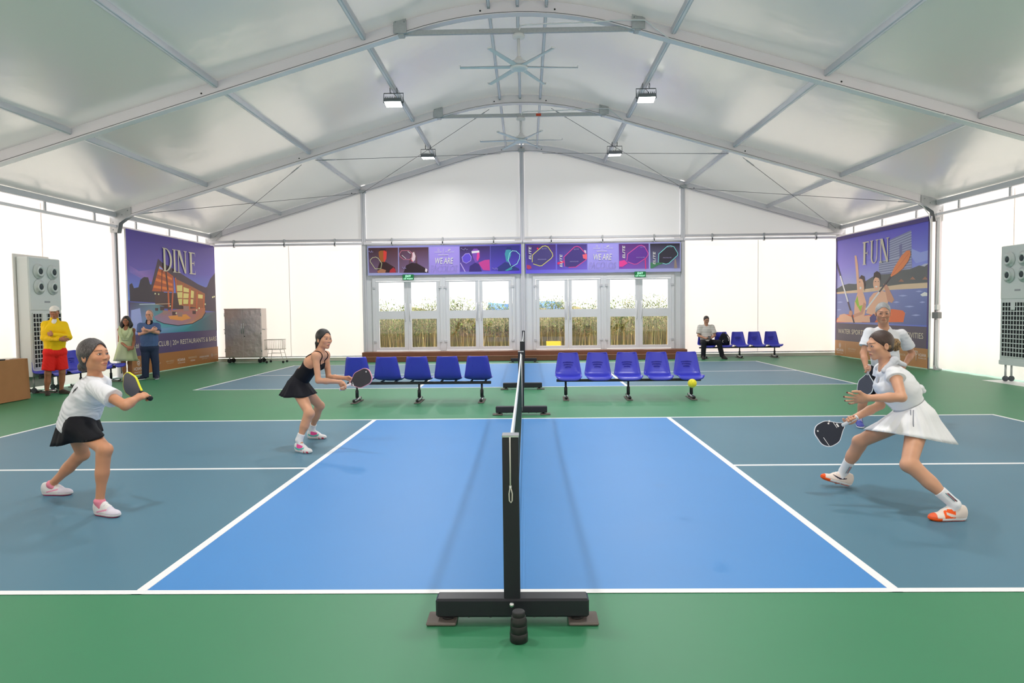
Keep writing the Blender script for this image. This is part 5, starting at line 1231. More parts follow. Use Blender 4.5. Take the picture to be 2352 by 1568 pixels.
# ---- hand: d = finger direction, n = palm normal (the side fingers curl to), thumb side from t
def hand_prims(wrist, d, n, t, curl=(.3, .35, .25), spread=.12, s=1.0, thumb=(.5, .3)):
    d = unit(d); n = unit(np.asarray(n)-d*(np.asarray(n)@d)); t = unit(np.asarray(t)-d*(np.asarray(t)@d)-n*(np.asarray(t)@n)); W = V3(wrist); P = []
    P.append(cone(W, W+d*.03*s, .026*s, .03*s, t, .72, .02)); P.append(cone(W+d*.035*s-t*.008*s, W+d*.07*s, .035*s, .037*s, t, .42, .02))
    nails = []
    for i, (o, L, r) in enumerate(((.030, .071, .0088), (.0105, .080, .0092), (-.0095, .074, .0088), (-.028, .058, .0078))):
        p = W+d*(.082-.004*abs(i-1))*s+t*o*s; a = spread*(1-i*.68); f = unit(d*math.cos(a)+t*math.sin(a)); ang = 0; q = p-f*.015*s
        for k, fr in enumerate((.46, .30, .24)):
            ang += curl[k] if not isinstance(curl[0], tuple) else curl[i][k]
            e = p+(f*math.cos(ang)+n*math.sin(ang))*L*fr*s*(1.15 if k == 0 else 1.0)
            P.append(cone(q, e, r*s*(1-.08*k), r*s*(1-.08*(k+1)), k=.006 if k else .012)); q = e; p = e
        nails.append(p)
    p0 = W+d*.025*s+t*.026*s; th = unit(d*.7+t*.75+n*thumb[0]); p1 = p0+th*.042*s; th2 = unit(d*.95+t*.25+n*thumb[1]); p2 = p1+th2*.03*s; p3 = p2+unit(d+n*(thumb[1]+.2))*.024*s
    P += [cone(p0, p1, .0165*s, .0118*s, k=.018), cone(p1, p2, .0115*s, .0105*s, k=.006), cone(p2, p3, .0105*s, .0088*s, k=.005)]
    return P
def grip(wrist, pd, fore, side, s=1.0, curl=(1.05, 1.2, .85)):
    """fist closed on a handle of direction pd (towards the paddle head); returns hand volumes and the butt end"""
    pd = unit(pd); d = unit(np.asarray(fore)-pd*(np.asarray(fore)@pd)*.8); n = unit(np.cross(pd, d))*side; d = unit(d-pd*(d@pd)*.6)
    P = hand_prims(wrist, d, n, pd, curl, .02, s, (.9, .9)); c = V3(wrist)+d*.078*s+n*.020*s
    return P, c-pd*.052*s
M_skin = mat_attr('skin', .48, .4)
M_cloth = {}
def cloth(name, rgb, rough=.8, sc=60, st=.15): return mat('cloth_'+name, rgb, rough, 0, .2, None, (sc, st, .004))
def limbs(J, g):
    """bare body volumes from joints"""
    f = g.get('f', 1.0); male = g.get('male', False); P = []
    hx = unit(J['hR']-J['hL']); sx = unit(J['sR']-J['sL']); pel, wa, ch, nk = J['pel'], J['wai'], J['che'], J['nek']
    hw = g.get('hip', .165)*f; ww = g.get('waist', .125)*f; cw = g.get('chest', .148)*f
    P += [cone(pel, wa, hw, ww, hx, .68, .03), cone(wa, ch, ww, cw, hx+sx, .72, .05), cone(ch, ch*.35+nk*.65, cw, .10*f, sx, .66, .05), cone(J['sR'], J['sL'], .05*f, None, None, 1, .04)]
    fw = unit(np.cross(nk-pel, hx)) ; fw = fw if fw@J['face'] > 0 else -fw
    if not male:
        for q in (-1, 1): P.append(elli(ch+sx*q*.062*f+fw*.072*f, .052*f, k=.04))
    for q, s in ((J['hR'], 'R'), (J['hL'], 'L')):
        P.append(elli(q-fw*.028*f, .084*f, k=.05))
        kn, an = J['k'+s], J['a'+s]; r = g.get('leg', 1.0)*f
        P += [cone(q, kn, .088*r, .054*r, k=.03), cone(kn, kn+(an-kn)*.45, .050*r, .0435*r, k=.02), cone(kn+(an-kn)*.45, an, .0435*r, .0325*r, k=.03)]
        sd = unit(an-kn); bk = -unit(np.cross(np.cross(sd, J['face']), sd)) if np.linalg.norm(np.cross(sd, J['face'])) > .05 else -J['face']
        P.append(cone(kn+(an-kn)*.14+bk*.018, kn+(an-kn)*.55+bk*.006, .045*r, .034*r, k=.04)); P.append(elli(kn-bk*.012, .045*r, k=.03))
        P.append(cone(an, V3((an[0], an[1], an[2]*.25+.012))+J['t'+s]*.06, .033, .02, k=.015))
    for s in 'RL':
        sh, el, wr = J['s'+s], J['e'+s], J['w'+s]; r = g.get('arm', 1.0)*f
        P += [dict(q_, arm=1) for q_ in (elli(sh, .048*r, k=.03), cone(sh, el, .047*r, .036*r, k=.025), cone(el, el+(wr-el)*.35, .038*r, .037*r, k=.015), cone(el+(wr-el)*.35, wr, .037*r, .0255*r, k=.02))]
    P.append(cone(nk-unit(nk-pel)*.03, J['hdc']+J['R']@np.array((0, -.02, -.055)), .054*f if not male else .06*f, .046*f if not male else .056*f, k=.03))
    return P
def sub_zone(V, Q, zones):
    """drop body faces inside finely meshed zones"""
    C = V[Q].mean(1); keep = np.ones(len(Q), bool)
    for lo, hi in zones: keep &= ~((C > lo) & (C < hi)).all(1)
    return Q[keep]
def build_body(root, J, g, h=.007, hh=.003, hands=(), zclip=None, skin=(.5, .3, .2), lips=(.45, .16, .15), brow=(.03, .02, .018), nail=None, hs=1.0):
    org = np.array(root.location); P = limbs(J, g)+list(g.get('extra', ()))
    hp = head_prims(J['hdc'], J['R'], hs, g.get('male', False)); HP = [q for hd in hands for q in hd]
    parts = []; zones = []
    hl = V3(J['hdc'])-.135*hs; hh_ = V3(J['hdc'])+.135*hs; zb = [(hl, hh_, hh, P[-1:]+hp+[q for q in P[:-1] if q['t'] == 'c'][:0])]
    zb = [(hl, hh_, hh, P+hp)]
    for hd in hands:
        lo, hi = bounds(hd); zb.append((lo-.012, hi+.012, max(hh, .0028), P+hd))
    allp = P+hp+HP
    lo, hi = bounds(allp); V, Q = surface(field(allp, lo-.03, hi+.03, h), lo-.03, h); V = relax(V, Q, 1)
    Q = sub_zone(V, Q, [(a+h*1.2, b-h*1.2) for a, b, _, _ in zb]); VV = [V]; QQ = [Q]; off = len(V)
    for a, b, r, pr in zb:
        v, q = surface(field(pr, a-r*3, b+r*3, r), a-r*3, r)
        if not len(v): continue
        c = v[q].mean(1); q = q[((c > a) & (c < b)).all(1)]; v = relax(v, q, 1, .4)
        VV.append(v); QQ.append(q+off); off += len(v)
    V = np.concatenate(VV); Q = np.concatenate(QQ)
    if zclip is not None: Q = Q[zclip(V[Q].mean(1))]
    used = np.unique(Q); mp = np.full(len(V), -1); mp[used] = np.arange(len(used)); V = V[used]; Q = mp[Q]
    base = np.tile(np.array(skin, float), (len(V), 1)); nz = np.sin(V[:, 0]*41+3*np.sin(V[:, 2]*23))*np.sin(V[:, 1]*37+V[:, 2]*29); base *= (1+.04*nz)[:, None]
    near = np.linalg.norm(V-V3(J['hdc']), axis=1) < .17*hs
    C = base.copy(); C[near] = head_tint(J['hdc'], J['R'], hs, skin, lips, brow)(V[near], base[near])
    for hd in hands:
        if nail is None: break
        for q in hd:
            if q['t'] == 'c' and q['k'] <= .006 and q['ra'] < .0082: C[np.linalg.norm(V-q['b'], axis=1) < .0078] = nail
    return mesh_from('body', V, Q, M_skin, root, C, org), [q for q in P if 'arm' not in q]
def sleeve(J, s, fr, r0, r1, k=.03):
    """open short sleeve: cloth tube cut square, hollow at the cuff"""
    c = mid(J['s'+s], J['e'+s], fr); d = unit(J['e'+s]-J['s'+s])
    return [cone(J['s'+s], c, r0, r1, k=k, clip=[(c, d)])], [cone(c+d*(r1-.013)-d*.012, c+d*(r1+.04), r1-.013, k=.004, op='s')]
def shorts_like(J, names, r0, r1, frac, f=1.0):
    return [cone(J['h'+s], J['h'+s]+(J['k'+s]-J['h'+s])*frac, r0*f, r1*f, k=.01, clip=[(J['h'+s]+(J['k'+s]-J['h'+s])*frac, unit(J['k'+s]-J['h'+s]))]) for s in names]
def sock(root, org, J, s, top, material, h=.005):
    a = J['a'+s]; d = unit(J['k'+s]-a); f = V3((a[0], a[1], .055))+J['t'+s]*.03
    return volume('sock', [cone(a, a+d*top, .0395, .0395+.04*top, k=.01, clip=[(a+d*top, d)]), cone(a, f, .039, .03, k=.015)], h, material, root, org)
def hug(prims, q_, off, n=14):
    """slide points onto a surface"""
    for _ in range(n):
        d = sdf_pts(prims, q_); e = .002; g_ = np.stack([sdf_pts(prims, q_+V3([e if i == j else 0 for j in range(3)]))-d for i in range(3)], 1)/e; q_ = q_-g_*(d-off)[:, None]*.7
    return q_
def lofted(name, rings, material, parent, org, body=None, push=.009, pleat=None):
    """rings: list of (N,3) arrays, closed loops; kept outside the body"""
    R = np.array(rings, float); n, m = R.shape[:2]; cen = R.mean(1, keepdims=True)
    if body is not None:
        for _ in range(30):
            P = R.reshape(-1, 3); d = sdf_pts(body, P).reshape(n, m); out = R-cen; out /= np.linalg.norm(out, axis=2, keepdims=True)+1e-9
            mv = np.clip(push-d, 0, .03)[..., None]; mv = np.maximum(mv, .5*np.maximum(np.roll(mv, 1, 1), np.roll(mv, -1, 1))); R = R+out*mv*.8
            if mv.max() < .002: break
        for _ in range(3):
            for _ in range(2): R = R*.6+.2*(np.roll(R, 1, 1)+np.roll(R, -1, 1)); R[1:-1] = R[1:-1]*.7+.15*(R[:-2]+R[2:])
            d = sdf_pts(body, R.reshape(-1, 3)).reshape(n, m); out = R-cen; out /= np.linalg.norm(out, axis=2, keepdims=True)+1e-9; R = R+out*np.clip(push-d, 0, .03)[..., None]
    if pleat:
        th = np.linspace(0, 2*PI, m, endpoint=False); out = R-cen; out /= np.linalg.norm(out, axis=2, keepdims=True)+1e-9; w_ = np.sin(pleat[1]*th+.8*np.sin(3*th))+.35*np.sin(pleat[1]*2.1*th+1)
        R = R+out*(pleat[0]*np.linspace(0, 1, n)[:, None]**.7*(w_+.6)[None, :])[..., None]
    P = R.reshape(-1, 3); F = [(i*m+j, i*m+(j+1) % m, (i+1)*m+(j+1) % m, (i+1)*m+j) for i in range(n-1) for j in range(m)]
    inn = R*1.0; cen2 = inn.mean(1, keepdims=True); P2 = (inn+(cen2-inn)*.012).reshape(-1, 3); o = n*m
    F2 = [tuple(o+k for k in f[::-1]) for f in F]; edge = [((n-1)*m+j, (n-1)*m+(j+1) % m, o+(n-1)*m+(j+1) % m, o+(n-1)*m+j) for j in range(m)]
    return mesh_from(name, np.concatenate([P, P2]), np.array(F+F2+edge), material, parent, None, org)
def skirt_rings(c0, c1, ax0, ax1, n=9, m=72, pleat=.012, npl=18, flare=1.0, drop=0, seed=0):
    """c = centres, ax = (wide vector, deep vector) at waist and hem"""
    ax1 = (ax1[0] if ax0[0]@ax1[0] > 0 else -ax1[0], ax1[1] if ax0[1]@ax1[1] > 0 else -ax1[1])
    out = []; th = np.linspace(0, 2*PI, m, endpoint=False); r = np.random.default_rng(seed); ph = r.uniform(0, 6, 3)
    for i in range(n):
        t = i/(n-1); c = V3(c0)*(1-t)+V3(c1)*t; a = ax0[0]*(1-t)+ax1[0]*t; b = ax0[1]*(1-t)+ax1[1]*t
        pl = 1+pleat*t*(np.sin(npl*th+ph[0])+.6*np.sin((npl*.5+1)*th+ph[1]))/np.linalg.norm(a)
        out.append(c+np.outer(np.cos(th)*pl, a)+np.outer(np.sin(th)*pl, b)+np.outer(drop*t*np.sin(2*th+ph[2]), V3((0, 0, 1))))
    return out

# ---- shoes
def shoe_prims(L):
    k = L/.28; e = lambda c, r, kk=.03: elli(np.array(c)*k, np.array(r)*k, None, kk)
    return [e((.05, 0, .048), (.052, .037, .056)), e((.12, 0, .042), (.075, .042, .048)), e((.205, .004, .028), (.077, .047, .034)), e((.058, 0, .085), (.05, .036, .046)), cone(np.array((.085, 0, .104))*k, np.array((.165, 0, .062))*k, .03*k, .028*k, (0, 1, 0), .9, .02), elli(np.array((.045, 0, .150))*k, np.array((.034, .025, .042))*k, None, .012, 's')]
def make_shoe(root, org, heel, dirn, L, up_tint, sole_tint, pitch=0, roll=0, h=.0045, lace=(235, 235, 238), name='shoe', slipper=False):
    pr = shoe_prims(L); zs = .026*L/.28
    if slipper: pr = pr[:3]+[elli(np.array((.02, 0, .09))*L/.28, np.array((.06, .03, .06))*L/.28, None, .012, 's')]
    d = unit((dirn[0], dirn[1], 0)); M = Matrix(((d[0], -d[1], 0), (d[1], d[0], 0), (0, 0, 1))).to_4x4()
    M = Matrix.Translation(Vector(heel)-Vector(org)) @ M @ Matrix.Rotation(-pitch, 4, 'Y') @ Matrix.Rotation(roll, 4, 'X')
    up = volume(name, pr+[plane((0, 0, zs), (0, 0, -1), .002)], h, mat_attr('shoe_upper', .6, .3), root, np.zeros(3), up_tint); up.matrix_local = M
    so = volume('sole', [dict(q, r=q['r']*1.035) if (q['op'] == 'u') else q for q in pr[:3]]+[plane((0, 0, zs+.001), (0, 0, 1), .003), plane((0, 0, 0), (0, 0, -1), .002)], h, mat_attr('shoe_sole', .6, .3), up, np.zeros(3), sole_tint)
    if lace and not slipper:
        b = MB(); k = L/.28
        for i in range(4):
            x = .098+.02*i; z = .1275-.0107*i; b.tube([((x+.006*(-1)**i)*k, -.026*k, (z-.016)*k), (x*k, -.012*k, (z-.002)*k), (x*k, .012*k, (z-.002)*k), ((x-.006*(-1)**i)*k, .026*k, (z-.016)*k)], .0038, 5)
        b.build('laces', mat('lace_%d_%d_%d' % lace, lace, .8), up); 
    return up
def solid(rgb):
    c = np.array(lin(rgb)); return lambda V: np.tile(c, (len(V), 1))
def banded(fn): return lambda V: np.array([fn(*p) for p in V])
# ---- paddle: origin at butt of the handle, x to the head, z = face normal
def make_paddle(label, butt, dirn, normal, edge, face, grip, hl=.13, fl=.275, fw=.2, marks=None, corner=.045, group='paddles in the players\' hands'):
    x = unit(dirn); z = unit(np.asarray(normal, float)-x*(np.asarray(normal, float)@x)); y = np.cross(z, x)
    t = empty('pickleball_paddle'); t.matrix_world = Matrix(((x[0], y[0], z[0], butt[0]), (x[1], y[1], z[1], butt[1]), (x[2], y[2], z[2], butt[2]), (0, 0, 0, 1)))
    tag(t, label, 'paddle', group)
    def outline(s):
        a = hl; q = fw/2; cr = corner
        key = [(a, .018), (a+.028, .034), (a+.028+q*.75, q), (a+fl-cr, q), (a+fl, q-cr)]
        key = key+[(u, -v) for u, v in key[::-1]]; P = np.array(key); N = len(P); out = []
        for i in range(N):
            p0, p1, p2 = P[i-1], P[i], P[(i+1) % N]; d0, d1 = np.linalg.norm(p0-p1), np.linalg.norm(p2-p1); r = min(.03, d0*.45, d1*.45)
            u, v = p1+(p0-p1)/d0*r, p1+(p2-p1)/d1*r
            for tt in (0, .25, .5, .75, 1): out.append((1-tt)**2*u+2*tt*(1-tt)*p1+tt*tt*v)
        P = np.array(out); c = np.array((a+fl*.52, 0)); return c+(P-c)*s
    def slab(P, z0, z1):
        n = len(P); v = [(p[0], p[1], z0) for p in P]+[(p[0], p[1], z1) for p in P]
        return v, [tuple(range(n))[::-1], tuple(range(n, 2*n))]+[(k, (k+1) % n, n+(k+1) % n, n+k) for k in range(n)]
    v, f = slab(outline(1), -.0075, .0075); MB().add(v, f).build('edge_guard', mat('paddle_edge_%d_%d_%d' % edge, edge, .45), t)
    for q in (-1, 1):
        v, f = slab(outline(.945), q*.0072, q*.0085); fo = MB().add(v, f).build('face', mat('paddle_face_%d_%d_%d' % face, face, .7), t)
        m = MB()
        for cx_, cy_, w_, h_ in (marks or ()):
            m.add([(cx_+a*w_/2, cy_+b*h_/2, q*.0089) for a, b in ((-1, -1), (1, -1), (1, 1), (-1, 1))], [(0, 1, 2, 3)])
        if marks: m.build('printed_mark', M_pwhite, fo, fix=False)
    MB().tube([(.004, 0, 0), (.03, 0, 0), (hl+.02, 0, 0)], [.0165, .0150, .0150], 12).build('grip', mat('paddle_grip_%d_%d_%d' % grip, grip, .8), t)
    MB().tube([(0, 0, 0), (.012, 0, 0)], .0195, 12).build('butt_cap', mat('paddle_grip_%d_%d_%d' % grip, grip, .8), t)
    return t
def glasses(root, org, J, s, rgb=(60, 56, 60)):
    w = lambda x, y, z: Vector(V3(J['hdc'])+J['R']@(np.array((x, y, z))*s)-org); b = MB()
    for q in (-1, 1):
        b.tube([w(q*.033+.021*math.cos(a), .101, .003+.016*math.sin(a)) for a in np.linspace(0, 2*PI, 16, endpoint=False)], .0018*s, 5, closed=True)
        b.tube([w(q*.054, .100, .008), w(q*.078, .05, .008), w(q*.082, -.01, .006)], .0018*s, 5)
    b.tube([w(-.012, .102, .006), w(.012, .102, .006)], .0018*s, 5); return b.build('glasses', mat('spectacle_frame', rgb, .4, .3), root)
# ================================================================== PEOPLE
def A(x, y, Y): return V3(at(x, y, Y))
def G(x, y): p = atg(x, y); return V3((p.x, p.y, 0))
def mid(a, b, t=.5): return a*(1-t)+b*t
SK_A = lin((206, 146, 112)); SK_B = lin((214, 158, 126)); SK_C = lin((214, 160, 130)); SK_D = lin((200, 146, 118)); SK_E = lin((176, 116, 88)); SK_F = lin((170, 112, 82)); SK_G = lin((222, 164, 140)); SK_H = lin((196, 146, 120))
def hairmat(name, rgb, streak=None):
    if 'hair_'+name in MATS: return MATS['hair_'+name]
    m = mat('hair_'+name, rgb, .38, 0, .5)
    n_ = m.node_tree.nodes; l_ = m.node_tree.links; t_ = n_.new('ShaderNodeTexCoord'); m_ = n_.new('ShaderNodeMapping'); m_.inputs['Scale'].default_value = (140, 140, 22); m_.inputs['Rotation'].default_value = (0, .7, 0)
    o_ = n_.new('ShaderNodeTexNoise'); o_.inputs['Scale'].default_value = 2; o_.inputs['Detail'].default_value = 2; b_ = n_.new('ShaderNodeBump'); b_.inputs['Strength'].default_value = .7; b_.inputs['Distance'].default_value = .004
    l_.new(t_.outputs['Object'], m_.inputs[0]); l_.new(m_.outputs[0], o_.inputs['Vector']); l_.new(o_.outputs[0], b_.inputs['Height']); l_.new(b_.outputs[0], n_['Principled BSDF'].inputs['Normal'])
    if streak:
        n = m.node_tree.nodes; l = m.node_tree.links; tc = n.new('ShaderNodeTexCoord'); mp = n.new('ShaderNodeMapping'); mp.inputs['Scale'].default_value = (190, 190, 22); mp.inputs['Rotation'].default_value = (0, .7, 0)
        no = n.new('ShaderNodeTexNoise'); no.inputs['Scale'].default_value = 1.6; no.inputs['Detail'].default_value = 3; rp = n.new('ShaderNodeValToRGB'); rp.color_ramp.elements[0].position = .45; rp.color_ramp.elements[1].position = .68
        rp.color_ramp.elements[0].color = lin(rgb)+(1,); rp.color_ramp.elements[1].color = lin(streak)+(1,)
        l.new(tc.outputs['Object'], mp.inputs[0]); l.new(mp.outputs[0], no.inputs['Vector']); l.new(no.outputs[0], rp.inputs[0]); l.new(rp.outputs[0], n['Principled BSDF'].inputs['Base Color'])
    return m
def hw(J, s=1.0): return lambda x, y, z: V3(J['hdc'])+J['R']@(np.array((x, y, z))*s)
def start(loc, label, pose_group='people'):
    t = empty('person', loc); tag(t, label, 'person', pose_group); return t, np.array(loc, float)

# ------------------------------------------------ A: older woman in a white tee and black skirt, left
def woman_white_tee():
    t, o = start((-3.62, 1.78, 0), 'grey-haired woman in white tee and black skirt lunging with a yellow-edged paddle', 'players on the near court')
    J = dict(face=unit((.95, -.3, 0)))
    J['pel'] = A(176, 978, 1.80); J['wai'] = A(188, 942, 1.79); J['che'] = A(209, 903, 1.77); J['nek'] = A(222, 862, 1.75)
    J['hR'] = A(188, 985, 1.70); J['hL'] = A(172, 980, 1.90); J['kR'] = A(241, 1032, 1.50); J['kL'] = A(190, 1042, 2.06); J['aR'] = A(229, 1150, 1.50); J['aL'] = A(119, 1112, 2.10)
    J['tR'] = unit((.93, -.36, 0)); J['tL'] = unit((1, -.02, 0))
    J['sR'] = A(217, 890, 1.60); J['sL'] = A(236, 880, 1.91); J['eR'] = A(288, 931, 1.45); J['wR'] = A(315, 914, 1.55); J['eL'] = A(208, 928, 2.02); J['wL'] = A(208, 952, 2.0)
    J['hdc'] = A(216, 818, 1.73); J['R'] = head_frame((.965, -.27, .14))
    pd = unit((-.80, .48, .32)); handR, pc = grip(J['wR'], pd, J['wR']-J['eR'], 1)
    handL = hand_prims(J['wL'], unit((-.15, .2, -.95)), (.9, 0, -.2), (.2, .9, 0), (.5, .5, .4), .05, .95)
    g = dict(f=1.0, hip=.165, waist=.14, chest=.152, leg=.93, arm=1.0)
    b, allp = build_body(t, J, g, .0065, .0027, (handR, handL), None, SK_A, lin((176, 96, 88)), lin((70, 56, 50)), None, 1.13)
    w = hw(J, 1.13)
    hair = hair_prims(J['hdc'], J['R'], 1.13, (.12, .10, -.010, -.045), .012, -.075, [elli(w(0, -.118, -.062), (.04, .034, .042), J['R'], .012), cone(w(0, -.075, -.03), w(0, -.11, -.055), .04, .026, k=.02)])
    volume('hair', hair, .004, hairmat('grey_streaked', (56, 49, 50), (112, 105, 105)), t, o, None, folds(.0016, 3, .35))
    volume('hair_tie', [cone(w(0, -.098, -.045), w(0, -.105, -.05), .026, k=.004, lat=J['R']@np.array((1., 0, 0)), dep=.9)], .005, cloth('lilac_tie', (168, 158, 184)), t, o)
    # tee: torso and two short sleeves
    hx = unit(J['hR']-J['hL']); sx = unit(J['sR']-J['sL'])
    P = [cone(J['pel']+(J['wai']-J['pel'])*-.05, J['wai'], .172, .160, hx, .84, .03), cone(J['wai'], J['che'], .160, .165, hx+sx, .80, .05), cone(J['che'], mid(J['che'], J['nek'], .75), .163, .092, sx, .70, .05), cone(J['sR'], J['sL'], .056, k=.05)]; X = []
    for s, fr in (('R', .62), ('L', .6)):
        u, x = sleeve(J, s, fr, .062, .076); P += u; X += x
    dn = unit(J['pel']-J['che'])
    P += X+[elli(J['nek']+V3((.03, -.01, .045)), (.080, .080, .062), k=.006, op='s'), plane(J['pel']+dn*.035, unit(dn+V3((-.15, 0, -.2))), .006)]
    volume('tee_shirt', P, .005, cloth('white_tee', (232, 232, 238)), t, o, None, folds(.0042, 5, 1.0, dn))
    # small script prints on back and chest of the tee
    Tp = [q for q in P if q['op'] == 'u']
    for x0, y0, Y_, sx_ in ((168, 898, 1.62, 6), (255, 884, 1.66, 4)):
        q_ = np.array([A(x0+sx_*(u-.5)*2, y0+5*math.sin(u*19)-8*u, Y_) for u in np.linspace(0, 1, 26)]); q_ = hug(Tp, q_, .004)
        MB().tube([Vector(v-o) for v in q_], .0016, 4).build('script_print', M_plastic_black, t)
    c0 = J['pel']; 
    rings = skirt_rings(mid(J['pel'], J['wai'], .75), A(176, 1006, 1.80), (hx*.15, unit(np.cross(dn, hx))*.135), (hx*.20, unit((.96, .2, .30))*.20), 9, 96, 0, 9, 1, 0, 2)
    lofted('skirt', rings, cloth('black_skirt', (26, 26, 32), .75, 40, .3), t, o, allp, .012, (.007, 9))
    pink = np.array(lin((222, 62, 112))); whl = np.array(lin((226, 222, 222))); lil = np.array(lin((206, 196, 224)))
    def upt(V):
        C = np.tile(whl, (len(V), 1)); C[V[:, 0] > .17] = lil*.5+whl*.5; m = (np.abs(V[:, 2]-.05-.25*(V[:, 0]-.13)) < .006) & (np.abs(V[:, 0]-.12) < .05); C[m] = np.array(lin((232, 150, 180))); return C
    def sot(V): C = np.tile(whl, (len(V), 1)); C[V[:, 2] < .011] = pink; return C
    make_shoe(t, o, J['aR']*V3((1, 1, 0))+V3((-.06, .03, 0)), J['tR'], .265, upt, sot, h=.004)
    make_shoe(t, o, G(93, 1138)+V3((.0, .02, 0.0)), J['tL'], .27, upt, sot, 0, .0, h=.004)
    for s in 'RL':
        sock(t, o, J, s, .002, cloth('pink_sock', (232, 140, 160)))
    make_paddle('grey paddle with yellow edge in the grip of the grey-haired woman', pc, pd, unit((-.72, -.62, .05)), (228, 226, 40), (96, 96, 104), (34, 32, 38), .13, .27, .19)
    return J
woman_white_tee()

# ------------------------------------------------ B: woman in a black dress
def woman_black_dress():
    t, o = start((-2.5, 4.22, 0), 'dark-haired woman in a black strappy sports dress, crouched and holding a pink-edged paddle', 'players on the near court')
    J = dict(face=unit((.9, -.42, 0)))
    J['pel'] = A(682, 884, 4.24); J['wai'] = A(699, 858, 4.22); J['che'] = A(720, 832, 4.20); J['nek'] = A(737, 806, 4.19)
    J['hR'] = A(684, 893, 4.14); J['hL'] = A(692, 887, 4.33); J['kR'] = A(711, 949, 3.88); J['kL'] = A(735, 931, 4.52); J['aR'] = A(687, 1010, 3.86); J['aL'] = A(716, 984, 4.66)
    J['tR'] = unit((.85, -.5, 0)); J['tL'] = unit((.98, -.2, 0))
    J['sR'] = A(725, 818, 4.05); J['sL'] = A(748, 815, 4.34); J['eR'] = A(731, 874, 3.98); J['wR'] = A(782, 877, 4.08); J['eL'] = A(755, 866, 4.30); J['wL'] = A(797, 868, 4.17)
    J['hdc'] = A(744, 779, 4.19); J['R'] = head_frame((.80, -.60, .0))
    pd = unit(A(862, 841, 4.04)-A(797, 874, 4.12)); hR, pc = grip(J['wR'], pd, V3((.75, .1, -.65)), -1, .92)
    hL = hand_prims(J['wL'], (.95, -.3, -.3), (-.1, -.75, -.5), (.5, -.1, .8), (.9, 1.1, .8), .02, .92)
    g = dict(f=.94, hip=.158, waist=.118, chest=.14, leg=.98, arm=.92)
    b, allp = build_body(t, J, g, .0065, .0027, (hR, hL), None, SK_B, lin((196, 84, 88)), lin((42, 32, 32)), None, .96)
    w = hw(J, .96)
    hair = hair_prims(J['hdc'], J['R'], .96, (.12, .11, -.014, -.05), .009, -.075, [cone(w(0, -.10, .01), w(.0, -.135, -.05), .026, .024, k=.015), cone(w(0, -.135, -.05), w(0, -.155, -.14), .024, .008, k=.01)])
    volume('hair', hair, .004, hairmat('black', (26, 22, 24)), t, o, None, folds(.0012, 4, .35))
    hx = unit(J['hR']-J['hL']); sx = unit(J['sR']-J['sL']); up = unit(J['nek']-J['pel']); fw = unit(np.cross(up, hx)); fw = fw if fw@J['face'] > 0 else -fw
    # bodice follows the torso, low back with a side cut-out
    P = [cone(J['pel'], J['wai'], .158, .119, hx, .72, .03), cone(J['wai'], J['che'], .119, .138, hx+sx, .76, .05)]
    for q in (-1, 1): P.append(elli(J['che']+sx*q*.058+fw*.069, .054, k=.04))
    P += [plane(J['che']+up*.035+fw*.05, unit(up+fw*-.45), .006), elli(J['wai']-fw*.12+up*.07, (.085, .085, .06), np.stack([hx, fw, up], 1), .008, 's')]
    volume('bodice', P, .006, cloth('black_knit', (24, 24, 30), .7), t, o)
    for q, s in ((1, 'R'), (-1, 'L')):
        top = J['s'+s]*.60+J['nek']*.40+up*.03
        pts = [J['che']+sx*q*.075+fw*.105+up*.03, J['che']+sx*q*.08+fw*.085+up*.09, top+fw*.03+up*.012, top-fw*.03+up*.008, J['che']+sx*q*.075-fw*.085+up*.085, J['che']+sx*q*.07-fw*.10+up*.02]
        q_ = []
        for k in range(len(pts)-1):
            for u in np.linspace(0, 1, 6, endpoint=False): q_.append(pts[k]*(1-u)+pts[k+1]*u)
        q_ = np.array(q_+[pts[-1]])
        for _ in range(12):
            d = sdf_pts(allp, q_); e = .002; gr_ = np.stack([sdf_pts(allp, q_+V3([e if i == j else 0 for j in range(3)]))-d for i in range(3)], 1)/e; q_ = q_-gr_*(d-.004)[:, None]*.7
        MB().tube([Vector(p-o) for p in q_], .005, 6).build('shoulder_strap', MATS['cloth_black_knit'], t)
    dp = unit(np.cross((0, 0, 1), hx))
    rings = skirt_rings(mid(J['pel'], J['wai'], .6), A(685, 905, 4.2), (hx*.13, fw*.10), (hx*.20, dp*.205), 9, 96, 0, 8, 1, .008, 4)
    lofted('skirt', rings, cloth('black_flounce', (28, 28, 36), .75, 40, .25), t, o, allp, .010, (.008, 8))
    whl = np.array(lin((238, 236, 238))); pk = np.array(lin((242, 84, 160))); tq = np.array(lin((92, 196, 186)))
    def upt(V):
        C = np.tile(whl, (len(V), 1)); x, z = V[:, 0], V[:, 2]; C[(x > .065) & (x < .15) & (z > .03) & (z < .10-.25*(x-.06)) & (np.abs(V[:, 1]) > .018)] = pk
        m = (z > .030+.9*(x-.10)**2*4) & (z < .046+.28*np.abs(x-.10)) & (x > .03) & (x < .17) & (np.abs(V[:, 1]) > .018); C[m] = tq; return C
    def sot(V): C = np.tile(whl, (len(V), 1)); C[(V[:, 0] > .17) & (np.sin(V[:, 0]*120) > .2)] = np.array(lin((236, 80, 110))); return C
    make_shoe(t, o, J['aR']*V3((1, 1, 0))+V3((-.055, .03, 0)), J['tR'], .255, upt, sot, h=.004)
    make_shoe(t, o, J['aL']*V3((1, 1, 0))+V3((-.06, .01, 0)), J['tL'], .255, upt, sot, h=.004)
    for s in 'RL':
        sock(t, o, J, s, .075, cloth('white_sock', (238, 238, 242)))
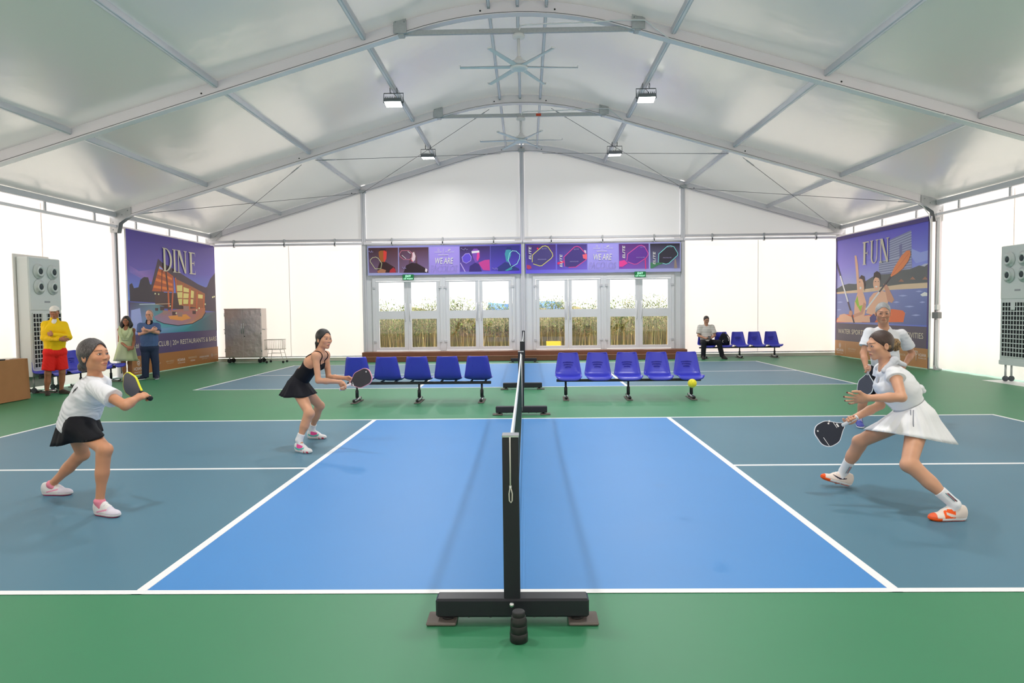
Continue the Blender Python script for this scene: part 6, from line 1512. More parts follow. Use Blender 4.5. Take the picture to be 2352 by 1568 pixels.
    make_paddle('black paddle with a pink edge held by the woman in black', pc, pd, unit((-.25, -.93, .1)), (240, 168, 186), (58, 54, 60), (236, 226, 228), .145, .29, .195, ((.39, .045, .014, .014), (.185, -.02, .004, .06), (.178, -.02, .01, .02)))
woman_black_dress()

# ------------------------------------------------ C: woman in white
def woman_white():
    t, o = start((3.0, 1.68, 0), 'woman in a white hooded top and pleated white skirt reaching low with a black paddle', 'players on the near court')
    J = dict(face=unit((-1, .05, 0)))
    J['pel'] = A(2096, 950, 1.72); J['wai'] = A(2080, 918, 1.72); J['che'] = A(2055, 878, 1.73); J['nek'] = A(2032, 834, 1.74)
    J['hL'] = A(2112, 962, 1.62); J['hR'] = A(2085, 958, 1.83); J['kR'] = A(1975, 1014, 2.02); J['aR'] = A(1938, 1082, 2.20); J['kL'] = A(2087, 1066, 1.38); J['aL'] = A(2193, 1158, 1.26)
    J['tR'] = unit((-.97, .1, .0)); J['tL'] = unit((-.98, .02, 0))
    J['sL'] = A(2056, 862, 1.57); J['sR'] = A(2026, 850, 1.90); J['eL'] = A(2071, 912, 1.42); J['wL'] = A(1991, 914, 1.47); J['eR'] = A(2022, 930, 1.95); J['wR'] = A(1953, 964, 1.90)
    J['hdc'] = A(2021, 793, 1.74); J['R'] = head_frame((-.985, -.06, -.13))
    handL = hand_prims(J['wL'], unit((-1, .05, -.10)), (0, .85, .3), (-.1, .3, .9), ((.05, .1, .1), (.12, .12, .1), (.22, .25, .2), (.35, .35, .3)), .42, .98, (.1, .0))
    pd = unit(A(1897, 997, 1.84)-A(1940, 973, 1.82)); handR, pc = grip(J['wR'], pd, V3((-.5, -.75, -.3)), 1, .95)
    g = dict(f=.96, hip=.160, waist=.122, chest=.142, leg=1.02, arm=.98)
    b, allp = build_body(t, J, g, .0065, .0027, (handL, handR), None, SK_C, lin((178, 70, 76)), lin((52, 38, 36)), np.array(lin((96, 24, 34))), .94)
    w = hw(J, .94)
    bun = [elli(w(0, -.128, .0), (.03, .03, .034), J['R'], .01)] + [cone(w(0, -.132+.028*math.cos(a), -.014+.038*math.sin(a)), w(0, -.132+.028*math.cos(a+.7), -.014+.038*math.sin(a+.7)), .016, k=.006) for a in np.arange(0, 6.3, .7)]
    volume('hair', hair_prims(J['hdc'], J['R'], .94, (.12, .11, -.016, -.035), .006, -.06), .004, hairmat('brown', (62, 42, 36)), t, o, None, folds(.0013, 6, .35))
    volume('hair_bun', bun+[cone(w(.03, -.07, -.012), w(.0, -.11, -.015), .028, .02, k=.02), cone(w(-.045, -.035, -.012), w(-.02, -.10, -.012), .03, .02, k=.02)], .004, hairmat('blond_streaked', (70, 46, 36), (214, 172, 104)), t, o, None, folds(.0022, 8, .3))
    volume('hair_tie', [cone(w(0, -.092, .0), w(0, -.100, .0), .021, k=.004)], .004, cloth('black_tie', (24, 22, 26)), t, o)
    hx = unit(J['hR']-J['hL']); sx = unit(J['sR']-J['sL']); up = unit(J['nek']-J['pel']); fw = unit(np.cross(up, hx)); fw = fw if fw@J['face'] > 0 else -fw
    P = [cone(J['wai']-up*.02, mid(J['wai'], J['che'], .5), .138, .152, hx, .84, .03), cone(mid(J['wai'], J['che'], .5), J['che'], .152, .150, hx+sx, .84, .05), cone(J['che'], mid(J['che'], J['nek'], .72), .15, .09, sx, .72, .05), cone(J['sR'], J['sL'], .05, k=.05)]; X = []
    for s in 'RL':
        u, x = sleeve(J, s, .15, .062, .068); P += u; X += x
    P += [elli(J['che']+sx*q*.06+fw*.085, .062, k=.05) for q in (-1, 1)]
    P += X+[elli(J['nek']+fw*.045+up*.03, (.07, .07, .075), k=.008, op='s'), elli(J['nek']+fw*.115-up*.035, (.05, .028, .085), np.stack([sx, fw, up], 1), .006, 's'), plane(J['wai']-up*.035, -up, .006)]
    volume('top', P, .005, cloth('white_top', (236, 236, 240)), t, o, None, folds(.0045, 11, 1.1, up))
    # hood lying on the shoulders, grey placket, waistband, side knot
    Rb = np.stack([sx, fw, up], 1)
    hood = [cone(J['nek']+sx*.085+fw*.05-up*.03, J['nek']+sx*.07-fw*.06+up*.0, .020, .026, k=.02), cone(J['nek']-sx*.085+fw*.05-up*.03, J['nek']-sx*.07-fw*.06, .020, .026, k=.02), cone(J['nek']+sx*.07-fw*.06, J['nek']-sx*.07-fw*.06, .028, k=.03), cone(J['nek']-fw*.07-up*.02, J['nek']-fw*.125-up*.08, .06, .035, sx, .45, .03), elli(J['nek']+fw*.0+up*.035, (.06, .06, .05), Rb, .015, 's')]
    volume('hood', hood, .005, cloth('pale_grey_hood', (204, 206, 214)), t, o, None, folds(.003, 9, .6))
    q_ = np.array([J['nek']*(1-u)+(J['wai']-up*.02)*u+fw*.16+sx*.02*math.sin(u*3) for u in np.linspace(.12, 1, 16)])
    for _ in range(14):
        d = sdf_pts(P[:4], q_); e = .002; gr_ = np.stack([sdf_pts(P[:4], q_+V3([e if i == j else 0 for j in range(3)]))-d for i in range(3)], 1)/e; q_ = q_-gr_*(d-.003)[:, None]*.7
    MB().sweep([Vector(p-o) for p in q_], [(-.012, 0), (.012, 0), (.012, .004), (-.012, .004)], sx).build('placket', MATS['cloth_pale_grey_hood'], t)
    volume('side_knot', [elli(J['wai']-fw*.13+up*.035, (.03, .036, .03), Rb, .01), cone(J['wai']-fw*.13+up*.03, J['wai']-fw*.15+up*.0, .018, .02, k=.02)], .006, MATS['cloth_white_top'], t, o, None, folds(.003, 2, .4))
    P2 = [cone(J['wai']-up*.045, J['wai']-up*.01, .138, .134, hx, .80, .01, clip=[(J['wai']-up*.012, up), (J['wai']-up*.062, -up)])]
    volume('waistband', P2, .006, MATS['cloth_pale_grey_hood'], t, o)
    for q, dz in ((.05, .0), (.075, .04)):
        p = J['wai']-hx*q*1.9-up*.05+fw*.055-hx*.06; MB().tube([Vector(p-o), Vector(p-o)+Vector((-.01, -.02, -.1)), Vector(p-o)+Vector((-.012, -.05, -.22-dz))], .004, 5).build('drawstring', cloth('grey_cord', (150, 152, 162)), t)
    dp = unit(np.cross((0, 0, 1), hx))
    rings = skirt_rings(J['wai']-up*.05, A(2100, 1003, 1.68), (hx*.14, fw*.115), (hx*.25, unit((1, 0, -.16))*.305), 10, 160, 0, 15, 1, .006, 5)
    lofted('pleated_skirt', rings, cloth('white_skirt', (240, 240, 243), .75), t, o, allp, .012, (.013, 19))
    org_ = np.array(lin((255, 96, 30))); whl = np.array(lin((238, 222, 212))); ws = np.array(lin((240, 238, 238))); dk = np.array(lin((44, 40, 60)))
    def upt(V):
        C = np.tile(whl, (len(V), 1)); x, z = V[:, 0], V[:, 2]; C[(x > .10) & (x < .18) & (z > .02) & (np.abs(V[:, 1]) > .02) & (z < .09)] = org_
        m = (z > .034+1.2*(x-.10)**2*4) & (z < .050+.32*np.abs(x-.10)) & (x > .02) & (x < .165) & (np.abs(V[:, 1]) > .018); C[m] = whl*.98; C[(x > .23)] = org_*.9+.05; return C
    def upt2(V):
        C = np.tile(whl, (len(V), 1)); x, z = V[:, 0], V[:, 2]; m = (z > .044+1.2*(x-.12)**2*5) & (z < .056+.2*np.abs(x-.12)) & (x > .07) & (x < .18) & (np.abs(V[:, 1]) > .018); C[m] = dk; C[(x > .24)] = org_*.9; return C
    def sot(V): C = np.tile(ws, (len(V), 1)); C[V[:, 2] < .008] = np.array(lin((240, 90, 60))); C[V[:, 0] > .20] = org_; return C
    make_shoe(t, o, A(1955, 1119, 2.2)*V3((1, 1, 0))+V3((0, .0, .004)), (-.99, .1), .268, upt2, sot, .26, h=.004)
    make_shoe(t, o, J['aL']*V3((1, 1, 0))+V3((.088, 0, 0)), J['tL'], .275, upt, sot, h=.004)
    for s in 'RL':
        d = unit(J['k'+s]-J['a'+s]); so = sock(t, o, J, s, .13, cloth('white_sock', (238, 238, 242)))
        side = unit(np.cross(d, (1, 0, 0))); side = side if side[1] < 0 else -side
        for off, rgb in ((-.008, (40, 120, 130)), (.004, (190, 40, 60)), (.012, (40, 44, 90))):
            m = MB(); p0 = J['a'+s]+d*.02+V3((off*1.0, 0, 0))+side*.044; p1 = J['a'+s]+d*.10+V3((off, 0, 0))+side*.0475; m.tube([Vector(p0-o), Vector(p1-o)], .0022, 4).build('stripe', cloth('stripe_%d' % rgb[0], rgb), so)
    make_paddle('black square paddle with a white edge held low by the woman in white', pc, pd, unit((-.12, -.95, .3)), (232, 232, 240), (34, 38, 52), (232, 232, 236), .12, .235, .205, ((.165, -.02, .012, .03), (.18, -.03, .004, .05), (.20, -.078, .014, .014), (.215, -.066, .012, .012), (.31, .05, .004, .08), (.318, -.055, .01, .012)))
woman_white()

# ------------------------------------------------ D: man in a white tee behind her
def man_white_tee():
    t, o = start((4.55, 5.25, 0), 'grey-haired man in white tee and dark shorts standing behind the woman in white', 'players on the near court')
    J = dict(face=unit((-.3, -.95, 0)))
    J['pel'] = A(2033, 852, 5.32); J['wai'] = A(2033, 822, 5.28); J['che'] = A(2033, 785, 5.24); J['nek'] = A(2030, 750, 5.22)
    J['hR'] = A(2016, 856, 5.30); J['hL'] = A(2050, 856, 5.36); J['kR'] = A(1988, 903, 5.12); J['aR'] = A(1972, 962, 5.22); J['kL'] = A(2062, 908, 5.3); J['aL'] = A(2068, 966, 5.4)
    J['tR'] = unit((-.35, -.93, 0)); J['tL'] = unit((.1, -1, 0))
    J['sR'] = A(1997, 764, 5.24); J['sL'] = A(2071, 768, 5.30); J['eR'] = A(1983, 811, 5.20); J['wR'] = A(1990, 846, 5.06); J['eL'] = A(2095, 812, 5.38); J['wL'] = A(2076, 840, 5.28)
    J['hdc'] = A(2028, 719, 5.16); J['R'] = head_frame((-.36, -.92, -.14))
    pd = unit(A(1983, 900, 5.02)-A(1992, 852, 5.05)); hR, pc = grip(J['wR'], pd, V3((0, -.8, -.4)), 1, 1.0); hL = hand_prims(J['wL'], (-.5, -.3, -.8), (-.3, .5, 0), (-.2, -.9, 0), (.5, .6, .5), .05, 1.0)
    g = dict(male=True, f=1.05, hip=.158, waist=.15, chest=.162, leg=.95, arm=1.0)
    b, allp = build_body(t, J, g, .008, .0035, (hR, hL), None, SK_D, lin((160, 92, 80)), lin((84, 78, 76)), None, 1.09)
    volume('hair', hair_prims(J['hdc'], J['R'], 1.09, (.10, .085, -.03, -.03), .006, -.055), .005, hairmat('silver', (140, 140, 142), (196, 196, 198)), t, o, None, folds(.0022, 4, .25))
    hx = unit(J['hR']-J['hL']); sx = unit(J['sR']-J['sL'])
    P = [cone(J['pel']+V3((0, 0, -.06)), J['wai'], .178, .172, hx, .78, .03), cone(J['wai'], J['che'], .172, .18, hx+sx, .76, .05), cone(J['che'], mid(J['che'], J['nek'], .78), .18, .10, sx, .66, .05), cone(J['sR'], J['sL'], .058, k=.05)]; X = []
    for s in 'RL':
        u, x = sleeve(J, s, .66, .066, .08); P += u; X += x
    P += X+[elli(J['nek']+V3((-.02, -.06, .03)), (.085, .085, .062), k=.008, op='s'), plane(J['pel']+V3((0, 0, -.07)), (0, 0, -1), .006)]
    volume('tee_shirt', P, .007, MATS['cloth_white_tee'], t, o, None, folds(.0045, 15, 1.2))
    S = [cone(J['hR'], J['hL'], .125, k=.03), cone(J['pel'], J['wai'], .165, .16, hx, .75, .03)]+shorts_like(J, 'RL', .118, .105, .82)+[plane(J['wai'], (0, 0, 1), .005)]
    volume('shorts', S, .009, cloth('dark_navy', (26, 28, 38)), t, o, None, folds(.004, 19, 1.0))
    bl_ = np.array(lin((74, 80, 160))); pk = np.array(lin((196, 90, 130))); wh_ = np.array(lin((235, 232, 240)))
    def upt(V): C = np.tile(bl_, (len(V), 1)); C[(V[:, 0] < .08)] = pk; return C
    make_shoe(t, o, J['aR']*V3((1, 1, 0))+V3((.03, .06, 0)), J['tR'], .28, upt, solid((235, 232, 240)), h=.006); make_shoe(t, o, J['aL']*V3((1, 1, 0))+V3((-.01, .06, 0)), J['tL'], .28, upt, solid((235, 232, 240)), h=.006)
    for s in 'RL':
        sock(t, o, J, s, .03, cloth('navy_sock', (70, 76, 130)), .007)
    make_paddle('dark paddle with a white edge hanging from the grey-haired man\'s hand', pc, pd, unit((-.75, -.66, .1)), (222, 230, 240), (62, 66, 82), (225, 215, 220), .12, .27, .19)
man_white_tee()

# ------------------------------------------------ E: man in yellow, arms crossed
def man_yellow():
    t, o = start((-9.1, 9.5, 0), 'man in white cap, yellow pullover and red shorts with arms crossed', 'spectators')
    Y = 9.5; J = dict(face=unit((.45, -.9, 0)))
    J['pel'] = A(126, 806, Y); J['wai'] = A(126, 785, Y); J['che'] = A(125, 758, Y-.02); J['nek'] = A(125, 737, Y)
    J['hR'] = A(116, 809, Y-.06); J['hL'] = A(137, 808, Y+.06); J['kR'] = A(110, 856, Y-.08); J['kL'] = A(143, 853, Y+.1); J['aR'] = A(108, 899, Y-.04); J['aL'] = A(141, 896, Y+.16)
    J['tR'] = unit((.6, -.8, 0)); J['tL'] = unit((.95, -.3, 0))
    J['sR'] = A(104, 744, Y-.08); J['sL'] = A(147, 745, Y+.1); J['eR'] = A(101, 776, Y-.12); J['eL'] = A(158, 774, Y+.02); J['wR'] = A(138, 779, Y-.24); J['wL'] = A(121, 768, Y-.28)
    J['hdc'] = A(125, 717, Y-.02); J['R'] = head_frame((.42, -.9, -.05))
    hR = hand_prims(J['wR'], (.95, .2, -.1), (0, .9, 0), (0, -.2, 1), (.4, .5, .4), .03, 1.0); hL = hand_prims(J['wL'], (-.95, .1, .1), (0, .9, 0), (0, -.2, 1), (.4, .5, .4), .03, 1.0)
    g = dict(male=True, f=1.06, hip=.155, waist=.145, chest=.165, leg=.98, arm=1.0)
    build_body(t, J, g, .011, .005, (hR, hL), None, SK_E, lin((150, 84, 76)), lin((30, 24, 24)))
    w = hw(J)
    volume('hair', hair_prims(J['hdc'], J['R'], 1.0, (.07, .06, -.03, -.03), .005, -.05), .006, hairmat('black', (26, 22, 24)), t, o)
    capp = [elli(w(0, -.012, .045), (.084, .104, .085), J['R'], .01), plane(w(0, 0, .040), J['R']@np.array((0, -.12, -1.)), .004)]
    cp_ = volume('cap', capp, .005, cloth('white_cap', (238, 234, 228)), t, o)
    volume('brim', [cone(w(0, .07, .044), w(0, .135, .030), .064, .05, J['R']@np.array((1., 0, 0)), .13, .012)], .004, MATS['cloth_white_cap'], cp_, o)
    hx = unit(J['hR']-J['hL']); sx = unit(J['sR']-J['sL']); YC = cloth('yellow', (250, 206, 24), .6)
    P = [cone(J['pel']+V3((0, 0, .04)), J['wai'], .185, .175, hx, .76, .03), cone(J['wai'], J['che'], .175, .19, hx+sx, .76, .05), cone(J['che'], mid(J['che'], J['nek'], .8), .19, .105, sx, .68, .05), cone(J['sR']-V3((0,0,.015)), J['sL']-V3((0,0,.015)), .055, k=.06), cone(mid(J['che'], J['nek'], .8), J['nek']+V3((0, 0, .03)), .085, .075, k=.03)]
    for s in 'RL': P += [cone(J['s'+s]-V3((0,0,.008)), J['e'+s], .069, .057, k=.04), cone(J['e'+s], mid(J['e'+s], J['w'+s], .93), .058, .042, k=.02)]
    P += [elli(J['nek']+V3((.05, -.09, .02)), (.045, .07, .07), k=.01, op='s'), plane(J['pel']+V3((0, 0, .02)), (0, 0, -1), .006)]
    volume('pullover', P, .009, YC, t, o, None, folds(.0045, 25, 1.2))
    volume('collar', [cone(J['nek']+V3((0, 0, -.02)), J['nek']+V3((0, 0, .035)), .074, .066, k=.01), elli(J['nek']+V3((.035, -.075, -.02)), (.04, .03, .05), k=.02)], .007, cloth('white_collar', (240, 240, 242)), t, o)
    S = [cone(J['hR'], J['hL'], .13, k=.03), cone(J['pel'], J['wai'], .175, .17, hx, .75, .03)]+shorts_like(J, 'RL', .112, .112, .88)+[plane(J['pel']+V3((0, 0, .06)), (0, 0, 1), .005)]
    volume('shorts', S, .01, cloth('red_shorts', (238, 44, 40), .7), t, o, None, folds(.005, 29, 1.0))
    for s, dx in (('R', (-.035, .05, 0)), ('L', (-.06, .02, 0))): make_shoe(t, o, J['a'+s]*V3((1, 1, 0))+V3(dx), J['t'+s], .285, solid((62, 54, 50)), solid((96, 86, 78)), h=.008, slipper=True, name='clog')
man_yellow()

# ------------------------------------------------ F: woman in green dress
def woman_green():
    t, o = start((-9.4, 12.4, 0), 'woman with long black hair in a pale green ruffled dress, hands clasped', 'spectators')
    Y = 12.4; J = dict(face=unit((.3, -.95, 0)))
    J['pel'] = A(290, 799, Y); J['wai'] = A(290, 782, Y); J['che'] = A(290, 766, Y-.01); J['nek'] = A(290, 751, Y)
    J['hR'] = A(283, 801, Y-.03); J['hL'] = A(298, 801, Y+.03); J['kR'] = A(284, 833, Y-.06); J['kL'] = A(298, 833, Y+.03); J['aR'] = A(287, 866, Y-.03); J['aL'] = A(299, 866, Y+.04)
    J['tR'] = unit((.45, -.9, 0)); J['tL'] = unit((.7, -.7, 0))
    J['sR'] = A(275, 757, Y-.05); J['sL'] = A(306, 758, Y+.06); J['eR'] = A(274, 783, Y-.06); J['eL'] = A(308, 784, Y+.02); J['wR'] = A(294, 798, Y-.23); J['wL'] = A(305, 799, Y-.22)
    J['hdc'] = A(290, 737, Y-.02); J['R'] = head_frame((.30, -.95, .02))
    hR = hand_prims(J['wR'], (.9, -.2, -.2), (.1, .8, -.3), (0, -.3, 1), (.4, .5, .4), .03, .92); hL = hand_prims(J['wL'], (-.9, -.3, -.3), (0, .8, -.3), (0, -.3, 1), (.4, .5, .4), .03, .92)
    g = dict(f=.92, hip=.165, waist=.135, chest=.148, leg=.95, arm=.95)
    b, allp = build_body(t, J, g, .011, .005, (hR, hL), None, SK_F, lin((150, 74, 74)), lin((24, 18, 18)), None, .95)
    w = hw(J, .95); X_ = J['R']@np.array((1., 0, 0))
    hr = [elli(w(0, -.014, .034), (.085, .104, .096), J['R'], .02), elli(w(0, -.06, -.06), (.085, .06, .11), J['R'], .03)]
    for q in (-1, 1): hr += [cone(w(q*.07, .0, .02), w(q*.098, .0, -.10), .034, .05, k=.03), cone(w(q*.09, -.0, -.08), w(q*.095, .03, -.155), .045, .028, k=.03)]
    hr += [elli(w(0, .10, -.022), (.058, .085, .088), J['R'], .012, 's'), elli(w(0, .08, -.12), (.05, .09, .06), J['R'], .02, 's')]
    volume('hair', hr, .006, hairmat('black_wavy', (24, 20, 22)), t, o, None, folds(.004, 31, .5))
    glasses(t, o, J, .95, (120, 100, 84))
    hx = unit(J['hR']-J['hL']); sx = unit(J['sR']-J['sL']); fw = J['face']; GC = cloth('pale_green', (202, 214, 168), .75)
    P = [cone(J['pel'], J['wai'], .16, .145, hx, .80, .03), cone(J['wai'], J['che'], .145, .155, hx+sx, .80, .05), cone(J['che'], mid(J['che'], J['nek'], .8), .155, .10, sx, .66, .05), cone(J['sR'], J['sL'], .052, k=.04, clip=[(J['sR']-sx*.02, sx), (J['sL']+sx*.02, -sx)]), elli(J['nek']+fw*.07+V3((0, 0, .01)), (.05, .06, .10), k=.01, op='s')]
    volume('bodice', P, .008, GC, t, o, None, folds(.003, 33, 1.0))
    for q in (-1, 1):
        pts = [J['nek']+sx*q*.085+fw*.02+V3((0, 0, .03)), J['che']+sx*q*.085+fw*.12+V3((0, 0, .04)), J['che']+sx*q*.03+fw*.15-V3((0, 0, .08)), J['wai']+sx*q*-.01+fw*.13]
        m = MB(); rows = []
        for i in range(13):
            u = i/12*3; k = min(int(u), 2); p = pts[k]*(1-(u-k))+pts[k+1]*(u-k); wv = .012*math.sin(i*2.4); rows.append([Vector(p-o+sx*q*d+fw*(wv*(d/.06)+.012)) for d in (0, .03, .06)])
        m.grid(rows); m.grid([[c-Vector(fw*.006) for c in r] for r in rows]); m.build('ruffle', GC, t)
    dp = unit(np.cross((0, 0, 1), hx))
    lofted('dress_skirt', skirt_rings(J['wai']+V3((0, 0, .02)), A(289, 828, Y), (hx*.15, dp*.125), (hx*.255, dp*.22), 9, 72, 0, 9, 1, .004, 3), GC, t, o, allp, .012, (.008, 9))
    for s in 'RL': make_shoe(t, o, J['a'+s]*V3((1, 1, 0))+V3((-.03, .04, 0)), J['t'+s], .245, solid((198, 146, 110)), solid((170, 120, 90)), h=.008, slipper=True, name='flat_shoe')
woman_green()

# ------------------------------------------------ G: man in blue polo
def man_blue():
    t, o = start((-8.85, 12.4, 0), 'man in glasses, blue polo shirt and navy trousers with arms folded', 'spectators')
    Y = 12.4; J = dict(face=unit((.35, -.94, 0)))
    J['pel'] = A(343, 796, Y); J['wai'] = A(343, 779, Y); J['che'] = A(342, 760, Y-.01); J['nek'] = A(343, 741, Y)
    J['hR'] = A(335, 799, Y-.03); J['hL'] = A(352, 799, Y+.05); J['kR'] = A(334, 832, Y-.05); J['kL'] = A(357, 832, Y+.05); J['aR'] = A(334, 864, Y-.02); J['aL'] = A(359, 864, Y+.08)
    J['tR'] = unit((-.3, -.95, 0)); J['tL'] = unit((.35, -.93, 0))
    J['sR'] = A(323, 747, Y-.06); J['sL'] = A(361, 747, Y+.08); J['eR'] = A(321, 767, Y-.12); J['eL'] = A(363, 764, Y-.02); J['wR'] = A(348, 759, Y-.26); J['wL'] = A(333, 757, Y-.30)
    J['hdc'] = A(343, 723, Y-.02); J['R'] = head_frame((.18, -.97, -.04))
    hR = hand_prims(J['wR'], (.9, .1, .35), (-.1, .9, 0), (0, -.3, 1), (.6, .8, .6), .03, 1.0); hL = hand_prims(J['wL'], (-.9, .3, .0), (0, .9, 0), (0, -.2, 1), (.4, .5, .4), .03, 1.0)
    g = dict(male=True, f=1.05, hip=.158, waist=.155, chest=.165, leg=.93, arm=1.0)
    build_body(t, J, g, .011, .005, (hR, hL), None, SK_G, lin((190, 110, 100)), lin((150, 140, 136)))
    volume('hair', hair_prims(J['hdc'], J['R'], 1.0, (.035, .085, -.035, -.03), .005, -.05, (), None), .006, hairmat('thin_grey', (150, 140, 138)), t, o)
    glasses(t, o, J, 1.0, (50, 48, 52))
    hx = unit(J['hR']-J['hL']); sx = unit(J['sR']-J['sL']); BC = cloth('steel_blue', (82, 104, 148), .75)
    P = [cone(J['pel']+V3((0, 0, .0)), J['wai'], .185, .185, hx, .80, .03), cone(J['wai'], J['che'], .185, .19, hx+sx, .78, .05), cone(J['che'], mid(J['che'], J['nek'], .8), .19, .105, sx, .68, .05), cone(J['sR']-V3((0,0,.015)), J['sL']-V3((0,0,.015)), .055, k=.06)]
    for s in 'RL':
        c = mid(J['s'+s], J['e'+s], .80); P.append(cone(J['s'+s]-V3((0,0,.008)), c, .070, .076, k=.05, clip=[(c, unit(J['e'+s]-J['s'+s]))]))
    P += [elli(J['nek']+V3((.02, -.075, .03)), (.06, .07, .075), k=.01, op='s'), plane(J['pel']+V3((0, 0, .01)), (0, 0, -1), .006)]
    volume('polo_shirt', P, .009, BC, t, o, None, folds(.004, 41, 1.2))
    volume('collar', [cone(J['nek']+V3((0, 0, -.02)), J['nek']+V3((0, 0, .03)), .088, .074, k=.01), elli(J['nek']+V3((.02, -.08, .02)), (.045, .06, .06), k=.006, op='s')], .007, cloth('dark_collar', (34, 36, 48)), t, o)
    T = [cone(J['hR'], J['hL'], .125, k=.03), cone(J['pel'], J['wai'], .17, .17, hx, .75, .03)]
    for s in 'RL': T += [cone(J['h'+s], J['k'+s], .11, .082, k=.02), cone(J['k'+s], J['a'+s]+V3((0, 0, -.02)), .08, .074, k=.015, clip=[(J['a'+s]+V3((0, 0, -.03)), V3((0, 0, -1)))])]
    T += [plane(J['pel']+V3((0, 0, .06)), (0, 0, 1), .005)]
    volume('trousers', T, .01, cloth('navy_trousers', (48, 58, 84), .7), t, o, None, folds(.005, 43, 1.0))
    for s in 'RL': make_shoe(t, o, J['a'+s]*V3((1, 1, 0))+V3((0, .06, 0)), J['t'+s], .29, solid((34, 40, 62)), solid((226, 228, 232)), h=.008, lace=(60, 66, 90))
man_blue()

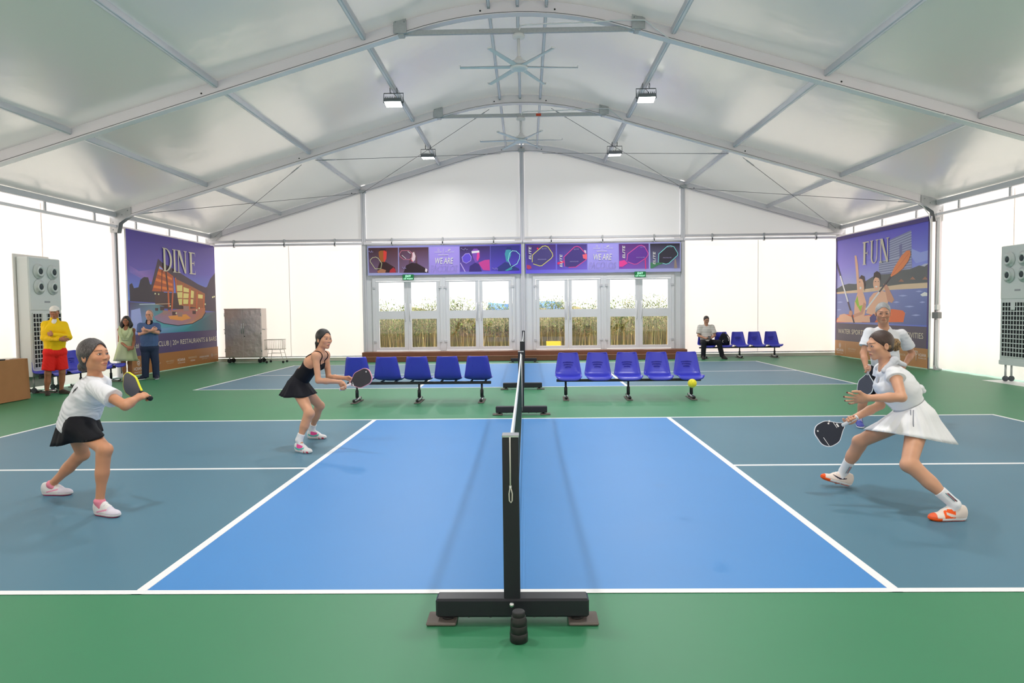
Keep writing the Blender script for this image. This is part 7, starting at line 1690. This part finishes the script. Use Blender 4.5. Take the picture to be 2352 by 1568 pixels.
# ------------------------------------------------ H: man seated at the back wall
def man_seated():
    t, o = start((5.75, 17.3, 0), 'man in a pale checked shirt seated on the back bench, looking at a phone', 'spectators')
    X_ = at(1623, 780, 17.4).x; J = dict(face=unit((.05, -1, 0))); W = lambda x, y, z: V3((X_+x, y, z))
    J['pel'] = W(0, 17.45, .50); J['wai'] = W(0, 17.47, .66); J['che'] = W(0, 17.48, .84); J['nek'] = W(0, 17.46, 1.02)
    J['hR'] = W(-.09, 17.43, .48); J['hL'] = W(.09, 17.43, .48); J['kR'] = W(-.18, 17.02, .50); J['kL'] = W(.27, 17.03, .50); J['aR'] = W(-.20, 17.02, .09); J['aL'] = W(.38, 17.04, .09)
    J['tR'] = unit((-.15, -1, 0)); J['tL'] = unit((.25, -1, 0))
    J['sR'] = W(-.185, 17.47, .97); J['sL'] = W(.185, 17.47, .97); J['eR'] = W(-.25, 17.40, .70); J['eL'] = W(.25, 17.40, .70); J['wR'] = W(-.06, 17.20, .61); J['wL'] = W(.06, 17.20, .61)
    J['hdc'] = W(0, 17.43, 1.17); J['R'] = head_frame((.0, -.97, -.2))
    hR = hand_prims(J['wR'], (.8, -.5, 0), (.3, .2, .9), (.2, -.8, .3), (.4, .6, .5), .03, 1.0); hL = hand_prims(J['wL'], (-.8, -.5, 0), (-.3, .2, .9), (-.2, -.8, .3), (.4, .6, .5), .03, 1.0)
    g = dict(male=True, f=1.0, hip=.155, waist=.15, chest=.165, leg=.95, arm=.98)
    build_body(t, J, g, .012, .006, (hR, hL), None, SK_H, lin((170, 104, 92)), lin((40, 34, 32)))
    volume('hair', hair_prims(J['hdc'], J['R'], 1.0, (.12, .10, -.02, -.03), .010, -.06, (), (.0, .094, -.030, .064, .086, .100)), .007, hairmat('dark_brown', (52, 44, 42)), t, o, None, folds(.002, 4, .4))
    glasses(t, o, J, 1.0, (70, 64, 64))
    hx = unit(J['hR']-J['hL']); sx = hx; m = mat('cloth_checked_shirt', (222, 218, 212), .8, 0, .2)
    n = m.node_tree.nodes; l = m.node_tree.links; tc = n.new('ShaderNodeTexCoord'); wv = n.new('ShaderNodeTexWave'); wv.wave_type = 'BANDS'; wv.bands_direction = 'Z'; wv.inputs['Scale'].default_value = 6; rp = n.new('ShaderNodeValToRGB'); rp.color_ramp.elements[0].color = lin((176, 172, 170))+(1,); rp.color_ramp.elements[1].color = lin((226, 222, 216))+(1,); rp.color_ramp.elements[0].position = .08; rp.color_ramp.elements[1].position = .2
    l.new(tc.outputs['Object'], wv.inputs[0]); l.new(wv.outputs[0], rp.inputs[0]); l.new(rp.outputs[0], n['Principled BSDF'].inputs['Base Color'])
    P = [cone(J['pel']+V3((0, 0, .02)), J['wai'], .175, .175, hx, .80, .03), cone(J['wai'], J['che'], .175, .185, hx, .78, .05), cone(J['che'], mid(J['che'], J['nek'], .8), .185, .105, sx, .68, .05), cone(J['sR']-V3((0,0,.015)), J['sL']-V3((0,0,.015)), .055, k=.06)]
    for s in 'RL':
        c = mid(J['s'+s], J['e'+s], .80); P.append(cone(J['s'+s]-V3((0,0,.008)), c, .070, .078, k=.05, clip=[(c, unit(J['e'+s]-J['s'+s]))]))
    P += [elli(J['nek']+V3((0, -.075, .03)), (.06, .07, .075), k=.01, op='s'), plane(J['pel']+V3((0, 0, .02)), (0, 0, -1), .006)]
    volume('shirt', P, .01, m, t, o, None, folds(.004, 51, 1.2))
    T = [cone(J['hR'], J['hL'], .115, k=.03), cone(J['pel'], J['wai'], .16, .155, hx, .75, .03)]
    for s in 'RL': T += [cone(J['h'+s], J['k'+s], .098, .080, k=.02), cone(J['k'+s], J['a'+s]+V3((0, 0, -.02)), .078, .068, k=.015, clip=[(J['a'+s]+V3((0, 0, -.03)), V3((0, 0, -1)))])]
    T += [plane(J['pel']+V3((0, 0, .08)), (0, 0, 1), .005), plane(V3((0, 0, .392)), (0, 0, -1), .005)]
    T1 = [q for q in T[:-2]]; zc = .405
    volume('trousers', T1+[plane(J['pel']+V3((0, 0, .08)), (0, 0, 1), .005)], .011, cloth('black_trousers', (34, 34, 42), .7), t, o, None, folds(.004, 53, 1.0))
    for s in 'RL': make_shoe(t, o, J['a'+s]*V3((1, 1, 0))+V3((0, .06, 0)), J['t'+s], .29, solid((50, 46, 46)), solid((70, 66, 64)), h=.009, lace=(60, 56, 56))
    ph = empty('phone', (X_, 17.06, .645)); ph.rotation_euler = (math.radians(35), 0, 0); tag(ph, 'black phone in the hands of the seated man', 'phone')
    MB().box((0, 0, 0), (.08, .16, .009), 0, None, .004).build('case', M_plastic_black, ph); MB().box((0, 0, .005), (.072, .148, .001)).build('screen', mat('dark_screen', (40, 44, 54), .15), ph)
man_seated()

# ------------------------------------------------ backpack on the back bench
bp_ = empty('backpack', (at(1663, 790, 17.4).x, 17.44, .395)); tag(bp_, 'black backpack slumped on the bench seat beside the seated man', 'backpack')
volume('bag', [elli((0, 0, .15), (.15, .10, .16), None, .03), elli((0, 0, .27), (.10, .08, .10), None, .04), cone((-.1, 0, .06), (.1, 0, .06), .085, k=.04), plane((0, 0, 0), (0, 0, -1), .005)], .009, cloth('black_bag', (34, 36, 44), .7), bp_, np.zeros(3), None, folds(.004, 61, .8))
volume('front_pocket', [elli((.03, -.09, .12), (.09, .05, .09), None, .02)], .009, MATS['cloth_black_bag'], bp_, np.zeros(3))
MB().tube([(-.03, 0, .36), (-.03, -.02, .40), (.03, -.02, .40), (.03, 0, .36)], .01, 8).build('handle', MATS['cloth_black_bag'], bp_)
for s in (-1, 1): MB().tube([(s*.08, -.05, .34), (s*.13, -.12, .24), (s*.14, -.13, .12), (s*.12, -.07, .03)], .014, 8).build('shoulder_strap', MATS['cloth_black_bag'], bp_)
MB().tube([(-.05+.022*math.cos(a), -.118+.01*math.cos(a), .12+.034*math.sin(a)) for a in np.linspace(0, 2*PI, 14, endpoint=False)], .005, 5, closed=True).build('emblem', M_pwhite, bp_)
MB().tube([(.11, -.10, .16), (.14, -.11, .12), (.13, -.10, .07)], .008, 6).build('buckle', M_white_plastic, bp_)
